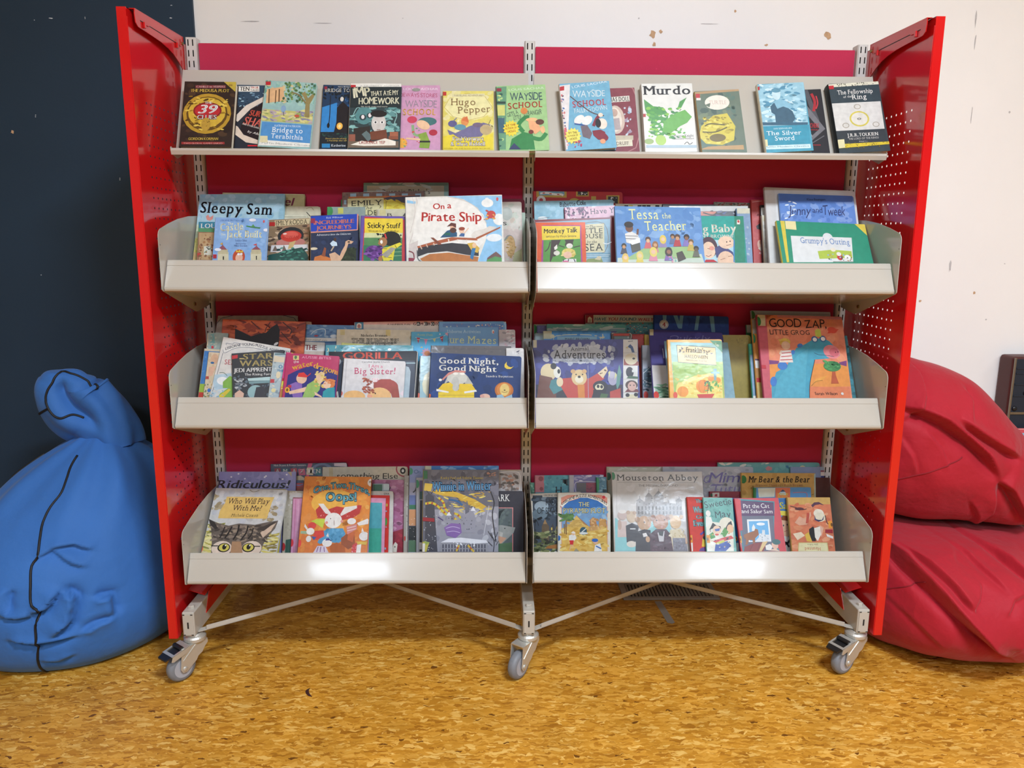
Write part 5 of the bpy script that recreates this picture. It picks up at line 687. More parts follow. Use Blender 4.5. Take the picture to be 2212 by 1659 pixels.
('s3L','bright blue book with bunting flags, third shelf left bay',[-0.2706,-0.2178,0.6897],0.3316,-0.0002,988,2541,50,'4ba0cc','3f88b0',60,'c',[('T','a8b87a','Rosie Dale',164,2433,577,2429,56,'i'),('L','d8dcd8',10,[103,2389,378,2339,628,2357,877,2430,988,2512]),('P','a8243a',[140,2382,233,2372,185,2219]),('P','c87aa0',[341,2339,441,2337,388,2168]),('P','c8cc8a',[573,2347,665,2365,629,2250]),('P','a8243a',[765,2399,864,2430,841,2251]),('P','d090a8',[901,2506,988,2527,982,2417]),('L','e8d8d4',13,[149,2325,224,2316]),('L','e8d8d4',13,[790,2348,852,2373]),('P','d8dce0',[739,2468,776,2506,801,2460]),('P','b88a9a',[558,1958,494,1929,531,1868,463,1884,457,1813,410,1866,365,1813,357,1883,289,1868,324,1929,259,1957,323,1985,287,2047,355,2031,360,2102,407,2049,453,2102,460,2031,528,2047,494,1986]),('E','b86a3a',434,1945,85,66),('P','d8b04a',[232,2109,294,2135,307,2097])]),
('s3L','thin yellow-green book corner between cream and teal books, third shelf left',[-0.4836,-0.2132,0.6918],0.3316,0.0793,846,2182,25,'d4d078','c8c470',15,'c',[('L','a8a858',10,[68,2168,773,2130])]),
('s3L','teal book with curling cream lines, just behind the black book, third shelf left',[-0.4315,-0.2246,0.6909],0.3316,0.0007,2354,2164,50,'1f7c88','287080',60,'s',[('L','cfc490',22,[233,1835,273,2138]),('L','cfc490',22,[403,1936,522,2068,695,2093,869,2064,945,1988]),('L','cfc490',20,[52,2086,79,2011,31,1985]),('S','2a8c98 18707c',199,2137,2307,2018,20,100,2),('E','d8d4cc',1711,2046,50,35),('P','d8d4cc',[1340,2015,1364,2053,1390,2015])]),
('s3L','large rust-red book with a black cat-eared shape, third shelf left',[-0.7298,-0.2086,0.6915],0.3316,0.0286,2244,2815,62,'a8462c','9c3c28',15,'c',[('S','c05a34 8a3824 b4502e 6a2a20',26,2779,2283,1998,110,145,3),('L','4a2420',29,[764,2779,1018,2567]),('L','4a2420',24,[1289,2771,1183,2596,1166,2498]),('L','3a201e',29,[1622,2782,1875,2569,1836,2446]),('L','3a201e',24,[1593,2512,1900,2204]),('P','1d191d',[348,2565,549,2478,796,2364,1027,2445,1192,2474,1323,2625,1478,2733,1561,2559,1558,2169,1520,1877,457,1844,362,2326]),('E','dcd8d4',1486,2179,66,34,0.6)]),
('s3L','green and cream book leaning at the far left end of third shelf',[-0.8487,-0.2163,0.6901],0.3316,0.0248,543,2487,50,'8fa098','c8bfa0',15,'c',[('P','c8bc9a',[-92,2457,7,2460,149,702,52,699]),('P','6a9c9a',[75,2438,190,2478,210,2078,96,2027]),('P','b8323a',[118,2136,181,2138,188,2054,125,2052]),('S','a8b0a0 8a9890',28,2437,260,1887,20,57,1)]),
('s3L','blue, green and red edged book at the far left end of third shelf',[-0.8633,-0.2227,0.6922],0.3316,0.0702,490,2034,50,'3a70ac','c8bfa0',15,'c',[('P','8aa83a',[-34,1070,747,1102,753,865,-24,809]),('P','b8382c',[-40,844,753,865,745,734,-42,678]),('P','c8b898',[0,2030,773,2038,769,1978,-2,1970]),('S','4a80b8 3064a0',-63,1929,416,1126,24,71,1)]),
('s3L','cream book with a pink piglet-like figure on its edge, third shelf far left',[-0.8436,-0.2306,0.6939],0.3316,0.0684,558,1933,62,'cdb898','c8b48c',15,'c',[('S','d8c4a4 bfa888',4,1855,515,750,30,71,1),('E','c8a080',170,1747,103,143),('P','d0a48a',[46,1523,229,1560,168,1294,55,1262]),('P','a8443c',[-16,1269,77,1275,87,1198,-6,1191]),('E','2a5a8a',125,1643,51,29),('S','b89a6a 6a7a5a',-86,1086,241,707,20,47,1),('E','3a6ab0',128,900,46,52)]),
('s3L','white puzzle book with an arched banner and green dragon, third shelf left',[-0.766,-0.233,0.7079],0.3316,0.1737,1815,2093,50,'d0ccc4','c4bfb0',15,'c',[('L','4a5260',12,[39,408,80,1663]),('P','d8d6ce',[58,1756,307,1922,621,2012,975,2029,1341,1997,1336,1911,972,1938,641,1921,351,1832,126,1671]),('T','4a4a58','USBORNE YOUNG PUZZLE',128,1744,1231,1953,72,'b',119),('T','4a4a58','ADVENTURES',1267,1952,1803,1958,62,'b'),('L','2a3c60',9,[58,1756,126,1671,351,1832,641,1921,972,1938,1336,1911]),('L','2a3c60',9,[123,1889,112,1936,278,1941,316,1984,531,1986]),('T','a82a38','SEA',190,1373,472,1406,128,'s'),('P','a8c0cc',[-60,1035,431,1170,521,779,76,653]),('E','e8e8e4',251,923,162,109),('P','7aa848',[256,900,401,1093,503,1063,604,520,195,447,257,589,430,763,293,739]),('L','3a5a3a',12,[109,1125,223,1146,333,1081]),('P','d8b83c',[227,512,360,655,455,755,509,729,354,475,263,459]),('S','b8ccd4 88a8b8',-2,686,352,487,14,51,2)]),
('s3L','black paperback with gold and white space lettering, third shelf left',[-0.7086,-0.2467,0.7003],0.3316,-0.0764,1363,1921,87,'1d2126','1a1c20',15,'s',[('S','3a4450 50606c 242a30',27,1318,1135,647,70,70,1),('T','a8965a','STAR',296,1735,1066,1714,147,'b'),('T','a8965a','WARS',199,1560,1048,1514,156,'b'),('P','a8965a',[195,1783,315,1774,315,1741,194,1750]),('T','eceae6','JEDI APPRENTICE',40,1406,1251,1364,108,'b'),('T','dcdad6','The Rising Force',321,1301,1075,1263,61,'b'),('P','a8c8c8',[393,1220,993,1222,1013,1126,414,1148]),('P','6a8c90',[413,1133,990,1128,964,1059,435,1071]),('E','86a8a8',589,841,207,187),('P','24242c',[616,968,824,987,837,658,539,681]),('S','6a7078 b0b4b4',71,1244,338,918,20,56,2),('P','d8a890',[49,846,178,930,290,828,264,701,46,718]),('P','b3202a',[-2,1860,152,1877,149,1782,-9,1765])]),
('s3L','pale blue-grey book squeezed between the black and the pink books, third shelf left',[-0.6705,-0.257,0.6986],0.3316,0.0843,459,1912,74,'9fb0b4','c8c4b8',15,'s',[('S','b8c4c4 8aa0a8 7a8a90',-90,1846,422,738,50,61,1),('P','cfbfa0',[16,1831,298,1809,293,1666,14,1666]),('P','4a6a70',[25,1891,296,1915,301,1875,30,1852]),('T','2a7ab0','O',175,1502,266,1510,89,'b'),('T','2a7ab0','THE',141,1405,324,1421,61,'b'),('E','d8c8a0',186,1327,60,94),('P','b02a34',[-34,1195,97,1206,109,1108,-21,1097]),('E','d8c88a',112,910,60,56),('S','cfc8b0 b0b8b4',-79,1045,171,716,16,56,1)]),
('s3L','pink and lime spined book just left of the pink cartoon children book',[-0.6562,-0.2665,0.6992],0.3316,0.1184,173,1951,74,'c8d04a','d83a84',15,'c',[('P','d83c84',[0,1944,127,1952,134,1187,-51,1188]),('P','b02a30',[-56,1246,112,1254,112,1179,-54,1173]),('P','d8902c',[-100,1029,56,1025,52,907,-99,913]),('E','6a4a1c',-66,963,32,42),('S','c0cc4a d8c890 b8a070',-154,1105,114,740,20,55,1),('P','b0743c',[-10,935,96,995,70,723,-20,712])]),
('s3L','black book with big orange-red capitals, third shelf left bay',[-0.417,-0.2321,0.6936],0.3316,-0.0117,2374,1981,62,'15131a','8a8478',60,'c',[('T','d8503c','GORILLA',373,1779,1949,1764,181,'b'),('P','3f4654',[-375,1736,2294,1711,2300,702,-350,729]),('P','8fa8b0',[2060,1668,2307,1666,2307,1631,2060,1633]),('P','a4b4bc',[2036,1576,2135,1537,2185,1412,2141,703,1994,705]),('L','d8d4c8',15,[2287,702,2367,1912,2342,1962]),('E','9aa0a8',215,1705,108,100),('P','c8c4bc',[207,884,256,908,283,735,235,735]),('P','2a7ab0',[-454,1987,-410,1987,-406,1836,-451,1837]),('P','c8c4bc',[-442,1987,-282,1961,-278,1810,-437,1799]),('S','b8a090',-416,1937,-303,1823,8,35,1)]),
('s3L','pale blue book with a black spine, right of the black book, third shelf left',[-0.2867,-0.2427,0.6951],0.3316,0.0456,288,1854,87,'8fb4bc','14141a',15,'s',[('P','101014',[-97,1829,8,1847,53,719,-88,712]),('P','d4cfaa',[247,1434,143,1329,95,1104,132,907,250,765,445,774,406,1441]),('L','c8d4d4',10,[42,1374,237,1396]),('L','c8d4d4',10,[41,1188,223,1221]),('P','c8472c',[-37,862,50,842,46,718,-39,714])]),
('s3L','very dark brown book, top edge showing above the navy bedtime book',[-0.1573,-0.2509,0.6959],0.3316,0.0046,2132,2141,62,'3a3232','2e2a2c',15,'s',[('L','1f1c1e',10,[112,2052,2115,2054]),('L','4a4242',10,[111,2102,114,1927]),('S','443a38 2e2828',37,2127,2103,1967,24,64,1)]),
('s3L','white book with a small navy bird mark, beside the middle post, third shelf left',[-0.0374,-0.2578,0.6966],0.3316,-0.0104,462,2085,50,'c8c4c0','b8b4b0',60,'c',[('P','2a2c48',[220,2015,269,1990,355,2027,318,1977,329,1927,288,1965]),('S','d4d0cc',172,2066,439,1839,8,50,1)]),
('s3L','pink book with three cartoon children and yellow wavy lettering, third shelf left',[-0.5809,-0.2759,0.7043],0.3316,0.0623,1364,1846,87,'a83058','c83a74',20,'c',[('P','28286c',[81,1267,297,1398,605,1534,926,1532,1209,1457,1394,1329,1369,736,54,652]),('P','c8b87a',[165,1787,314,1796,326,1680,177,1670]),('E','4a6a4a',234,1744,37,47),('T','d890ac','AUSSIE BITES',390,1731,1159,1746,65,'h'),('T','e8d8d8','the',198,1583,333,1610,70,'h'),('T','e8a83c','water',187,1402,705,1560,144,'hb'),('T','e8a83c','dragons',718,1500,1380,1351,145,'hb'),('E','d8ac90',444,1198,137,139),('P','c8302c',[336,1237,350,1331,484,1363,585,1277,668,1363,671,1329,566,1229]),('P','7a5aa0',[153,1017,305,1096,469,1060,519,682,281,666]),('P','d8b094',[127,830,481,945,612,1000,708,959,536,844,179,764]),('P','8aac5a',[608,1046,778,1173,963,1161,940,928,779,698,507,681]),('P','d8b888',[810,1314,938,1416,1033,1375,1008,1164,926,1066,826,1153]),('S','c8a850 d8bc70',801,1407,1071,983,24,51,2),('E','d8b090',885,1249,59,79),('E','c8703a',1185,1106,141,130),('E','d8b094',1119,1079,100,111),('S','b8602c d08048',1048,1225,1313,1091,20,41,2),('P','2a8a94',[1035,888,1140,987,1319,1022,1358,735,1029,714]),('P','d8b094',[808,873,1001,770,1028,726,840,783]),('E','d89a2c',104,875,64,79),('E','6a4a1c',104,875,32,42),('P','a8283c',[104,1002,200,1008,207,939,112,933])]),
('s3L','white board book with a red-haired baby and pink lettering, third shelf left',[-0.4217,-0.2427,0.6988],0.3316,0.0506,1629,1714,99,'d0cccb','dcd8d4',40,'c',[('T','3a3a3c','Caroline Jayne Church',472,1616,1210,1655,45,''),('T','c8406a','I Am a',665,1494,1032,1506,89,'h'),('T','b82a58','Big Sister!',306,1301,1378,1357,159,'hs'),('S','b8b4b4',77,1650,1644,987,30,15,1),('L','a8a4a4',12,[71,1674,73,646]),('E','e8ac6a',348,710,286,152),('P','9a4a40',[804,1116,1018,1202,1261,1215,1467,1077,1521,833,1541,723,1347,713,1285,894,1132,985,842,945]),('E','a04a44',1178,1012,305,198),('E','e8b074',1003,744,316,234),('P','9a4a40',[1274,1042,1470,1028,1529,722,1371,714]),('S','a8543c 8a4030',553,1202,851,822,40,54,2),('P','e8d4d4',[772,1214,967,1224,926,1123,805,1104]),('P','e8dcd8',[690,1011,830,1093,829,957,743,965]),('P','e4ccd0',[1533,833,1635,950,1648,765]),('E','2a2422',891,812,17,22),('E','e89a7a',748,731,68,49),('S','b8406a',786,1202,962,1125,10,15,1),('E','d8402c',-9,765,39,64)]),
('s3L','navy board book with a crescent moon and white title, beside the middle post, third shelf',[-0.1492,-0.2678,0.7036],0.3316,0.0398,2385,1852,99,'1f3564','1a2848',60,'c',[('S','24407a 1c3058',39,1785,2462,757,30,196,1),('T','e8e6de','Good Night,',220,1575,1774,1611,163,'sb'),('T','e8e6de','Good Night',230,1386,1728,1407,152,'sb'),('P','d8b83c',[2001,1695,1944,1618,1946,1544,2009,1498,2106,1502,2188,1579,2117,1547,2043,1568,1997,1621]),('T','d8d8d4','Sandra Boynton',1468,1259,2176,1278,54,'sb'),('P','a8a8a0',[456,1236,596,1340,886,1352,988,1258,1143,1044,950,1036,846,1179,556,1167,371,1012]),('E','c0bfb4',712,1198,266,172),('E','b0b0a8',671,1049,101,196),('P','c07a70',[315,1157,475,1335,665,1417,908,1397,935,1354,644,1354,479,1261,341,1121]),('E','dcdad4',275,1135,43,34),('E','e8e4d8',665,1318,68,32),('E','e8e4d8',844,1321,68,32),('P','d8b42c',[187,833,345,1035,536,1080,612,1022,619,876,764,882,780,1053,1094,1066,1235,877,911,839,1184,684,245,646,525,823]),('P','e0bc34',[236,811,1176,850,1184,684,245,646]),('E','b0b0a8',688,952,87,98),('P','dcdad4',[184,894,513,835,502,798,187,833]),('P','dcdad4',[910,851,1222,913,1248,865,925,803]),('L','8a6a1c',7,[241,726,1180,765]),('E','d8a890',1471,740,130,78),('E','c89080',1386,749,58,49),('E','b0642c',1959,931,247,215),('E','c87a3a',1958,943,194,186),('E','d8b86a',1970,944,126,161),('L','4a3018',10,[1900,892,1973,871,2045,898]),('E','2a2018',1971,932,24,15),('P','8aa8b8',[1771,789,1903,819,1979,737,2169,830,2185,726,1774,709]),('P','c8582c',[-15,764,47,742,41,637,-20,635])]),
('s3R','white book with a green dot corner, beside the middle post, third shelf right',[0.1139,-0.0892,0.6687],0.3316,-0.0046,1849,2839,60,'cfcdc4','bfbab0',15,'c',[('E','2f8a4c',-2,2691,87,136)]),
('s3R','white topped book with alternating blue and red capitals, third shelf right',[0.2695,-0.1015,0.6713],0.3316,0.0029,2046,3100,100,'b8bcbc','7a2a38',15,'c',[('P','8a2434',[5,3098,235,3100,232,2860,2,2858]),('P','d8d0c8',[61,2872,76,3015,127,3055,190,3003,196,2873]),('E','a8a09a',131,2937,36,52),('T','2a6a8a','HAVE',274,2938,610,2940,89,'bi'),('T','a8243a','YOU',662,2941,937,2942,89,'bi'),('T','2a6a8a','FOUND',1006,2938,1479,2941,89,'bi'),('T','a8243a','WALLY',1535,2931,1970,2934,89,'bi'),('P','4a8a98',[278,2881,1990,2892,1965,1938,264,1929]),('S','b84a3a d8c8a0 3a5a6a 5aa0a8 7ab0b0 c88a5a 2a4a5a',290,2873,1981,2533,150,33,1.6)]),
('s3R','purple book mostly hidden behind the teal plastic-covered book, third shelf right',[0.0943,-0.0971,0.6697],0.3316,-0.0029,1288,2800,60,'6a6cac','5a5c9a',60,'s',[('S','7a7cb8',25,2778,265,2531,8,51,1)]),
('s3R','thin green-edged book left behind the dinosaur book, third shelf far right',[0.7718,-0.1027,0.6718],0.3316,-0.0099,2656,2833,60,'3a7a4a','34704a',15,'c',[('P','c8c0b0',[3,2860,171,2859,157,2602,-12,2603])]),
('s3R','dark blue book with pale slanted stripes and a number badge, third shelf right',[0.4685,-0.1128,0.6749],0.3316,0.0185,2157,3065,100,'1f3f8c','1a2f6a',60,'c',[('S','24489a 1c3880',38,3046,2123,2715,20,180,1),('P','6a9cc0',[242,3069,357,3071,342,2884,252,2856]),('P','6a9cc0',[548,3075,663,3078,736,2841,721,2680,676,2710]),('P','6a9cc0',[747,3080,849,3082,797,2681,695,2679]),('P','6a9cc0',[-1183,3318,-3927,3256]),('P','6a9cc0',[1225,3091,1327,3093,1255,2645,1153,2642]),('P','6a9cc0',[1595,3094,1723,3096,1762,2526,1660,2524]),('E','dcdad4',277,2792,132,135),('E','1f3f8c',277,2792,117,119),('E','dcdad4',277,2792,109,111),('T','b02a34','4',233,2726,320,2728,119,'sb')]),
('s3R','small pale blue book beside the middle post, behind the bear book',[0.0752,-0.1039,0.6707],0.3316,-0.0036,1040,2567,50,'a8c4cc','9ab4bc',40,'s',[]),
('s3R','teal plastic-covered book with bright glare stripes, third shelf right',[0.1696,-0.1155,0.6734],0.3316,0.0009,2279,2822,100,'4a9a94','8ab0a8',80,'s',[('P','7aa4b4',[163,2701,2238,2710,2236,2601,162,2593]),('P','5a6a9a',[163,2618,2237,2627,2227,2190,159,2182]),('L','d0dcd8',15,[163,2708,2251,2704]),('S','b8d4d0 6aaca4',38,2811,2211,2601,14,102,4)]),  # pale glare on the plastic is painted into the cover colours
('s3R','red book with an olive spine edge, behind the animal tab book, third shelf right',[0.3197,-0.1134,0.673],0.3316,0.0001,393,2539,100,'a83a34','8a2c2a',15,'c',[('S','b84840 943028',12,2526,370,2141,14,51,1)]),
('s3R','ochre narrow book between the red and the purple books, third shelf right',[0.3785,-0.1232,0.6748],0.3316,0.0114,915,2515,80,'a8883a','94782c',15,'c',[]),
('s3R','bright blue book with a cream ruled frame, behind the bear book, third shelf right',[0.1438,-0.1272,0.6758],0.3316,-0.0053,1949,2618,100,'2f82c4','bcc4b0',80,'s',[('P','bfbc98',[0,2613,233,2613,230,2383,-3,2383]),('L','c8c8a0',23,[357,2179,362,2472,1542,2469,1535,2176]),('P','7aa8c0',[387,2454,1522,2451,1515,2176,382,2179]),('T','2a3848','MARC BROWN',611,2344,1301,2342,66,'b'),('E','cfc8a0',249,2459,65,56),('E','cfc8a0',1680,2456,75,67),('S','3a8ccc 2674b4',238,2600,1920,2481,16,101,1)]),
('s3R','small dark framed book, right behind the tab column of the bear book',[0.2672,-0.1372,0.6766],0.3316,0.0002,582,2563,80,'5a4a44','4a3a34',15,'c',[('P','a83a2c',[50,2541,501,2543,500,2482,48,2480]),('P','6a7a78',[73,2460,504,2461,501,2339,71,2338]),('L','c8bfa8',13,[11,2338,15,2551,526,2558,526,2339]),('T','dcd4c0','A',443,2410,493,2410,56,'s')]),
('s3R','grey-blue book with white lines, left of the purple topped book, third shelf right',[0.3516,-0.1368,0.6775],0.3316,0.0087,581,2198,120,'8d94a2','6a7080',15,'s',[('P','2a4a5a',[18,1519,368,1573,383,1071,34,992]),('S','4a6a7a 2a3a4a 9aa4b0',19,1569,254,820,30,65,2),('L','c8ccd0',13,[16,1393,244,1597]),('L','c8ccd0',12,[25,1192,234,1094]),('E','c83a30',79,768,64,110)]),
('s3R','dark book with red lettering, narrow gap left of the dinosaur book',[0.6485,-0.1301,0.677],0.4014,0.0154,780,2264,100,'4a2c2a','2a3a5a',15,'c',[('T','8a8478','BR',50,2150,217,2153,75,'b'),('T','8a2a2c','UND',25,1936,316,1941,160,'b'),('T','7a2426','ROUN',13,1722,305,1727,142,'b'),('P','243a5c',[26,1694,303,1699,270,1106,-5,1101]),('P','b0702c',[22,1102,330,1191,302,688,14,683])]),
('s3R','purple topped book with a white lower half and grass, third shelf right',[0.4352,-0.2517,0.706],0.7505,0.0544,2080,2994,120,'453f7a','544c88',60,'s',[('P','d2ccc8',[-4,1753,1986,1837,1853,788,10,684]),('P','c8bc94',[0,2998,113,3005,101,2781,-12,2774]),('T','7a74a4','Quickly',540,2622,1701,2690,184,'i'),('S','6a9a7a 8ab090 4a7a60',118,1125,378,705,40,79,4),('L','7a6a5a',10,[115,1068,255,1020,383,1140]),('E','c83a30',70,785,72,123),('L','d8d4dc',17,[336,2337,353,2009]),('S','4c4684 3c3670',20,2900,1918,1892,20,169,1)]),
('s3R','olive book showing to the right of the pumpkin book, third shelf right',[0.5946,-0.1425,0.6779],0.3316,-0.0011,778,2509,100,'8c7a34','b89a3c',80,'c',[('S','9a883c 7c6a2c',385,2491,746,2269,10,56,1)]),
('s3R','pale blue thin book edge left of the pumpkin book, third shelf right',[0.4609,-0.2666,0.7015],0.6632,0.0207,1752,2540,60,'7a9aa4','8ab0bc',15,'c',[('E','c03434',-10,1020,52,96)]),
('s3R','navy picture book with bears and a column of animal tabs, third shelf right',[0.1645,-0.1502,0.6813],0.3316,-0.0121,2962,2337,120,'37397c','8a90ac',30,'s',[('S','3c4088 2c2e68 444a94',61,2318,2475,1044,60,175,1),('P','c8bc9a',[7,2344,106,2343,102,2117,4,2118]),('S','a8acb8 c4c6cc 8a90a4',331,2190,2249,1695,70,150,1.5),('E','b4b8c0',1265,1905,792,238),('S','c0c4cc 9aa0b0',528,2113,2051,1672,40,125,1),('T','1f1f24','Animal',1057,2007,1554,2033,106,'s'),('T','18181c','Adventures',583,1806,2010,1792,230,'s'),('T','4a4a54','Angela McAllister Ill. Graham Percy',593,1711,1903,1698,40,'i'),('P','2a2a3c',[64,1069,2487,1044,2474,660,57,686]),('E','d8c090',415,1413,222,249),('E','e4dcc8',661,1411,103,164),('E','1c1c20',561,1586,84,90),('E','1c1c20',706,1435,39,65),('P','6a4034',[167,1341,510,1263,604,1063,620,680,81,685]),('P','3f7a7c',[484,1188,706,1236,846,912,549,792,431,991]),('P','2c2c34',[648,840,847,937,1037,675,620,680]),('P','2a4a8a',[942,787,1090,835,1160,674,939,676]),('P','b83c30',[805,1235,1101,1257,1543,1227,1844,1399,1987,1223,1735,1051,1601,669,939,676,750,1012]),('E','e0c498',729,1136,93,134),('P','e0c498',[1794,1374,2047,1572,2081,1446,1938,1223]),('S','5a3c2c',1871,1473,2040,1347,5,40,1),('E','d8b47c',1273,1255,217,229),('E','c89a64',1105,1431,69,60),('E','c89a64',1421,1428,69,60),('E','e8d8b4',1272,1205,118,104),('E','2a2420',1274,1275,44,35),('E','2a2420',1189,1343,22,22),('E','2a2420',1369,1341,22,22),('P','d07a2c',[1219,1057,1415,1055,1417,671,1233,673]),('E','23222c',1857,1001,207,159),('E','d8cca4',1832,976,123,94),('E','23222c',1796,1001,39,50),('E','23222c',1894,988,39,50),('P','23222c',[1657,904,2026,900,1970,665,1651,669]),('E','a49cb4',2209,1221,133,199),('E','b8b0c0',2188,1321,84,100),('P','d8d490',[2091,1396,2155,1446,2111,1247]),('P','d8d490',[2289,1394,2336,1319,2257,1170]),('P','5a8a80',[2408,1618,2462,1393,2401,1045,2322,897,2302,1046,2351,1394]),('P','b03a30',[2123,849,2422,945,2425,660,2117,664]),('P','3a5a30',[1876,802,2072,775,2019,665,1822,667]),('L','a8acc0',12,[1529,1602,1515,670]),('P','d8d2c8',[2544,2326,2954,2323,2892,655,2486,660]),('L','b0a89c',12,[2530,1943,2953,1952]),('L','b0a89c',12,[2518,1572,2944,1578]),('L','b0a89c',12,[2505,1193,2935,1198]),('L','b0a89c',12,[2491,815,2925,821]),('P','2a4a7a',[2661,2118,2738,2193,2810,2117,2854,1953,2779,1953,2746,2067]),('P','c8b070',[2597,2081,2674,2143,2671,2068]),('L','2a2a34',15,[2679,2269,2816,2281]),('P','8a3c34',[2531,1592,2549,1767,2650,1816,2955,1688,2959,1578]),('E','d8c8a4',2748,1765,179,166),('E','2a2420',2822,1777,40,30),('E','23222c',2697,1390,109,150),('P','d8d4cc',[2761,1465,2885,1463,2882,1388,2759,1390]),('P','3a5a40',[2592,1217,2681,1291,2927,1263,2925,1203]),('P','6a2c30',[2541,832,2618,918,2889,915,2940,828]),('E','4a342c',2733,1029,173,134),('E','d0a090',2744,991,118,134),('E','2a2020',2696,1022,17,22),('E','2a2020',2800,1021,17,22),('E','cfc49c',2733,682,162,84),('E','1c1c20',2612,745,59,54),('E','1c1c20',2847,755,59,54)]),
('s3R','orange bordered book with pumpkins and a cream title panel, third shelf right',[0.438,-0.2827,0.7024],0.3316,-0.0095,1436,2305,120,'d89a3c','d89a3c',40,'s',[('P','8ab0a4',[60,2243,1286,2199,1458,1890,1400,767,114,742]),('P','8fc0c8',[94,2219,1170,2212,1167,2153,92,2160]),('P','3c7c50',[1115,2283,1430,2265,1438,1950]),('T','d8d0a4','50',1238,2176,1329,2104,47,'b'),('P','8aac4c',[96,1711,1448,1702,1422,732,114,742]),('S','7aa044 a4bc5a 90b050',107,1688,1434,1420,40,70,1),('P','d8c864',[187,1102,662,1332,1224,1422,1383,1327,1399,732,126,742]),('S','c8b450 e0d47c d8b048',197,1335,1376,744,70,65,2),('P','d4bc84',[232,2159,1257,2081,1257,1609,247,1699]),('L','1f3038',14,[232,2159,1257,2081,1257,1609,247,1699,232,2159]),('T','201c18',"Franklin's",476,1968,969,1936,132,'sb'),('T','2a241e','HALLOWEEN',434,1815,1037,1780,85,'s'),('T','3a342a','Paulette Bourgeois - Brenda Clark',466,1744,1010,1705,33,'s'),('S','3a2c20',288,2099,434,1968,10,28,2),('S','3a2c20',998,2035,1154,1893,10,28,2),('E','d8802c',881,1050,186,177),('L','a85a1c',9,[819,1214,765,1051,815,888]),('L','a85a1c',9,[912,1225,927,1050,884,875]),('E','4a4a3c',979,1154,70,33,0.5),('E','d8862c',341,915,148,140),('L','b0641c',9,[300,1031,278,799]),('E','d8842c',1112,1258,98,84),('E','d8842c',1272,1210,84,75),('S','4a8a3c 6aa44c',934,1190,1408,906,30,51,1),('P','6a98a0',[1171,1516,1264,1515,1237,1211,1179,1211]),('P','7aa8b0',[1108,1434,1330,1432,1327,1386,1106,1387]),('P','b83028',[709,842,1173,850,1097,734,750,737]),('L','3a3c3c',12,[988,863,1022,1096]),('L','3a3c3c',12,[950,1049,1080,1083]),('E','c8402c',141,823,56,88)]),
('s3R','white book top with a green dot, behind the dinosaur book, third shelf far right',[0.7567,-0.1637,0.6846],0.4712,0.0168,2293,3302,100,'c4c8c8','b8bcbc',15,'s',[('E','2f8044',12,3167,84,125),('L','8a8e90',14,[154,3200,2257,3228])]),
('s3R','narrow green and blue spined book left of the dinosaur book',[0.661,-0.1816,0.6861],0.4538,0.0136,799,2292,100,'3a6a78','4a9a80',15,'c',[('P','3fa07c',[0,2293,60,2291,63,1966,-2,1965]),('P','7a94b0',[-2,1965,74,1966,60,764,-4,776]),('P','d8d4c8',[-12,776,82,778,77,709,-3,708])]),
('s3R','orange and brown spined book tucked under the dinosaur book',[0.6718,-0.1937,0.6882],0.4538,0.0133,838,3035,100,'c8823c','c88a44',15,'c',[('P','8a8478',[-15,3020,150,3023,131,2591,-20,2588]),('E','2a7040',2,2445,65,143),('P','4a3a5c',[-42,1849,114,1838,111,1795,-40,1804]),('P','d8d4cc',[-41,1799,116,1790,104,1571,-35,1583]),('P','b0282c',[-22,1291,126,1293,116,1168,-32,1166]),('P','a8743c',[-28,1569,119,1557,126,1293,-29,1304]),('P','c8a85c',[-18,1166,128,1154,161,715,-13,712])]),
('s3R','teal book standing behind the dinosaur book, at the far right end of third shelf',[0.8228,-0.1857,0.6874],0.5061,0.0077,1721,2595,100,'3c747a','2f6670',15,'c',[('S','44808a 306068',1649,2570,1753,758,30,86,1)]),
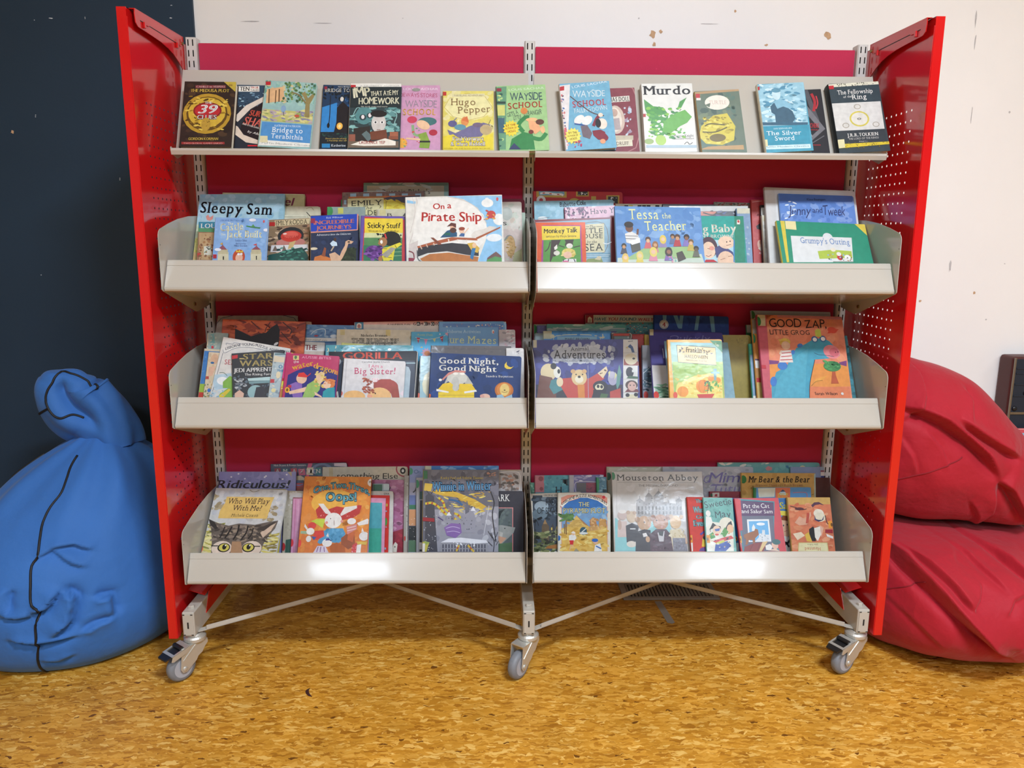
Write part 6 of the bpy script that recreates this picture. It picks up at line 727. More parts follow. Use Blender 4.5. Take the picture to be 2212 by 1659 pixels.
('s3R','orange book with a blue long-necked dinosaur, third shelf far right',[0.7575,-0.2246,0.6974],0.5061,0.0233,2407,3136,140,'d87a5a','b8485c',40,'c',[('S','e08a64 d07050 dc8058',271,3122,2333,1875,50,228,1),('P','b8505a',[0,3136,259,3134,202,672,-1,667]),('P','cfc8a8',[13,3130,231,3127,216,2798,12,2793]),('E','2f7a44',24,2933,71,136),('P','c27a84',[573,3137,2407,3136,2405,3048,567,3072]),('P','d8843c',[224,1665,2396,1735,2394,1063,190,980]),('P','70386a',[221,1778,499,1757,465,1671,218,1651]),('P','70386a',[2158,1757,2380,1820,2364,1649,2203,1688]),('P','d07048',[1266,1034,2366,1048,2366,726,1230,697]),('T','1b1517','GOOD ZAP,',328,2778,1938,2775,241,'h'),('T','1b1517','LITTLE GROG',315,2539,1439,2552,146,'h'),('P','3f8ea4',[219,1008,389,1430,699,1607,866,1951,1020,2155,1275,2276,1507,2426,1782,2477,1961,2381,2080,2240,2222,2072,2208,1957,2094,1897,1712,1845,1496,1825,1415,1569,1291,1146,1230,697,202,672]),('P','4a98ac',[393,1179,696,1578,1054,1956,1341,2134,1228,1564,1115,727,271,707]),('E','d87a7c',1992,2066,232,202,-0.35),('E','c86068',2058,2053,135,127,-0.3),('E','6a2a30',2099,2054,16,23),('E','6a2a30',2168,2070,16,23),('L','2a3c48',14,[1504,2024,1619,1970,1806,1961,2043,1925]),('E','2a5a8a',1555,2428,92,93),('E','2a5a8a',1787,2448,87,93),('E','e8e4dc',1560,2422,60,61),('E','e8e4dc',1792,2446,60,61),('E','3a6cae',1122,2229,81,58,0.4),('E','3a6cae',905,2023,54,75,-0.5),('E','3a6cae',580,1618,139,119,0.3),('E','3a6cae',290,1154,90,145,-0.2),('P','b8bc4a',[1592,2515,1589,2689,1690,2750,1752,2694,1753,2505]),('E','c8442e',2080,2717,131,94,-0.2),('P','c8442e',[1933,2611,2000,2730,2275,2752,2154,2646]),('E','d8b04a',715,2333,151,104),('S','c89a3a d8b050',573,2402,856,2265,20,56,2),('E','d8a888',725,2219,124,127),('P','d8c8bc',[581,2057,853,2093,884,1724,495,1714]),('L','b03a3a',25,[588,1986,859,2022]),('L','b03a3a',25,[565,1886,862,1917]),('L','b03a3a',25,[529,1786,873,1809]),('P','d8b8a0',[554,2057,611,2087,568,1915,519,1970]),('P','a84c2c',[1872,1133,1941,1498,2021,1500,2031,1360,2085,1138]),('E','3c7a44',1957,1639,241,154),('S','4a9050 2f6a3c',1758,1775,2158,1531,20,72,2),('P','d8903c',[1305,1035,1462,1262,1655,1322,1793,1368,1642,1211,1450,1150]),('L','6a3a1c',11,[1320,1050,1453,1178,1644,1225]),('T','2c1a18','Sarah Wilson',1391,795,2006,805,83,'h'),('L','3a2a30',16,[1230,697,1291,1146,1495,1819]),('P','b02a34',[-19,1630,114,1625,118,1521,-14,1526]),('E','d8d4cc',2144,849,37,39)]),
('s4L','dark blue-grey book with tumbling letter blocks, backmost on the bottom shelf left',[-0.6418,-0.0716,0.2418],0.2531,-0.0228,2257,2859,100,'3a4258','4a4a5a',80,'s',[('S','4a5068 2c3248 5a4a6a',26,2872,2240,2337,40,130,1),('T','c8c8cc','Nick Bryant & Rowan Summers',91,2792,1042,2783,57,'b'),('P','c04a70',[1108,2865,1238,2862,1119,2468,1041,2483]),('E','5a6a8a',1511,2667,313,188),('E','3a3e54',1511,2667,209,125),('P','c8b8c0',[1878,2847,2244,2844,2269,2728,1878,2763]),('P','8a2838',[104,2726,286,2735,299,2578,117,2583]),('P','2a5a6a',[338,2734,521,2717,520,2573,338,2591]),('P','a83440',[586,2715,768,2724,781,2528,611,2545]),('P','b04a68',[807,2697,1003,2705,1028,2509,833,2514]),('P','c8b898',[1068,2730,1264,2738,1250,2504,1054,2522]),('P','2a6a6c',[1303,2711,1486,2733,1511,2511,1328,2502]),('P','8a3030',[1538,2706,1721,2715,1733,2545,1550,2549]),('T','e0d8cc','A',143,2590,252,2587,120,'sb'),('T','e0d8cc','M',369,2585,479,2582,120,'sb'),('T','e0d8cc','A',637,2578,747,2576,120,'sb'),('T','e0d8cc','Z',864,2573,974,2570,120,'sb'),('T','e0d8cc','I',1133,2567,1242,2564,120,'sb'),('T','e0d8cc','N',1349,2562,1459,2559,120,'sb'),('T','e0d8cc','G',1576,2556,1686,2554,120,'sb'),('P','b8a88a',[572,2481,885,2500,1093,2364,1039,2053,597,2064])]),
('s4L','cream round-cornered book with black curly writing, bottom shelf left',[-0.4756,-0.0836,0.2423],0.2531,-0.0088,2520,2783,100,'c8bfa8','bcb298',100,'c',[('P','c0b08a',[182,2767,299,2766,306,1730,190,1731]),('T','2a2624','something Else',418,2453,2218,2423,156,'h'),('E','a04a54',2421,2707,261,234),('E','c8bfa8',2432,2715,235,208),('E','2a2826',2369,2656,83,94),('E','d8d4cc',2369,2656,37,47)]),
('s4L','little dark book with red and blue bands, just left of the rabbit book',[-0.6896,-0.0819,0.241],0.2531,0.0108,526,2392,80,'3a4a6a','4a7a9c',40,'s',[('P','a83a44',[237,2311,522,2314,526,2198,241,2195]),('L','5a7ab0',26,[251,2273,394,2248,510,2280]),('P','8a3a2c',[241,2195,526,2198,529,2094,244,2091]),('P','3a8aac',[195,2415,234,2415,231,2091,192,2091])]),
('s4L','lilac book with snow and black slanted lettering, bottom shelf far left',[-0.7944,-0.104,0.245],0.3054,0.0019,2252,2673,80,'7f7fb4','8a88b8',15,'s',[('S','8888bc 7474a8',-112,2658,2126,2120,30,180,1),('T','16131a','Ridiculous!',-34,2191,2071,2192,231,'bi'),('E','dedee8',358,2517,28,23),('E','dedee8',565,2608,28,23),('E','dedee8',759,2466,28,23),('E','dedee8',1375,2544,28,23),('E','dedee8',1337,2511,28,23),('E','dedee8',1980,2589,28,23),('E','dedee8',1868,2455,28,23),('E','dedee8',2004,2287,28,23),('E','dedee8',906,2351,28,23),('P','a89878',[2003,2661,2127,2672,2132,2519])]),
('s4L','grey-cream book with a woolly white corner, bottom shelf left',[-0.6792,-0.1176,0.2477],0.2531,0.0215,612,2126,120,'b8b09c','c4bda8',15,'s',[('S','d8d4cc c8c4bc e4e0d8',129,2088,553,1689,40,66,1),('E','d8d4d0',364,1965,219,117),('S','a8a08c c4bca8',-32,1678,260,772,16,61,1),('P','3a5a50',[84,718,235,746,252,343,75,340]),('E','b03034',22,515,56,116)]),
('s4L','pink striped book left of the rabbit book, bottom shelf',[-0.6535,-0.1313,0.2501],0.2531,0.0258,570,1955,120,'c88aa8','c87a9c',15,'c',[('L','b8688c',20,[78,1905,71,383]),('L','dca4bc',20,[154,1907,159,385]),('L','b8688c',15,[217,1909,235,387]),('P','7a4a34',[-1,1979,290,1986,292,1941,1,1934]),('E','c82e34',16,658,45,110)]),
('s4L','pink-purple watercolour book, bottom shelf left bay',[-0.4182,-0.0975,0.2437],0.2531,-0.0001,1164,2422,120,'a05a80','8a4468',60,'s',[('S','b87a98 8a4468 a8688c c08aa4',466,2409,1167,880,60,129,1.6),('P','8a2434',[767,881,1165,1008,1164,305,773,307]),('S','a02c3c 7a2030',766,932,1159,318,20,92,1),('P','d0c8b8',[812,319,848,523,912,612,977,548,953,319]),('E','2a2a2a',900,472,15,23),('L','2a2426',21,[702,2113,765,2216])]),
('s4L','grey-green small book between the rabbit book and the pink watercolour book',[-0.4304,-0.1053,0.2447],0.2531,0.0108,477,2327,60,'8a9ca0','9aa8a8',40,'s',[('P','b4c4c8',[310,2322,477,2323,481,2143,314,2142]),('P','2a5a44',[14,2306,271,2308,278,2026,20,2024])]),
('s4L','white thin book edge right of the rabbit book, bottom shelf',[-0.4267,-0.115,0.2465],0.2531,0.0069,698,2123,80,'c8c4bc','b8b4ac',80,'c',[('T','3a3a3c','OVA',425,2020,579,2021,56,'b')]),
('s4L','red thin book edge right of the rabbit book, bottom shelf',[-0.4392,-0.1227,0.248],0.2531,0.016,711,2016,60,'c02c24','b0281f',15,'c',[('E','b8903c',636,1738,36,46),('E','3a8a3c',621,1256,46,117),('E','8a9aa8',626,1560,26,25),('E','8a9aa8',630,485,25,35),('E','8a9aa8',638,1104,20,20)]),
('s4L','pink and teal thin book edge right of the rabbit book, bottom shelf',[-0.4503,-0.1304,0.2494],0.2531,0.0193,726,1949,60,'d08aa8','c87a9c',15,'c',[('P','4a98a4',[259,1821,628,1815,647,390,280,384]),('P','3a9a84',[283,1076,638,1082,647,390,280,384])]),
('s4L','narrow grey plastic-sleeved book left of the striped spine book',[-0.3523,-0.1112,0.246],0.2531,0.0012,129,2570,120,'9a948a','a8a298',15,'s',[('L','d8d8d4',15,[85,2365,85,655]),('E','b03a34',25,744,26,71),('S','b0aca4 8a847a',-5,2544,139,376,20,41,1)]),
('s4L','lavender book with blue, orange and green spine bands, bottom shelf left',[-0.3077,-0.1248,0.2485],0.2531,0.0068,718,2865,120,'7f8cbc','8a98b8',15,'s',[('E','2f8a64',23,2712,67,102),('T','3a5a80','On',126,2649,316,2643,102,'h'),('P','9a9ab0',[-5,2380,366,2383,372,2026,1,2024]),('L','1a1a1e',36,[102,2101,165,2152,202,2254]),('P','5a6a9c',[-7,2011,269,2013,274,1746,-2,1744]),('P','2f6a4c',[-7,1739,261,1741,263,1614,-5,1612]),('P','c88a5c',[-10,1605,250,1606,257,1137,-3,1136]),('P','23282a',[-18,1131,258,1132,264,720,-11,719]),('P','4a6a50',[-16,719,289,720,295,380,-11,379]),('S','d8d4cc',-3,1440,264,682,12,25,1)]),
('s4L','grey plastic-sleeved book with green and blue spots, left of the night sky book',[-0.2845,-0.1365,0.2504],0.2531,-0.0106,676,2547,100,'a4a6ac','8a8c94',15,'s',[('E','2f8a5c',18,2366,66,117),('P','5a4a7a',[89,2467,196,2466,195,2149,88,2150]),('P','1c4a4a',[88,2150,195,2149,195,1921,88,1922]),('P','1f2230',[101,1897,195,1896,161,436,85,437]),('P','d8d4cc',[73,688,192,686,191,486,72,487])]),
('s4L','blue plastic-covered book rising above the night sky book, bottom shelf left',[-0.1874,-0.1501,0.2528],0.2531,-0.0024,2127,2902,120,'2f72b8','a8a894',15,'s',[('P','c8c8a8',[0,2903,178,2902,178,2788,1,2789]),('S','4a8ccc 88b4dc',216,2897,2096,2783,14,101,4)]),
('s4L','grey-brown plastic-sleeved book beside the middle post, bottom shelf left',[-0.1015,-0.1619,0.2544],0.2531,0.001,1746,2807,100,'8a8484','7a7476',60,'s',[('P','a8a4a4',[1037,2767,1733,2767,1735,515,1043,516]),('S','7a6a64 9a8a80 5a5450 a87a64',1063,2679,1620,2214,50,76,2),('L','d8d4d0',15,[1088,2729,1645,2729,1658,2214]),('P','b8a888',[1113,2817,1721,2817,1721,2787,1113,2787])]),
('s4L','dark book with a shark and white capitals, beside the middle post, bottom shelf left',[-0.1062,-0.1735,0.2566],0.2531,0.0036,1897,2214,100,'34333a','2c2c34',60,'c',[('T','e6e4de','SHARK',868,1931,1488,1932,189,'s'),('P','c07a78',[756,1751,1597,1753,1601,506,764,505]),('P','505a5c',[756,1726,1571,1728,1576,506,764,505]),('S','5a6664 46504e',1132,1707,1561,1137,20,100,1),('P','2a3032',[1108,1483,1208,1658,1358,1708,1258,1583,1209,1434]),('P','8a8c88',[1060,1235,1260,1255,1661,1186,1612,1038,1462,889,1263,715,1113,691]),('P','a8a49c',[1060,1136,1311,1037,1262,790,1112,789]),('P','b88a70',[1111,963,1412,889,1238,715]),('P','4a6448',[763,690,1575,765,1576,506,764,505]),('E','1a1a1c',1361,1161,20,15)]),
('s4L','yellow edged thin book directly under the kitten book, bottom shelf left',[-0.766,-0.1934,0.2608],0.5672,0.0081,1247,2367,40,'b8a83c','c8b84a',15,'c',[]),
('s4L','picture book with a tabby kitten peering up and tan title panel, bottom shelf left',[-0.8042,-0.2394,0.2744],0.7069,0.0314,2058,2501,100,'b8b6b2','c8c4b8',15,'c',[('S','c4c2be a8a4a0 b0b0b4',-138,2443,2135,1476,60,158,1),('S','8a7a5c a09070',-81,2417,419,1844,14,132,1.6),('S','8a7a5c a09070',1520,1982,1944,1574,14,119,1.6),('L','7a6a4c',16,[972,2476,1086,2412,1255,2458]),('P','d2aa5c',[361,2242,1725,2269,1676,2094,1625,1617,249,1589,251,1812,350,2054]),('T','2a1420','Who Will Play',436,2030,1596,2051,167,'si'),('T','2a1420','With Me?',608,1836,1420,1847,155,'si'),('T','4a3c24','Michele Coxon',615,1645,1360,1661,90,'si'),('P','c8b88a',[-92,573,-11,1079,137,1417,299,1241,270,583]),('S','c0b05c a89a4a d8cc88 7a7a3c',-195,1459,463,589,70,66,5),('S','c0b05c a89a4a d8cc88 7a6a34',1369,1196,2060,634,70,66,5),('P','5c5148',[-14,1563,279,1447,591,1379,873,1452,1325,1426,1656,1514,1957,1569,1911,1340,1775,1131,1670,899,1624,622,270,583,212,958,121,1262]),('S','7a6a5c 3c342e 4c4238 8a7864',143,1391,1759,952,110,76,3),('P','2a2420',[-14,1563,175,1470,312,1293,244,1266,99,1364]),('P','c0a48c',[1516,1200,1729,1386,1908,1495,1801,1260,1618,1050]),('P','3a322c',[1354,1272,1715,1463,1923,1553,1605,1254]),('L','1f1a18',46,[695,1356,633,1174,567,1019]),('L','1f1a18',46,[881,1413,878,1181,797,975]),('L','1f1a18',41,[1133,1395,1124,1189,1017,982]),('L','1f1a18',36,[498,1350,462,1169,421,1015]),('L','1f1a18',35,[1295,1322,1280,1142,1207,1012]),('E','d0b8a4',534,716,279,216),('E','d0b8a4',1358,739,279,216),('P','9a7454',[783,924,1027,931,1140,608,802,598]),('E','17130f',589,742,175,132),('E','c0b04c',595,747,141,107),('E','17130f',602,763,58,76),('E','f0ece0',627,804,19,20),('E','17130f',1268,762,175,132),('E','c0b04c',1267,767,141,107),('E','17130f',1272,782,58,76),('E','f0ece0',1298,823,19,20),('L','17130f',25,[227,782,421,788]),('L','17130f',25,[1419,804,1589,809]),('E','d84a34',-50,686,73,122)]),
('s4L','orange book with a family of white rabbits and blue lettering, bottom shelf left',[-0.5515,-0.1966,0.2644],0.5149,0.0105,1929,2679,120,'d47a2c','c8743a',15,'c',[('S','dc8a34 c86a24 e09a44 d4803a',33,2648,2003,579,90,206,1),('E','e0a03c',907,1913,655,381),('P','c86a2c',[77,1104,1896,1069,1909,505,12,490]),('S','d07a34 bc6028',82,1054,1908,529,30,124,1),('P','8aa07c',[27,1103,201,1105,209,1018,22,1029]),('T','6aaab4','One,Two,Three,',293,2162,1912,2151,174,'hbo2a4a5c',192),('T','6aaab4','Oops!',665,1949,1532,1982,255,'hbo2a4a5c'),('E','e8e0d4',1952,2511,127,119),('T','2a2420','May!',1877,2498,2035,2499,57,'b'),('P','b0302a',[397,1706,511,1833,723,1709,991,1812,1321,1764,1617,1856,1706,1844,1659,1616,1444,1464,1073,1410,694,1457,467,1480]),('S','d88a84',467,1757,1644,1465,24,23,1),('P','dcd2c8',[456,1883,607,1885,829,1634,835,1559,681,1608]),('P','dcd2c8',[1109,1586,1219,1789,1567,1843,1573,1767,1282,1613,1138,1536]),('E','e4dcd2',923,1409,245,220),('E','d88a80',741,1345,40,40),('E','d88a80',1170,1386,40,40),('E','2a2420',844,1459,15,15),('L','7a5a4c',13,[948,1409,959,1272]),('P','4a8ab0',[673,1109,866,1185,1215,1187,1301,1040,1240,866,1123,767,748,813,606,739,527,787]),('S','5a9ac0 3a7a9c',694,1158,1264,867,20,75,1),('P','a4501c',[880,716,1072,791,1300,720,1342,500,923,497]),('P','8a4420',[1186,915,1374,1065,1548,1066,1597,722,1409,598,1200,743]),('P','b8582c',[1372,1090,1571,1091,1518,795,1364,867]),('P','b4c03c',[288,1379,445,1443,694,1457,642,1183,457,1305]),('E','c83a34',337,1255,115,100),('P','dcd2c8',[133,1303,219,1179,199,1129,115,1228]),('E','e0d8cc',302,1093,114,99),('P','c8382c',[425,1106,671,1133,711,961,497,848,393,909]),('E','dcd4ca',271,883,74,89),('P','2a4a8a',[339,958,490,934,423,848]),('E','e0d8d0',801,777,139,113),('P','3a3a84',[746,838,918,852,921,815,839,912,766,899]),('P','dcd2c8',[760,961,802,1060,837,937]),('P','c8b8c8',[536,689,758,691,873,497,430,493]),('L','6a3a6a',20,[563,665,526,518]),('L','6a3a6a',20,[637,665,625,519]),('L','6a3a6a',20,[724,654,748,520]),('E','e4dcd4',1449,1389,125,90),('P','e0d8d0',[1603,1340,1895,1468,1948,1418,1930,1318,1658,1266]),('P','c87a74',[1311,1238,1605,1315,1615,1166,1352,1015]),('L','e0d8d0',15,[1339,1189,1584,1253]),('L','e0d8d0',15,[1345,1114,1590,1178]),('E','dcd4cc',1828,970,139,124),('P','dcd2ca',[1745,1093,1762,1217,1820,1093]),('P','dcd2ca',[1920,1094,1963,1194,1960,1045]),('P','c8a03c',[1615,820,1938,823,1895,724,1645,747]),('P','c03434',[1523,721,1642,796,1687,503,1490,501]),('S','e8c8c4',1497,746,1661,527,10,17,1),('P','dcd4cc',[1647,722,1769,748,1761,504,1638,503]),('E','d83a34',23,758,54,108)]),
('s4L','grey night sky book with a yellow comet streak and striped scarf, bottom shelf left',[-0.19,-0.189,0.2597],0.2531,0.0043,2138,2834,140,'5e5d66','b8a448',15,'s',[('S','6c6b76 52515c 4a4852',87,2806,2128,1563,60,199,1),('S','dcdce4',112,2793,2118,1070,60,17,1),('P','8c8c96',[76,1705,2144,1809,2159,542,66,539]),('S','9a9aa4 7c7c88 b0b0b8',101,1705,2121,579,60,148,1),('P','c8a43a',[42,2459,266,2435,219,2224,20,2248]),('T','c8b44a','Korky Paul and Valerie Thomas',494,2572,1697,2581,69,'sb'),('P','c8a034',[219,2224,467,2299,965,2202,1465,2005,1790,1809,1666,1709,1417,1808,967,2053,593,2102,369,2150]),('S','dcc45c b8902c',467,2250,1966,1611,50,40,5),('T','5a98c8','Winnie in Winter',268,2229,1917,2274,257,'sbo1c2c44'),('P','3e3e46',[66,2100,170,2174,308,2076,338,1558,424,539,66,539]),('L','2a2a30',20,[170,2150,94,2248]),('L','2a2a30',20,[220,2150,330,2299]),('S','dcdce0',78,1557,387,576,30,20,1),('L','c8b42c',64,[62,1878,247,1903,422,1805,623,1608,848,1485,1073,1363]),('L','c8b42c',59,[432,2052,570,1929,622,1756,772,1633,971,1584,1084,1461]),('L','a84a2c',64,[111,1883,156,1888]),('L','a84a2c',64,[235,1903,280,1888]),('L','a84a2c',64,[360,1849,400,1824]),('L','a84a2c',64,[473,1761,508,1731]),('L','a84a2c',64,[586,1652,621,1623]),('L','a84a2c',64,[711,1559,756,1534]),('L','a84a2c',64,[848,1485,893,1463]),('L','a84a2c',64,[985,1412,1025,1390]),('L','a84a2c',64,[482,2012,517,1983]),('L','a84a2c',64,[570,1924,581,1879]),('L','a84a2c',64,[616,1781,632,1741]),('L','a84a2c',64,[710,1670,749,1650]),('L','a84a2c',64,[847,1609,892,1599]),('L','a84a2c',64,[984,1565,1019,1535]),('P','74747f',[746,1707,819,1905,895,1707]),('P','6c6c78',[766,1707,876,1707,878,1412,769,1411]),('P','62626e',[1169,1708,1241,1980,1323,1709]),('P','5c5c68',[1194,1708,1303,1708,1306,1363,1197,1363]),('P','8a8a96',[629,1067,673,1559,772,1584,799,1411,1072,1461,1095,1585,1195,1585,1393,1709,1469,1561,1497,1069]),('P','dcdce4',[661,1547,734,1658,810,1547]),('P','dcdce4',[1343,1684,1417,1808,1493,1672]),('S','3a3a46',674,1510,1447,1118,26,32,1.2),('P','7a5a9a',[603,1214,800,1338,1073,1314,1100,1068,928,920,679,993]),('L','b8a8d0',17,[652,1190,850,1239,1049,1191]),('L','b8a8d0',17,[678,1091,876,1116,1051,1068]),('L','4a3a6a',30,[576,1411,426,1509]),('L','2a5a8a',50,[719,2003,968,1954,1118,1831]),('P','88888f',[532,821,928,883,1524,884,1822,811,1873,542,461,539]),('P','dcdce2',[508,797,730,907,1077,933,1474,892,1797,860,1847,787,1475,769,979,802]),('P','4a4a56',[558,748,598,748,599,638,559,637]),('P','4a4a56',[642,748,682,748,683,638,643,638]),('P','4a4a56',[726,748,766,748,767,638,728,638]),('P','4a4a56',[811,748,850,748,851,638,812,638]),('P','4a4a56',[895,748,935,748,936,638,896,638]),('P','4a4a56',[979,748,1019,749,1020,638,980,638]),('P','4a4a56',[1063,749,1103,749,1104,638,1064,638]),('P','4a4a56',[1148,749,1187,749,1188,638,1149,638]),('P','4a4a56',[1232,749,1272,749,1273,639,1233,639]),('P','4a4a56',[1316,749,1356,749,1357,639,1317,639]),('P','4a4a56',[1401,749,1440,749,1441,639,1401,639]),('P','4a4a56',[1485,749,1525,749,1525,639,1486,639]),('P','4a4a56',[1569,749,1609,750,1610,639,1570,639]),('P','4a4a56',[1654,750,1693,750,1694,639,1654,639]),('P','4a4a56',[1738,750,1778,750,1778,639,1739,639]),('P','4a4a56',[559,613,599,613,600,547,560,547]),('P','4a4a56',[644,613,683,613,684,547,644,547]),('P','4a4a56',[728,613,767,613,768,547,728,547]),('P','4a4a56',[812,613,852,613,852,547,813,547]),('P','4a4a56',[896,614,936,614,936,547,897,547]),('P','4a4a56',[980,614,1020,614,1021,548,981,548]),('P','4a4a56',[1065,614,1104,614,1105,548,1065,548]),('P','4a4a56',[1149,614,1188,614,1189,548,1149,548]),('P','4a4a56',[1233,614,1273,614,1273,548,1234,548]),('P','4a4a56',[1317,614,1357,614,1358,548,1318,548]),('P','4a4a56',[1402,614,1441,614,1442,548,1402,548]),('P','4a4a56',[1486,614,1526,615,1526,548,1486,548]),('P','4a4a56',[1570,615,1610,615,1610,548,1571,548]),('P','4a4a56',[1655,615,1694,615,1695,549,1655,549]),('P','4a4a56',[1739,615,1779,615,1779,549,1739,549]),('L','d8d8e0',12,[1721,995,1865,1833]),('S','e4e4ea',830,822,1475,700,22,39,1),('L','c8a43a',54,[1029,724,956,552]),('L','c8a43a',54,[1277,724,1452,541]),('L','a84a2c',49,[1000,670,980,621]),('L','a84a2c',49,[1339,663,1377,622]),('L','23232a',25,[2070,824,1966,1562,2014,1908,1912,2229]),('L','2c2c34',20,[1997,542,2020,824,1920,1069]),('L','2c2c34',17,[2020,824,2118,1094]),('L','2c2c34',15,[1970,922,1845,1118]),('L','2c2c34',15,[2071,726,2169,898]),('L','2c2c34',15,[1972,701,1847,824]),('P','b8ac48',[-12,820,186,796,115,539,-9,539]),('P','8a9c4a',[37,845,211,796,88,722]),('P','8a1f28',[-8,1503,327,1472,328,1373,-7,1397]),('P','2a6a3c',[0,2805,112,2806,115,2583,3,2582]),('P','d8d4c8',[-11,771,75,771,66,539,-13,539]),('S','a87a64',1821,2762,2034,2664,10,45,2)]),
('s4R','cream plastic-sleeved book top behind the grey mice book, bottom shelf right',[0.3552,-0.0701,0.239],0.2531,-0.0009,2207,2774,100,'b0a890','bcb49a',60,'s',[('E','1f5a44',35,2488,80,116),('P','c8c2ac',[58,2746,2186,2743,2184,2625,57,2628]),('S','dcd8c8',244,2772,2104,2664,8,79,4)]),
('s4R','teal book with little fish, backmost on the bottom shelf right',[0.735,-0.0734,0.2395],0.2531,0,3088,2905,100,'5a9a98','7aa8a0',80,'s',[('S','66a6a2 4e8c8c',28,2882,3041,1871,30,195,1),('P','c87a78',[1423,2729,1509,2798,1634,2756,1618,2673,1478,2660]),('P','2a6a8a',[2036,2812,2126,2817,2146,2715,2068,2742]),('E','d0c08a',2559,2742,90,72),('P','c8847c',[2951,2728,3038,2797,3079,2756,3048,2673]),('P','2a5a5c',[2995,2258,3108,2272,3091,2175,3007,2189]),('S','dcd8c8 88b8b4',56,2895,1509,2812,10,72,3)]),
('s4R','blue and white banded book beside the right end plate, bottom shelf',[0.847,-0.0831,0.241],0.2531,0.0024,1001,2783,80,'7a8cac','8a9cb8',15,'s',[('P','8aa0b0',[894,2784,1001,2784,998,2687,892,2687]),('P','8a4a54',[892,2682,1004,2682,1003,2638,891,2638]),('P','d8d4cc',[896,2632,1008,2632,1005,2522,893,2522]),('P','243a7a',[902,2516,1028,2517,1022,2288,896,2288]),('P','d4d0c8',[904,2280,1050,2280,1034,1670,889,1670])]),
('s4R','narrow dark brown book against the right end plate, bottom shelf',[0.8649,-0.0928,0.2427],0.2531,0.0032,896,2477,80,'4a2a24','5a342c',15,'c',[]),
('s4R','silver-lilac book with purple curly writing, right of the mice book, bottom shelf right',[0.546,-0.085,0.2415],0.2531,0.001,2716,2792,100,'a4a8b4','b8bcc4',60,'s',[('S','b4b8c2 94989e a8a4b0 8c94a0',111,2771,2675,1839,90,138,1.6),('L','6a66a0',25,[1410,2524,1285,2497,1228,2387,1296,2319,1366,2373]),('T','625e9c','Mimi',1393,2319,2435,2332,301,'i'),('T','7a76a8','Tutu',1443,1976,2318,2017,274,'i'),('L','6a66a0',19,[1433,2209,1489,2264,1822,2250])]),
('s4R','narrow green plastic-covered book beside the middle post, bottom shelf right',[0.0512,-0.0703,0.2389],0.2531,-0.0034,753,2302,80,'5a9a84','7ab09a',15,'s',[('S','8ac0a4 3f7c68',-41,2291,161,2015,8,53,1)]),
('s4R','teal book with a pink spine and dark block letters, bottom shelf right',[0.0801,-0.0819,0.2412],0.2531,-0.0065,1026,2533,100,'4a94a4','a85a64',15,'s',[('P','b86a74',[0,2533,268,2531,264,2031,-4,2033]),('E','8a3a44',170,2435,74,73),('E','8a3a44',181,2135,58,57),('T','1f2c34','H',613,1989,783,1988,208,'b'),('T','1f2c34','I',844,2235,944,2234,177,'sb'),('S','5aa4b0 3f8494',276,2513,994,2038,20,89,1)]),
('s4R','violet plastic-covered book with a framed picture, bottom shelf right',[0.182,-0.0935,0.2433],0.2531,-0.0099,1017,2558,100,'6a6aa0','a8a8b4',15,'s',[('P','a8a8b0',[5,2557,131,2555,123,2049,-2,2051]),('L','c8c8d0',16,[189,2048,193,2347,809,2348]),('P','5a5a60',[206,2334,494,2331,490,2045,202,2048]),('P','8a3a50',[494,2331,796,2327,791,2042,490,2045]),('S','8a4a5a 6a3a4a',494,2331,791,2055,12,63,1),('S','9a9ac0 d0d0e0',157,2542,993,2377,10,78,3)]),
('s4R','narrow blue book with a green spine, left of the mice book, bottom shelf right',[0.2283,-0.1053,0.2451],0.2531,-0.0226,287,2512,100,'4a7a94','2f7a5c',15,'s',[('P','2f8a5c',[0,2503,73,2502,60,2068,-13,2069]),('S','6a9ab0 3a6a80 8ab0c0',78,2494,261,2089,14,62,2),('P','1f3a44',[172,2155,276,2153,274,2063,169,2065])]),
('s4R','book with a spooky moonlit house and white border, beside the middle post, bottom shelf right',[0.0953,-0.1098,0.2485],0.2793,-0.0351,1508,2031,100,'c8c2b4','bfb8a6',60,'c',[('P','3a4450',[56,1983,1454,1940,1383,310,3,363]),('S','4a5866 28323a 6a7a86',64,1970,800,1224,50,129,1.6),('E','8a9aa4',298,1653,207,154),('E','5a6a74',237,1424,233,154),('P','cfc9bc',[344,2016,1196,1985,1192,1898,340,1929]),('T','3a3a3c','USBORNE SPINECHILLERS',367,1948,1089,1922,51,''),('T','1f2226','HOUSE',434,1679,1026,1657,195,''),('T','1f2226','OF SHADOWS',165,1440,1223,1401,184,''),('P','14161a',[142,1300,287,1359,324,1306,205,1246]),('P','14161a',[-3,1229,129,1288,152,1236,72,1175]),('P','5a4a38',[257,582,288,1065,387,1265,508,1056,476,573]),('P','8a6a44',[330,1140,392,1278,446,1135]),('P','3a3a3a',[478,624,504,954,616,1155,685,948,697,616]),('P','6a6a58',[672,948,772,1174,814,943,805,714,676,719]),('P','c8a84a',[559,1029,598,1027,595,951,556,952]),('P','b89a4a',[715,1049,741,1048,738,984,712,985]),('S','2a2c24 6a7048 4a5434 8a8c60',23,896,763,334,80,87,2.4),('L','1a1c1c',15,[62,894,127,1249,199,1093]),('L','1a1c1c',15,[104,638,104,995]),('P','8a5a2c',[434,499,720,539,715,412,354,425]),('E','2a5a94',767,728,52,81)]),
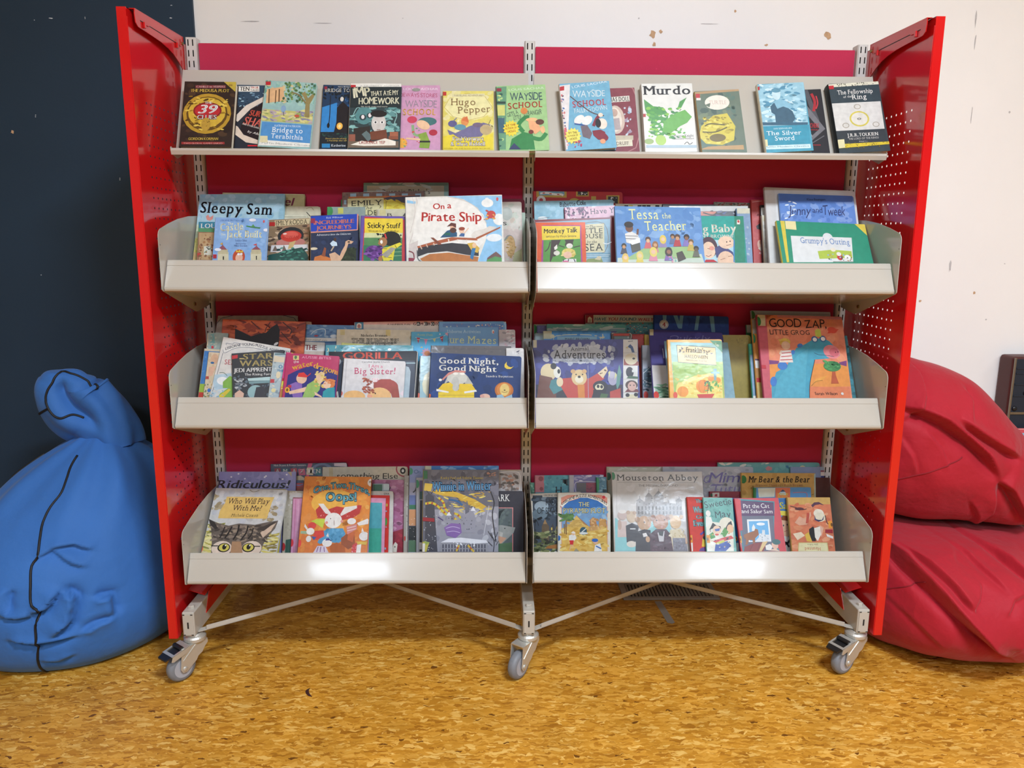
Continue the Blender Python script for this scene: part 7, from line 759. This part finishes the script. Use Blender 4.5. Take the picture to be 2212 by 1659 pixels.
('s4R','maroon book top behind the cat and sailor book, bottom shelf right',[0.6148,-0.0948,0.243],0.2531,0.0026,1360,2069,80,'8a2434','7a2030',15,'s',[('P','1f5a3c',[18,2006,87,2006,86,1910,17,1910]),('P','d8d0c4',[74,2033,281,2041,285,1911,80,1910]),('P','a8283a',[136,1924,156,1992,225,1998,224,1924]),('L','4a1c24',14,[804,1911,860,1966,998,1966,1080,1912])]),
('s4R','tan book with black serif title and green dot, bottom shelf right',[0.7487,-0.1082,0.2461],0.2531,0.0055,2206,2626,120,'b8904c','c09a54',15,'c',[('S','c29a54 ac8442',13,2598,2179,1983,24,164,1),('E','2a6a34',44,2436,94,120),('T','1d1712','Mr Bear & the Bear',216,2349,2021,2358,179,'sbi'),('T','8a4a34','Frances Thomas - Ruth Brown',415,2234,1820,2240,71,'s'),('P','94b0a8',[2164,2609,2206,2609,2191,1929,2164,1929]),('L','6a4a24',14,[2069,1983,2138,2010])]),
('s4R','blue book with an orange logo panel and fair-haired boy, bottom shelf right',[0.7567,-0.122,0.2481],0.2531,-0.0038,1679,2223,120,'4a82b4','2f8a4c',15,'s',[('P','2a6a3c',[0,2219,55,2219,9,400,-45,401]),('P','c8ccb8',[104,2210,624,2216,589,1952,124,1941]),('P','c8643c',[624,2221,1062,2219,1053,1923,616,1925]),('P','a8c4d0',[729,2059,841,2166,942,2058,919,2004,755,2005]),('P','2a3a5c',[757,2099,841,2172,922,2107]),('T','d8b83c','JUNIOR',678,1992,1001,1990,70,'sb'),('T','d8b83c','PLUTO',698,1919,971,1918,59,'sb'),('L','c8543c',14,[1140,2070,1537,2068,1530,1839]),('P','3a6aa0',[724,1884,1668,1879,1644,1516,714,1521]),('T','d8c83c','Sa',738,1601,949,1595,194,'b'),('T','d8c83c','lty',962,1600,1208,1593,194,'b'),('P','d8c44a',[742,1547,1589,1516,1584,1355,739,1413]),('P','8a4a28',[764,1359,1203,1411,1197,1196,762,1252]),('E','d8a888',879,1064,218,295),('P','7a4024',[735,1279,821,1413,1038,1385,980,1251]),('E','2a3a4a',834,1117,19,27),('E','2a3a4a',944,1144,19,27),('L','a8584a',16,[849,943,945,969]),('P','d8d4cc',[804,823,1021,768,1037,367,819,368]),('P','14161c',[841,662,935,635,1021,768,1032,688,961,581,1000,501,958,474,906,568,849,475,824,529])]),
('s4R','large grey book with a stately house and five dressed mice, bottom shelf right',[0.3887,-0.1544,0.2558],0.4625,0.0004,2687,2749,120,'c2beb8','c8c4be',15,'s',[('S','cac6c2 bab6b0',125,2722,2578,1412,30,236,1),('E','2a7a4c',29,2617,63,115),('L','a8a49e',11,[138,2722,62,435]),('T','2c2622','Mouseton Abbey',154,2487,2537,2485,173,'s'),('L','7a746c',8,[152,2434,2546,2420]),('T','6a645c','THE MISSING DIAMOND',773,2304,1949,2303,63,''),('P','93908e',[684,1825,817,1876,946,1863,1204,1824,1232,1863,1517,1850,1826,1798,2011,1849,2038,1464,665,1415]),('P','8a8886',[674,1876,790,1966,895,1876]),('P','8a8886',[940,1992,1064,2134,1182,2005]),('P','82807e',[1187,2005,1359,2186,1506,2018]),('P','8a8886',[1830,1875,1954,1978,2052,1875]),('P','9a9896',[953,2005,1174,2005,1165,1824,944,1824]),('P','9a9896',[1201,2018,1501,2018,1489,1824,1191,1824]),('P','9a9896',[700,1876,882,1876,874,1722,692,1722]),('P','969492',[1856,1875,2039,1875,2029,1720,1847,1721]),('L','7a7876',13,[1069,2121,1073,2199]),('L','7a7876',13,[1364,2173,1367,2243]),('L','7a7876',13,[789,1954,793,2026]),('L','7a7876',13,[1953,1965,1957,2017]),('S','6e6c6a b0aeac 7a7876',718,1979,2010,1439,80,36,1.2),('P','62605e',[731,1722,768,1722,763,1619,726,1619]),('P','62605e',[835,1722,871,1722,866,1619,830,1619]),('P','62605e',[939,1722,975,1722,970,1619,933,1619]),('P','62605e',[1042,1722,1079,1721,1073,1619,1037,1619]),('P','62605e',[1146,1721,1182,1721,1177,1619,1141,1619]),('P','62605e',[1250,1721,1286,1721,1280,1619,1244,1619]),('P','62605e',[1354,1721,1390,1721,1384,1619,1348,1619]),('P','62605e',[1457,1721,1494,1721,1488,1618,1451,1618]),('P','62605e',[1561,1721,1598,1721,1591,1618,1555,1618]),('P','62605e',[1665,1721,1701,1721,1695,1618,1659,1618]),('P','62605e',[1769,1721,1805,1721,1799,1618,1763,1618]),('P','62605e',[1873,1721,1909,1721,1903,1618,1866,1618]),('P','62605e',[1977,1720,2013,1720,2006,1618,1970,1618]),('P','62605e',[724,1581,761,1581,756,1491,720,1492]),('P','62605e',[828,1581,864,1581,860,1491,823,1491]),('P','62605e',[931,1581,968,1581,963,1491,927,1491]),('P','62605e',[1035,1581,1071,1581,1066,1491,1030,1491]),('P','62605e',[1138,1580,1175,1580,1170,1491,1134,1491]),('P','62605e',[1242,1580,1278,1580,1273,1491,1237,1491]),('P','62605e',[1346,1580,1382,1580,1377,1491,1341,1491]),('P','62605e',[1449,1580,1486,1580,1480,1490,1444,1491]),('P','62605e',[1553,1580,1589,1580,1584,1490,1548,1490]),('P','62605e',[1657,1580,1693,1580,1687,1490,1651,1490]),('P','62605e',[1760,1580,1796,1580,1791,1490,1755,1490]),('P','62605e',[1864,1580,1900,1579,1895,1490,1858,1490]),('P','62605e',[1968,1579,2004,1579,1998,1490,1962,1490]),('P','74b0b0',[39,1390,95,1365,379,809,599,583,592,434,6,435]),('P','80b4b4',[906,1085,1230,1363,1640,1312,1670,957,1553,706,1040,707]),('E','b09a90',254,1467,139,143),('E','cfc6bc',258,1569,114,56),('P','bca49a',[117,1289,375,1288,380,834,86,834]),('E','a88c7c',165,1187,57,152),('E','bca488',523,1415,145,168),('E','a88c74',433,1543,62,56),('E','a88c74',613,1530,57,56),('P','2c2c32',[344,1162,527,1237,730,1161,631,708,348,683]),('P','c8c8c4',[464,1086,623,1085,622,1055,462,1055]),('E','c8bcac',486,633,143,90),('E','b08a68',888,1237,201,208),('E','94704f',692,1339,77,81),('E','94704f',1049,1351,72,76),('E','1c1816',889,1262,21,23),('E','c88c7c',1039,1160,36,30),('P','2e2d33',[644,984,879,1060,1058,1034,1077,432,592,434]),('P','d4cec8',[821,934,925,959,971,858,842,833]),('E','b08a68',967,770,62,85),('E','a87c62',1366,1261,227,224),('E','8a6450',1154,1389,77,87),('E','8a6450',1594,1401,78,87),('E','1c1816',1253,1312,23,23),('E','1c1816',1487,1332,23,23),('E','b8847c',1392,1122,31,35),('P','46303a',[1025,908,1213,1059,1522,1058,1714,831,1715,431,1025,433]),('S','563a46 3a2630',1079,958,1665,456,40,51,1),('P','b8b4b4',[1259,958,1468,1008,1424,706,1296,707]),('P','3a3e3e',[1286,983,1442,1008,1407,857,1306,882]),('E','b08a68',1734,731,67,85),('E','c8a478',1805,1261,165,193),('E','a8845c',1686,1426,62,61),('E','a8845c',1983,1413,62,61),('P','c8b894',[1624,1033,1936,1083,2074,831,1996,430,1689,431]),('S','d8ccac b8a47c',1627,1084,2046,805,20,61,1),('P','6a6870',[1687,806,2072,805,2098,430,1689,431]),('S','7c7a84 54525c',1711,781,2049,455,24,51,1),('P','c09878',[2056,957,2126,655,2060,630])]),
('s4R','puzzle book with a pyramid, palm and desert children, bottom shelf right',[0.1681,-0.1242,0.2485],0.2531,0.004,1531,2075,120,'cbc3b2','c4bba6',80,'c',[('P','c8806a',[85,1940,278,2017,1259,2020,1440,1944,1446,391,93,390]),('P','6a8cb0',[103,1685,640,1941,898,1955,1259,1866,1426,1688,1421,391,103,390]),('P','2f62a0',[175,1787,640,1929,949,1930,1310,1790,1310,1637,175,1634]),('S','6a94b8 88a8c0',124,1634,1411,1280,20,128,1),('P','e0d6c4',[72,1710,278,1915,588,2018,898,2019,1233,1917,1478,1739,1426,1675,1156,1853,846,1942,614,1941,330,1851,111,1659]),('P','b8605a',[59,1710,85,1685,111,1647,67,1654]),('T','241a1c','USBORNE PUZZLE ADVENTURES',103,1715,1426,1719,87,'b',242),('E','b82a34',1337,1956,47,46),('T','d2c894','THE',600,1686,910,1687,122,'so2a3a4a'),('T','d2c894','PYRAMID PLOT',149,1494,1374,1497,138,'so2a3a4a'),('P','c8a050',[103,1049,252,1100,1424,1102,1434,391,103,390]),('S','d4b060 b88c3c dcc070 c89a44',111,1023,1421,417,90,77,3),('P','cfa85c',[265,1100,536,1426,908,1101]),('P','9a6c48',[536,1426,908,1101,741,1177]),('S','b8924c',304,1278,690,1113,14,61,4),('P','a8724c',[921,1126,935,1305,1025,1381,1115,1305,1127,1127]),('E','c89a6a',1025,1267,72,87),('P','b88a54',[896,1101,1153,1152,1153,1000,870,974]),('P','b8864c',[1179,1101,1205,1305,1386,1331,1424,1102]),('S','a87a48 cca068',896,1330,1410,1026,24,61,1),('L','7a5a34',41,[239,871,227,1176,265,1380]),('S','4a6a3c 5a7c44',98,1456,381,1278,26,77,4),('L','6a4c2c',26,[188,896,175,1176]),('E','34505c',736,974,103,117),('E','c8ccc8',741,910,129,36),('L','c8ccc4',26,[651,910,818,1050]),('P','dcd8d0',[316,846,483,897,535,770,458,681,316,706]),('E','d8a884',445,910,57,61),('P','dcd4c4',[368,922,432,968,509,922,483,892]),('P','c02c30',[329,706,458,707,432,567,342,592]),('L','d0a080',26,[380,580,329,415]),('L','d0a080',26,[406,580,445,517]),('P','d8d4cc',[1074,568,1229,619,1279,391,1048,391]),('L','3a62a0',36,[1100,543,1254,467]),('E','d0a080',1087,670,77,76),('E','2f5ca4',1075,708,93,51),('E','2a5a94',16,769,46,76),('P','8a8470',[457,390,522,479,611,390])]),
('s4R','red book with pale blue outlined lettering, left of the carnival book, bottom shelf right',[0.5152,-0.1849,0.2614],0.5498,0.0073,905,2074,100,'c03428','c23a2c',15,'c',[('T','8ac4c4','The Boy',238,1906,740,1909,98,'bo3a6a74'),('T','8ac4c4','Who',152,1612,443,1619,168,'bo3a6a74'),('T','8ac4c4','Could',218,1438,589,1440,92,'bo3a6a74'),('T','8ac4c4','Ever',127,1223,449,1225,160,'bo3a6a74'),('L','4a3a8a',53,[293,972,421,1065]),('P','d8b02c',[353,893,448,920,422,631,303,630]),('E','2a2420',391,880,37,53),('P','5a3a7a',[259,578,422,631,411,500,212,499]),('P','d8882c',[-29,957,59,958,53,747,-27,747]),('E','6a4418',8,852,29,42),('P','d8d4c8',[-28,739,52,739,40,499,-13,498])]),
('s4R','bright blue narrow book edge between the carnival book and the cat book',[0.6318,-0.158,0.2556],0.4625,0.0143,587,1974,80,'2a64a4','2f6cae',15,'c',[('E','d8882c',45,792,38,69),('E','6a4418',45,792,22,32),('P','d8d4c8',[45,674,112,675,101,439,42,438])]),
('s4R','green book with carnival pirates in tricorn hats, bottom shelf right',[0.5525,-0.1974,0.2636],0.5149,0.0178,846,2062,100,'5a9a90','6aa89a',15,'s',[('S','66a69a 4e8c82',18,2049,773,1393,20,108,1),('T','1f3038','Sweetie',32,1754,812,1873,177,'h'),('T','1f3038','May',306,1465,754,1494,207,'h'),('P','d8d4c0',[25,1381,804,1288,769,532,4,520]),('E','d8d0b8',618,1285,213,212),('E','dcd8cc',107,1595,70,91),('P','dcd8cc',[34,1514,180,1490,221,1332,12,1197]),('P','1a1c20',[105,1119,221,1332,322,1254,440,1230,447,1151,292,1201]),('P','1a1c20',[509,1086,675,1339,759,1393,805,1130,634,1154]),('E','e0b898',326,1123,117,126),('P','3a5a9a',[261,1148,423,1177,390,1098,283,1083]),('E','c8443c',316,992,58,26),('E','d8a880',715,1168,96,121),('P','4a8a3c',[409,993,558,1205,654,1076,536,917]),('P','3f8a44',[90,988,202,1069,270,913,134,859]),('P','c03434',[183,807,509,917,725,972,799,895,527,813,259,757]),('P','2c4a94',[257,731,607,814,702,686,532,528,215,523]),('P','b8b838',[259,757,504,851,525,787,308,706]),('S','2a2a2c c8c4b0 c8943c',96,1067,745,557,20,42,2),('P','d8882c',[5,974,116,976,105,754,16,753]),('E','6a4418',42,862,32,44),('L','3a3a2c',13,[130,1172,136,1068])]),
('s4R','red bordered book with a brown cat at a window, bottom shelf right',[0.6747,-0.2005,0.2655],0.5847,-0.0104,1292,2070,120,'b8303a','c03a44',15,'s',[('P','2a7c84',[120,2056,1166,1961,978,807,1106,517,36,531,44,1084,109,1565]),('P','565a6a',[78,1539,1064,1553,987,519,76,531]),('P','45264e',[127,2006,1135,1934,1097,1540,111,1543]),('T','e4e0dc','Pat the Cat',231,1775,989,1772,121,'h'),('T','e4e0dc','and Sailor Sam',157,1624,1059,1613,109,'h'),('P','dcdcd8',[280,1442,926,1442,896,795,244,790]),('P','5aa0d0',[326,1387,878,1394,855,822,287,816]),('E','e4e8e8',663,1303,123,43),('P','dcdcd4',[381,1106,396,1212,455,1305,490,1211,480,1105]),('P','d0d4d4',[555,918,583,1024,665,1036,678,1129,759,1128,747,995,886,993,858,809,433,814]),('S','8a9aa0',608,1103,835,835,12,27,1),('P','8a5430',[140,1003,309,1067,448,1105,484,1171,560,1144,566,997,444,893,418,709,365,710,357,841,251,843,206,712,138,700,175,870]),('L','8a5430',24,[148,870,140,1003]),('P','7c3434',[120,661,426,762,695,784,732,679,630,523,76,531]),('L','5a2424',11,[369,736,234,528]),('L','5a2424',11,[587,773,445,526]),('P','cfae78',[642,785,805,809,676,653,577,524,498,525]),('P','dcd8d0',[706,679,846,730,914,650,845,547,715,561]),('E','d8a890',986,689,95,111),('E','2f5a5c',1040,780,122,80),('P','d8b49a',[766,548,986,597,1106,517]),('P','d8882c',[-65,966,60,964,49,766,-65,768]),('E','6a4418',-6,867,35,48),('P','c03a40',[24,2043,171,2033,118,1136,21,1110]),('P','d8d4c8',[-65,763,14,762,-4,532,-70,532])]),
('s4R','orange book placed upside down, label reading inverted, bottom shelf far right',[0.8264,-0.1712,0.2587],0.4276,-0,1251,2000,140,'c26a48','b8904c',15,'c',[('P','b8904c',[0,2001,1251,2000,1247,1799,2,1787]),('S','c87a54 b45a3c d08a64 b86448',17,1801,1168,483,60,135,2),('L','3a2420',24,[53,1747,212,1707,368,1640,533,1667]),('E','4a2428',316,1667,135,43),('P','4a2c3c',[673,1768,769,1853,906,1866,1059,1772,926,1799,788,1773,713,1706]),('E','d8ccb4',872,1533,152,128),('E','cfc4a8',902,1427,162,133),('P','3a3a5c',[745,1480,775,1374,932,1321,1029,1480,989,1348,848,1295,732,1348]),('P','c89478',[144,1270,296,1455,451,1375,634,1587,650,1481,490,1217,271,1191]),('P','d8c0a0',[61,955,308,1007,405,902,178,771]),('P','a84434',[523,1560,602,1534,549,1269,465,1243]),('P','16161a',[544,1085,673,1163,738,1006,712,744,605,744,542,927]),('P','c8a03c',[408,928,523,1006,602,718,444,745]),('P','d8d0c0',[695,1111,862,1163,927,1005,766,744,696,849]),('P','d0a088',[865,1189,965,1110,884,848]),('L','4a2c20',27,[1056,1480,1089,1268,1189,1189]),('P','b8a868',[199,706,1044,704,1053,457,162,460]),('P','cfc494',[219,688,1023,686,1032,457,181,459]),('T','a84a30','Haunted',823,567,373,568,89,'s'),('T','4a4434','John Talbot',758,666,450,667,37,'s'),('P','d8882c',[1121,1321,1235,1321,1229,1110,1126,1110]),('E','6a4418',1218,1210,32,53),('P','8a1f28',[1015,1079,1235,1070,1230,965,1005,979]),('P','dcd4c8',[1029,953,1223,874,1216,808,1048,874])]),
]

def font_glyphs(chars):
    """outline the built-in font once; bold and outlined lettering repeat a letter slightly shifted"""
    made = {}
    for wt, off in (('r', 0.0),):
        for ch in chars:
            cu = bpy.data.curves.new('glyph', 'FONT'); cu.body = ch; cu.size = 1; cu.offset = off; cu.resolution_u = 3
            o = bpy.data.objects.new('glyph', cu); COL.objects.link(o); made[(wt, ch)] = o
    bpy.context.view_layer.update(); dg = bpy.context.evaluated_depsgraph_get(); G = {}
    for key, o in made.items():
        ev = o.evaluated_get(dg); me = ev.to_mesh(); vs = [(v.co.x, v.co.y) for v in me.vertices]; fs = [tuple(p.vertices) for p in me.polygons]
        cnt = {}
        for f in fs:
            for i in range(len(f)):
                e = tuple(sorted((f[i], f[(i+1) % len(f)]))); cnt[e] = cnt.get(e, 0)+1
        G[key] = [vs, fs, [e for e, c in cnt.items() if c == 1]]; ev.to_mesh_clear()
    for o in made.values():
        cu = o.data; bpy.data.objects.remove(o); bpy.data.curves.remove(cu)
    H = max(v[1] for v in G[('r', 'H')][0]); X = max(v[1] for v in G[('r', 'x')][0])
    for key, (vs, fs, be) in G.items():
        vs = [(x/H, y/H) for x, y in vs]; x0 = min([v[0] for v in vs] or [0]); x1 = max([v[0] for v in vs] or [0.3]); vs = [(x-x0, y) for x, y in vs]
        # slab serifs on every stem end that sits on the base line, x-height or cap line
        sl = []; lv = (0, 1, X/H); off = 0
        for a, b in be:
            (ax, ay), (bx, by) = vs[a], vs[b]
            if abs(ay-by) < 0.012 and 0.05 < abs(ax-bx) < 0.40+2*off:
                for L_ in lv:
                    if abs(ay-L_) < 0.02+off*1.2:
                        lo, hi = min(ax, bx)-.085, max(ax, bx)+.085; s = -1 if L_ > 0.3 else 1
                        if L_ == X/H and key[1] not in 'imnpruvwxy': continue
                        sl.append((lo, hi, ay, ay+s*(.075+off)))
        G[key] = (vs, fs, x1-x0, sl)
    return G
ALLC = sorted(set(c for b in BOOKS for s in b[12] if s[0] == 'T' for c in s[2] if c != ' ') | set('Hx'))
GL = font_glyphs(ALLC)

def clip(poly, rim):
    """cut a flat polygon to the (convex, counter-clockwise) rim of the cover"""
    n = len(rim)
    for i in range(n):
        ax, ay = rim[i]; bx, by = rim[(i+1) % n]; ex, ey = bx-ax, by-ay; res = []; m_ = len(poly)
        for j in range(m_):
            p, q = poly[j], poly[(j+1) % m_]; dp = ex*(p[1]-ay)-ey*(p[0]-ax); dq = ex*(q[1]-ay)-ey*(q[0]-ax)
            if dp >= 0: res.append(p)
            if (dp >= 0) != (dq >= 0):
                t = dp/(dp-dq); res.append((p[0]+(q[0]-p[0])*t, p[1]+(q[1]-p[1])*t))
        poly = res
        if len(poly) < 3: return []
    return poly
def spline(p):
    if len(p) < 3 or p[0] == p[-1]: return p
    r = []
    for i in range(len(p)-1):
        a, b, c, d = p[max(i-1, 0)], p[i], p[i+1], p[min(i+2, len(p)-1)]
        for k in range(4):
            u = k/4; r.append(tuple(0.5*(2*b[j]+(c[j]-a[j])*u+(2*a[j]-5*b[j]+4*c[j]-d[j])*u*u+(3*b[j]-a[j]-3*c[j]+d[j])*u**3) for j in (0, 1)))
    return r+[p[-1]]
def text_tris(s, x0, y0, x1, y1, h, st, arc, rnd):
    """letters between two base-line points, cap height h; flags: b bold, s serif, h hand-drawn, i slanted, o#colour outlined"""
    oc = None
    if 'o' in st: st, oc = st.split('o', 1)[0], st.split('o', 1)[1]
    wt = 'b' if 'b' in st else 'r'; ser = 's' in st; hand = 'h' in st; it = 0.22 if 'i' in st else 0
    gap = 0.115+(0.085 if ser else 0)+(0.04 if wt == 'b' else 0); x = 0; lay = []
    for ch in s:
        if ch == ' ': x += 0.38; continue
        wd = GL[('r', ch)][2]; lay.append((ch, x, wd)); x += wd+gap-(0.07 if ch in 'rTFPYVWLyvw7' else 0)
    tot = max(x-gap, 0.01); dx, dy = x1-x0, y1-y0; ln = math.hypot(dx, dy); rx, ry = dx/ln, dy/ln; sx = ln/tot
    out = []
    B_ = ((-.034, 0), (.034, 0)) if wt == 'b' else ((0, 0),)
    o_ = .085 if wt == 'b' else .06
    for ps in ([(oc, ((-o_, -o_), (o_, -o_), (-o_, o_), (o_, o_), (0, o_), (0, -o_), (o_, 0), (-o_, 0)))] if oc else [])+[(None, B_)]:
        r2 = random.Random(len(s)*31+int(h))
        for ch, lx, wd in lay:
            ja, jy, js = (r2.uniform(-.10, .10), r2.uniform(-.05, .05), r2.uniform(.93, 1.1)) if hand else (0, 0, 1)
            vs, fs, w2, sl = GL[('r', ch)]
            pts = list(vs); F = list(fs)
            if ser:
                for lo, hi, b0, b1 in sl:
                    k = len(pts); pts += [(lo, b0), (hi, b0), (hi, b1), (lo, b1)]; F.append((k, k+1, k+2, k+3))
            c, s_ = math.cos(ja), math.sin(ja); res = []
            for px, py in pts:
                qx = (px-w2/2)*js; qy = py*js; qx, qy = qx*c-(qy-.5)*s_, qx*s_+(qy-.5)*c+.5
                gx = (lx+wd/2+qx+it*(qy-.5))*sx; gy = (qy+jy)*h
                if arc:
                    u = gx/ln*2-1; gy += arc*(1-u*u)
                    sl_ = -4*arc*u/ln; gy += sl_*(qx*sx)*0.0
                res.append((x0+rx*gx-ry*gy, y0+ry*gx+rx*gy))
            for ox, oy in ps[1]:
                dx_, dy_ = ox*sx*1.0, oy*h; out.append((ps[0], [(px+rx*dx_-ry*dy_, py+ry*dx_+rx*dy_) for px, py in res] if ox or oy else res, F))
    return out
def rounded(w, h, r):
    P = []
    for cx, cz, a0 in ((w-r, r, -PI/2), (w-r, h-r, 0)):
        for k in range(5):
            a = a0+k/4*PI/2; P.append((cx+r*math.cos(a), cz+r*math.sin(a)))
    return [(0, 0)]+P+[(0, h)]
def lin(c): return tuple(v*(1-.2*v) for v in srgb(c))     # printed card never reaches paper white
def make_book(row, first=[0]):
    shelf, label, foot, lean, roll, w, h, t, base, spine, rad, fin, art = row
    w, h, t, rad = w/1e4, h/1e4, t/1e4, rad/1e4; rnd = random.Random(label)
    name = 'paperback_book' if shelf[:2] == 's1' else 'picture_book'
    rt = thing(name, label, 'book', foot, GROUPS[shelf]); ORG[rt.name] = Vector((0, 0, 0))
    rt.rotation_mode = 'YXZ'; rt.rotation_euler = (-lean, roll, 0)
    fm = M['sleeve' if fin == 's' else 'cover']; c = 0.0011 if t > .0055 else 0.0006; X0 = -w/2
    rim = rounded(w, h, rad); mb = MB(); bc = lin(base)
    mb.prism([(X0+a, 0, b) for a, b in rim], (0, c, 0), 0, bc)
    y = [-0.0001]
    def put_poly(p, col):
        p = clip(p, rim)
        if p: mb.face([(X0+a, y[0], b) for a, b in p], 0, col)
    for s in art:
        o = s[0]; y[0] -= 0.000022
        if o == 'P': put_poly([(s[2][i]/1e4, s[2][i+1]/1e4) for i in range(0, len(s[2]), 2)], lin(s[1]))
        elif o == 'E':
            rt_ = s[6] if len(s) > 6 else 0; ca, sa = math.cos(rt_), math.sin(rt_); n = 20 if max(s[4], s[5]) > 60 else 12
            put_poly([((s[2]+s[4]*math.cos(2*PI*k/n)*ca-s[5]*math.sin(2*PI*k/n)*sa)/1e4, (s[3]+s[4]*math.cos(2*PI*k/n)*sa+s[5]*math.sin(2*PI*k/n)*ca)/1e4) for k in range(n)], lin(s[1]))
        elif o == 'L':
            p = spline([(s[3][i]/1e4, s[3][i+1]/1e4) for i in range(0, len(s[3]), 2)]); hw = s[2]/2e4; nn = []
            for i in range(len(p)):
                a, b = p[max(i-1, 0)], p[min(i+1, len(p)-1)]; d = math.hypot(b[0]-a[0], b[1]-a[1]) or 1; nn.append((-(b[1]-a[1])/d*hw, (b[0]-a[0])/d*hw))
            for i in range(len(p)-1):
                put_poly([(p[i][0]+nn[i][0], p[i][1]+nn[i][1]), (p[i][0]-nn[i][0], p[i][1]-nn[i][1]), (p[i+1][0]-nn[i+1][0], p[i+1][1]-nn[i+1][1]), (p[i+1][0]+nn[i+1][0], p[i+1][1]+nn[i+1][1])], lin(s[1]))
        elif o == 'S':
            cs = [lin(q) for q in s[1].split()]; y0_ = y[0]
            for k in range(s[6]):
                cx, cz = rnd.uniform(s[2], s[4]), rnd.uniform(min(s[3], s[5]), max(s[3], s[5])); r = s[7]*rnd.uniform(.45, 1.15)*.5; a = rnd.uniform(-.5, .5) if s[8] > 1.5 else rnd.uniform(0, PI); el = s[8] if s[8] != 1 else rnd.uniform(1, 1.8)
                y[0] = y0_-0.0000025*(k % 8)
                put_poly([((cx+r*el*math.cos(2*PI*j/7)*rnd.uniform(.8, 1.1)*math.cos(a)-r*math.sin(2*PI*j/7)*math.sin(a))/1e4, (cz+r*el*math.cos(2*PI*j/7)*math.sin(a)+r*math.sin(2*PI*j/7)*rnd.uniform(.8, 1.1)*math.cos(a))/1e4) for j in range(7)], rnd.choice(cs))
        elif o == 'T':
            col = lin(s[1]); arc = s[9] if len(s) > 9 else 0
            for oc, pts, F in text_tris(s[2], s[3], s[4], s[5], s[6], s[7], s[8], arc, rnd):
                yy = y[0]-(0 if oc else 0.00002)
                for f in F: 
                    q = [(pts[i][0]/1e4, pts[i][1]/1e4) for i in f]
                    if not all(rad <= a <= w-rad and 0 <= b <= h-rad for a, b in q): q = clip(q, rim)
                    if q: mb.face([(X0+a, yy, b) for a, b in q], 0, lin(oc) if oc else col)
            y[0] -= 0.00002
    mb.build('front_cover', fm, rt, org=(0, 0, 0), fix=False)
    mb = MB(); mb.prism([(X0+a, t-c, b) for a, b in rim], (0, c, 0), 0, bc); mb.build('back_cover', fm, rt, org=(0, 0, 0))
    mb = MB(); r = min(t*.45, .004); ts = t/2
    sp = [(X0, 0), (X0-.0006-r*.25, t*.2), (X0-.0008-r*.35, ts), (X0-.0006-r*.25, t*.8), (X0, t), (X0+.0012, t-c), (X0+.0012, c)]
    mb.prism([(a, b, 0) for a, b in sp], (0, 0, h), 0, lin(spine)); mb.build('spine', fm, rt, org=(0, 0, 0))
    mb = MB(); i_ = 0.0022 if t > .008 else .0012
    mb.box((X0+.0012, c, i_), (X0+w-i_, t-c, h-i_)); mb.build('page_block', M['paper'], rt, org=(0, 0, 0))
    return rt
for row in BOOKS: make_book(row)
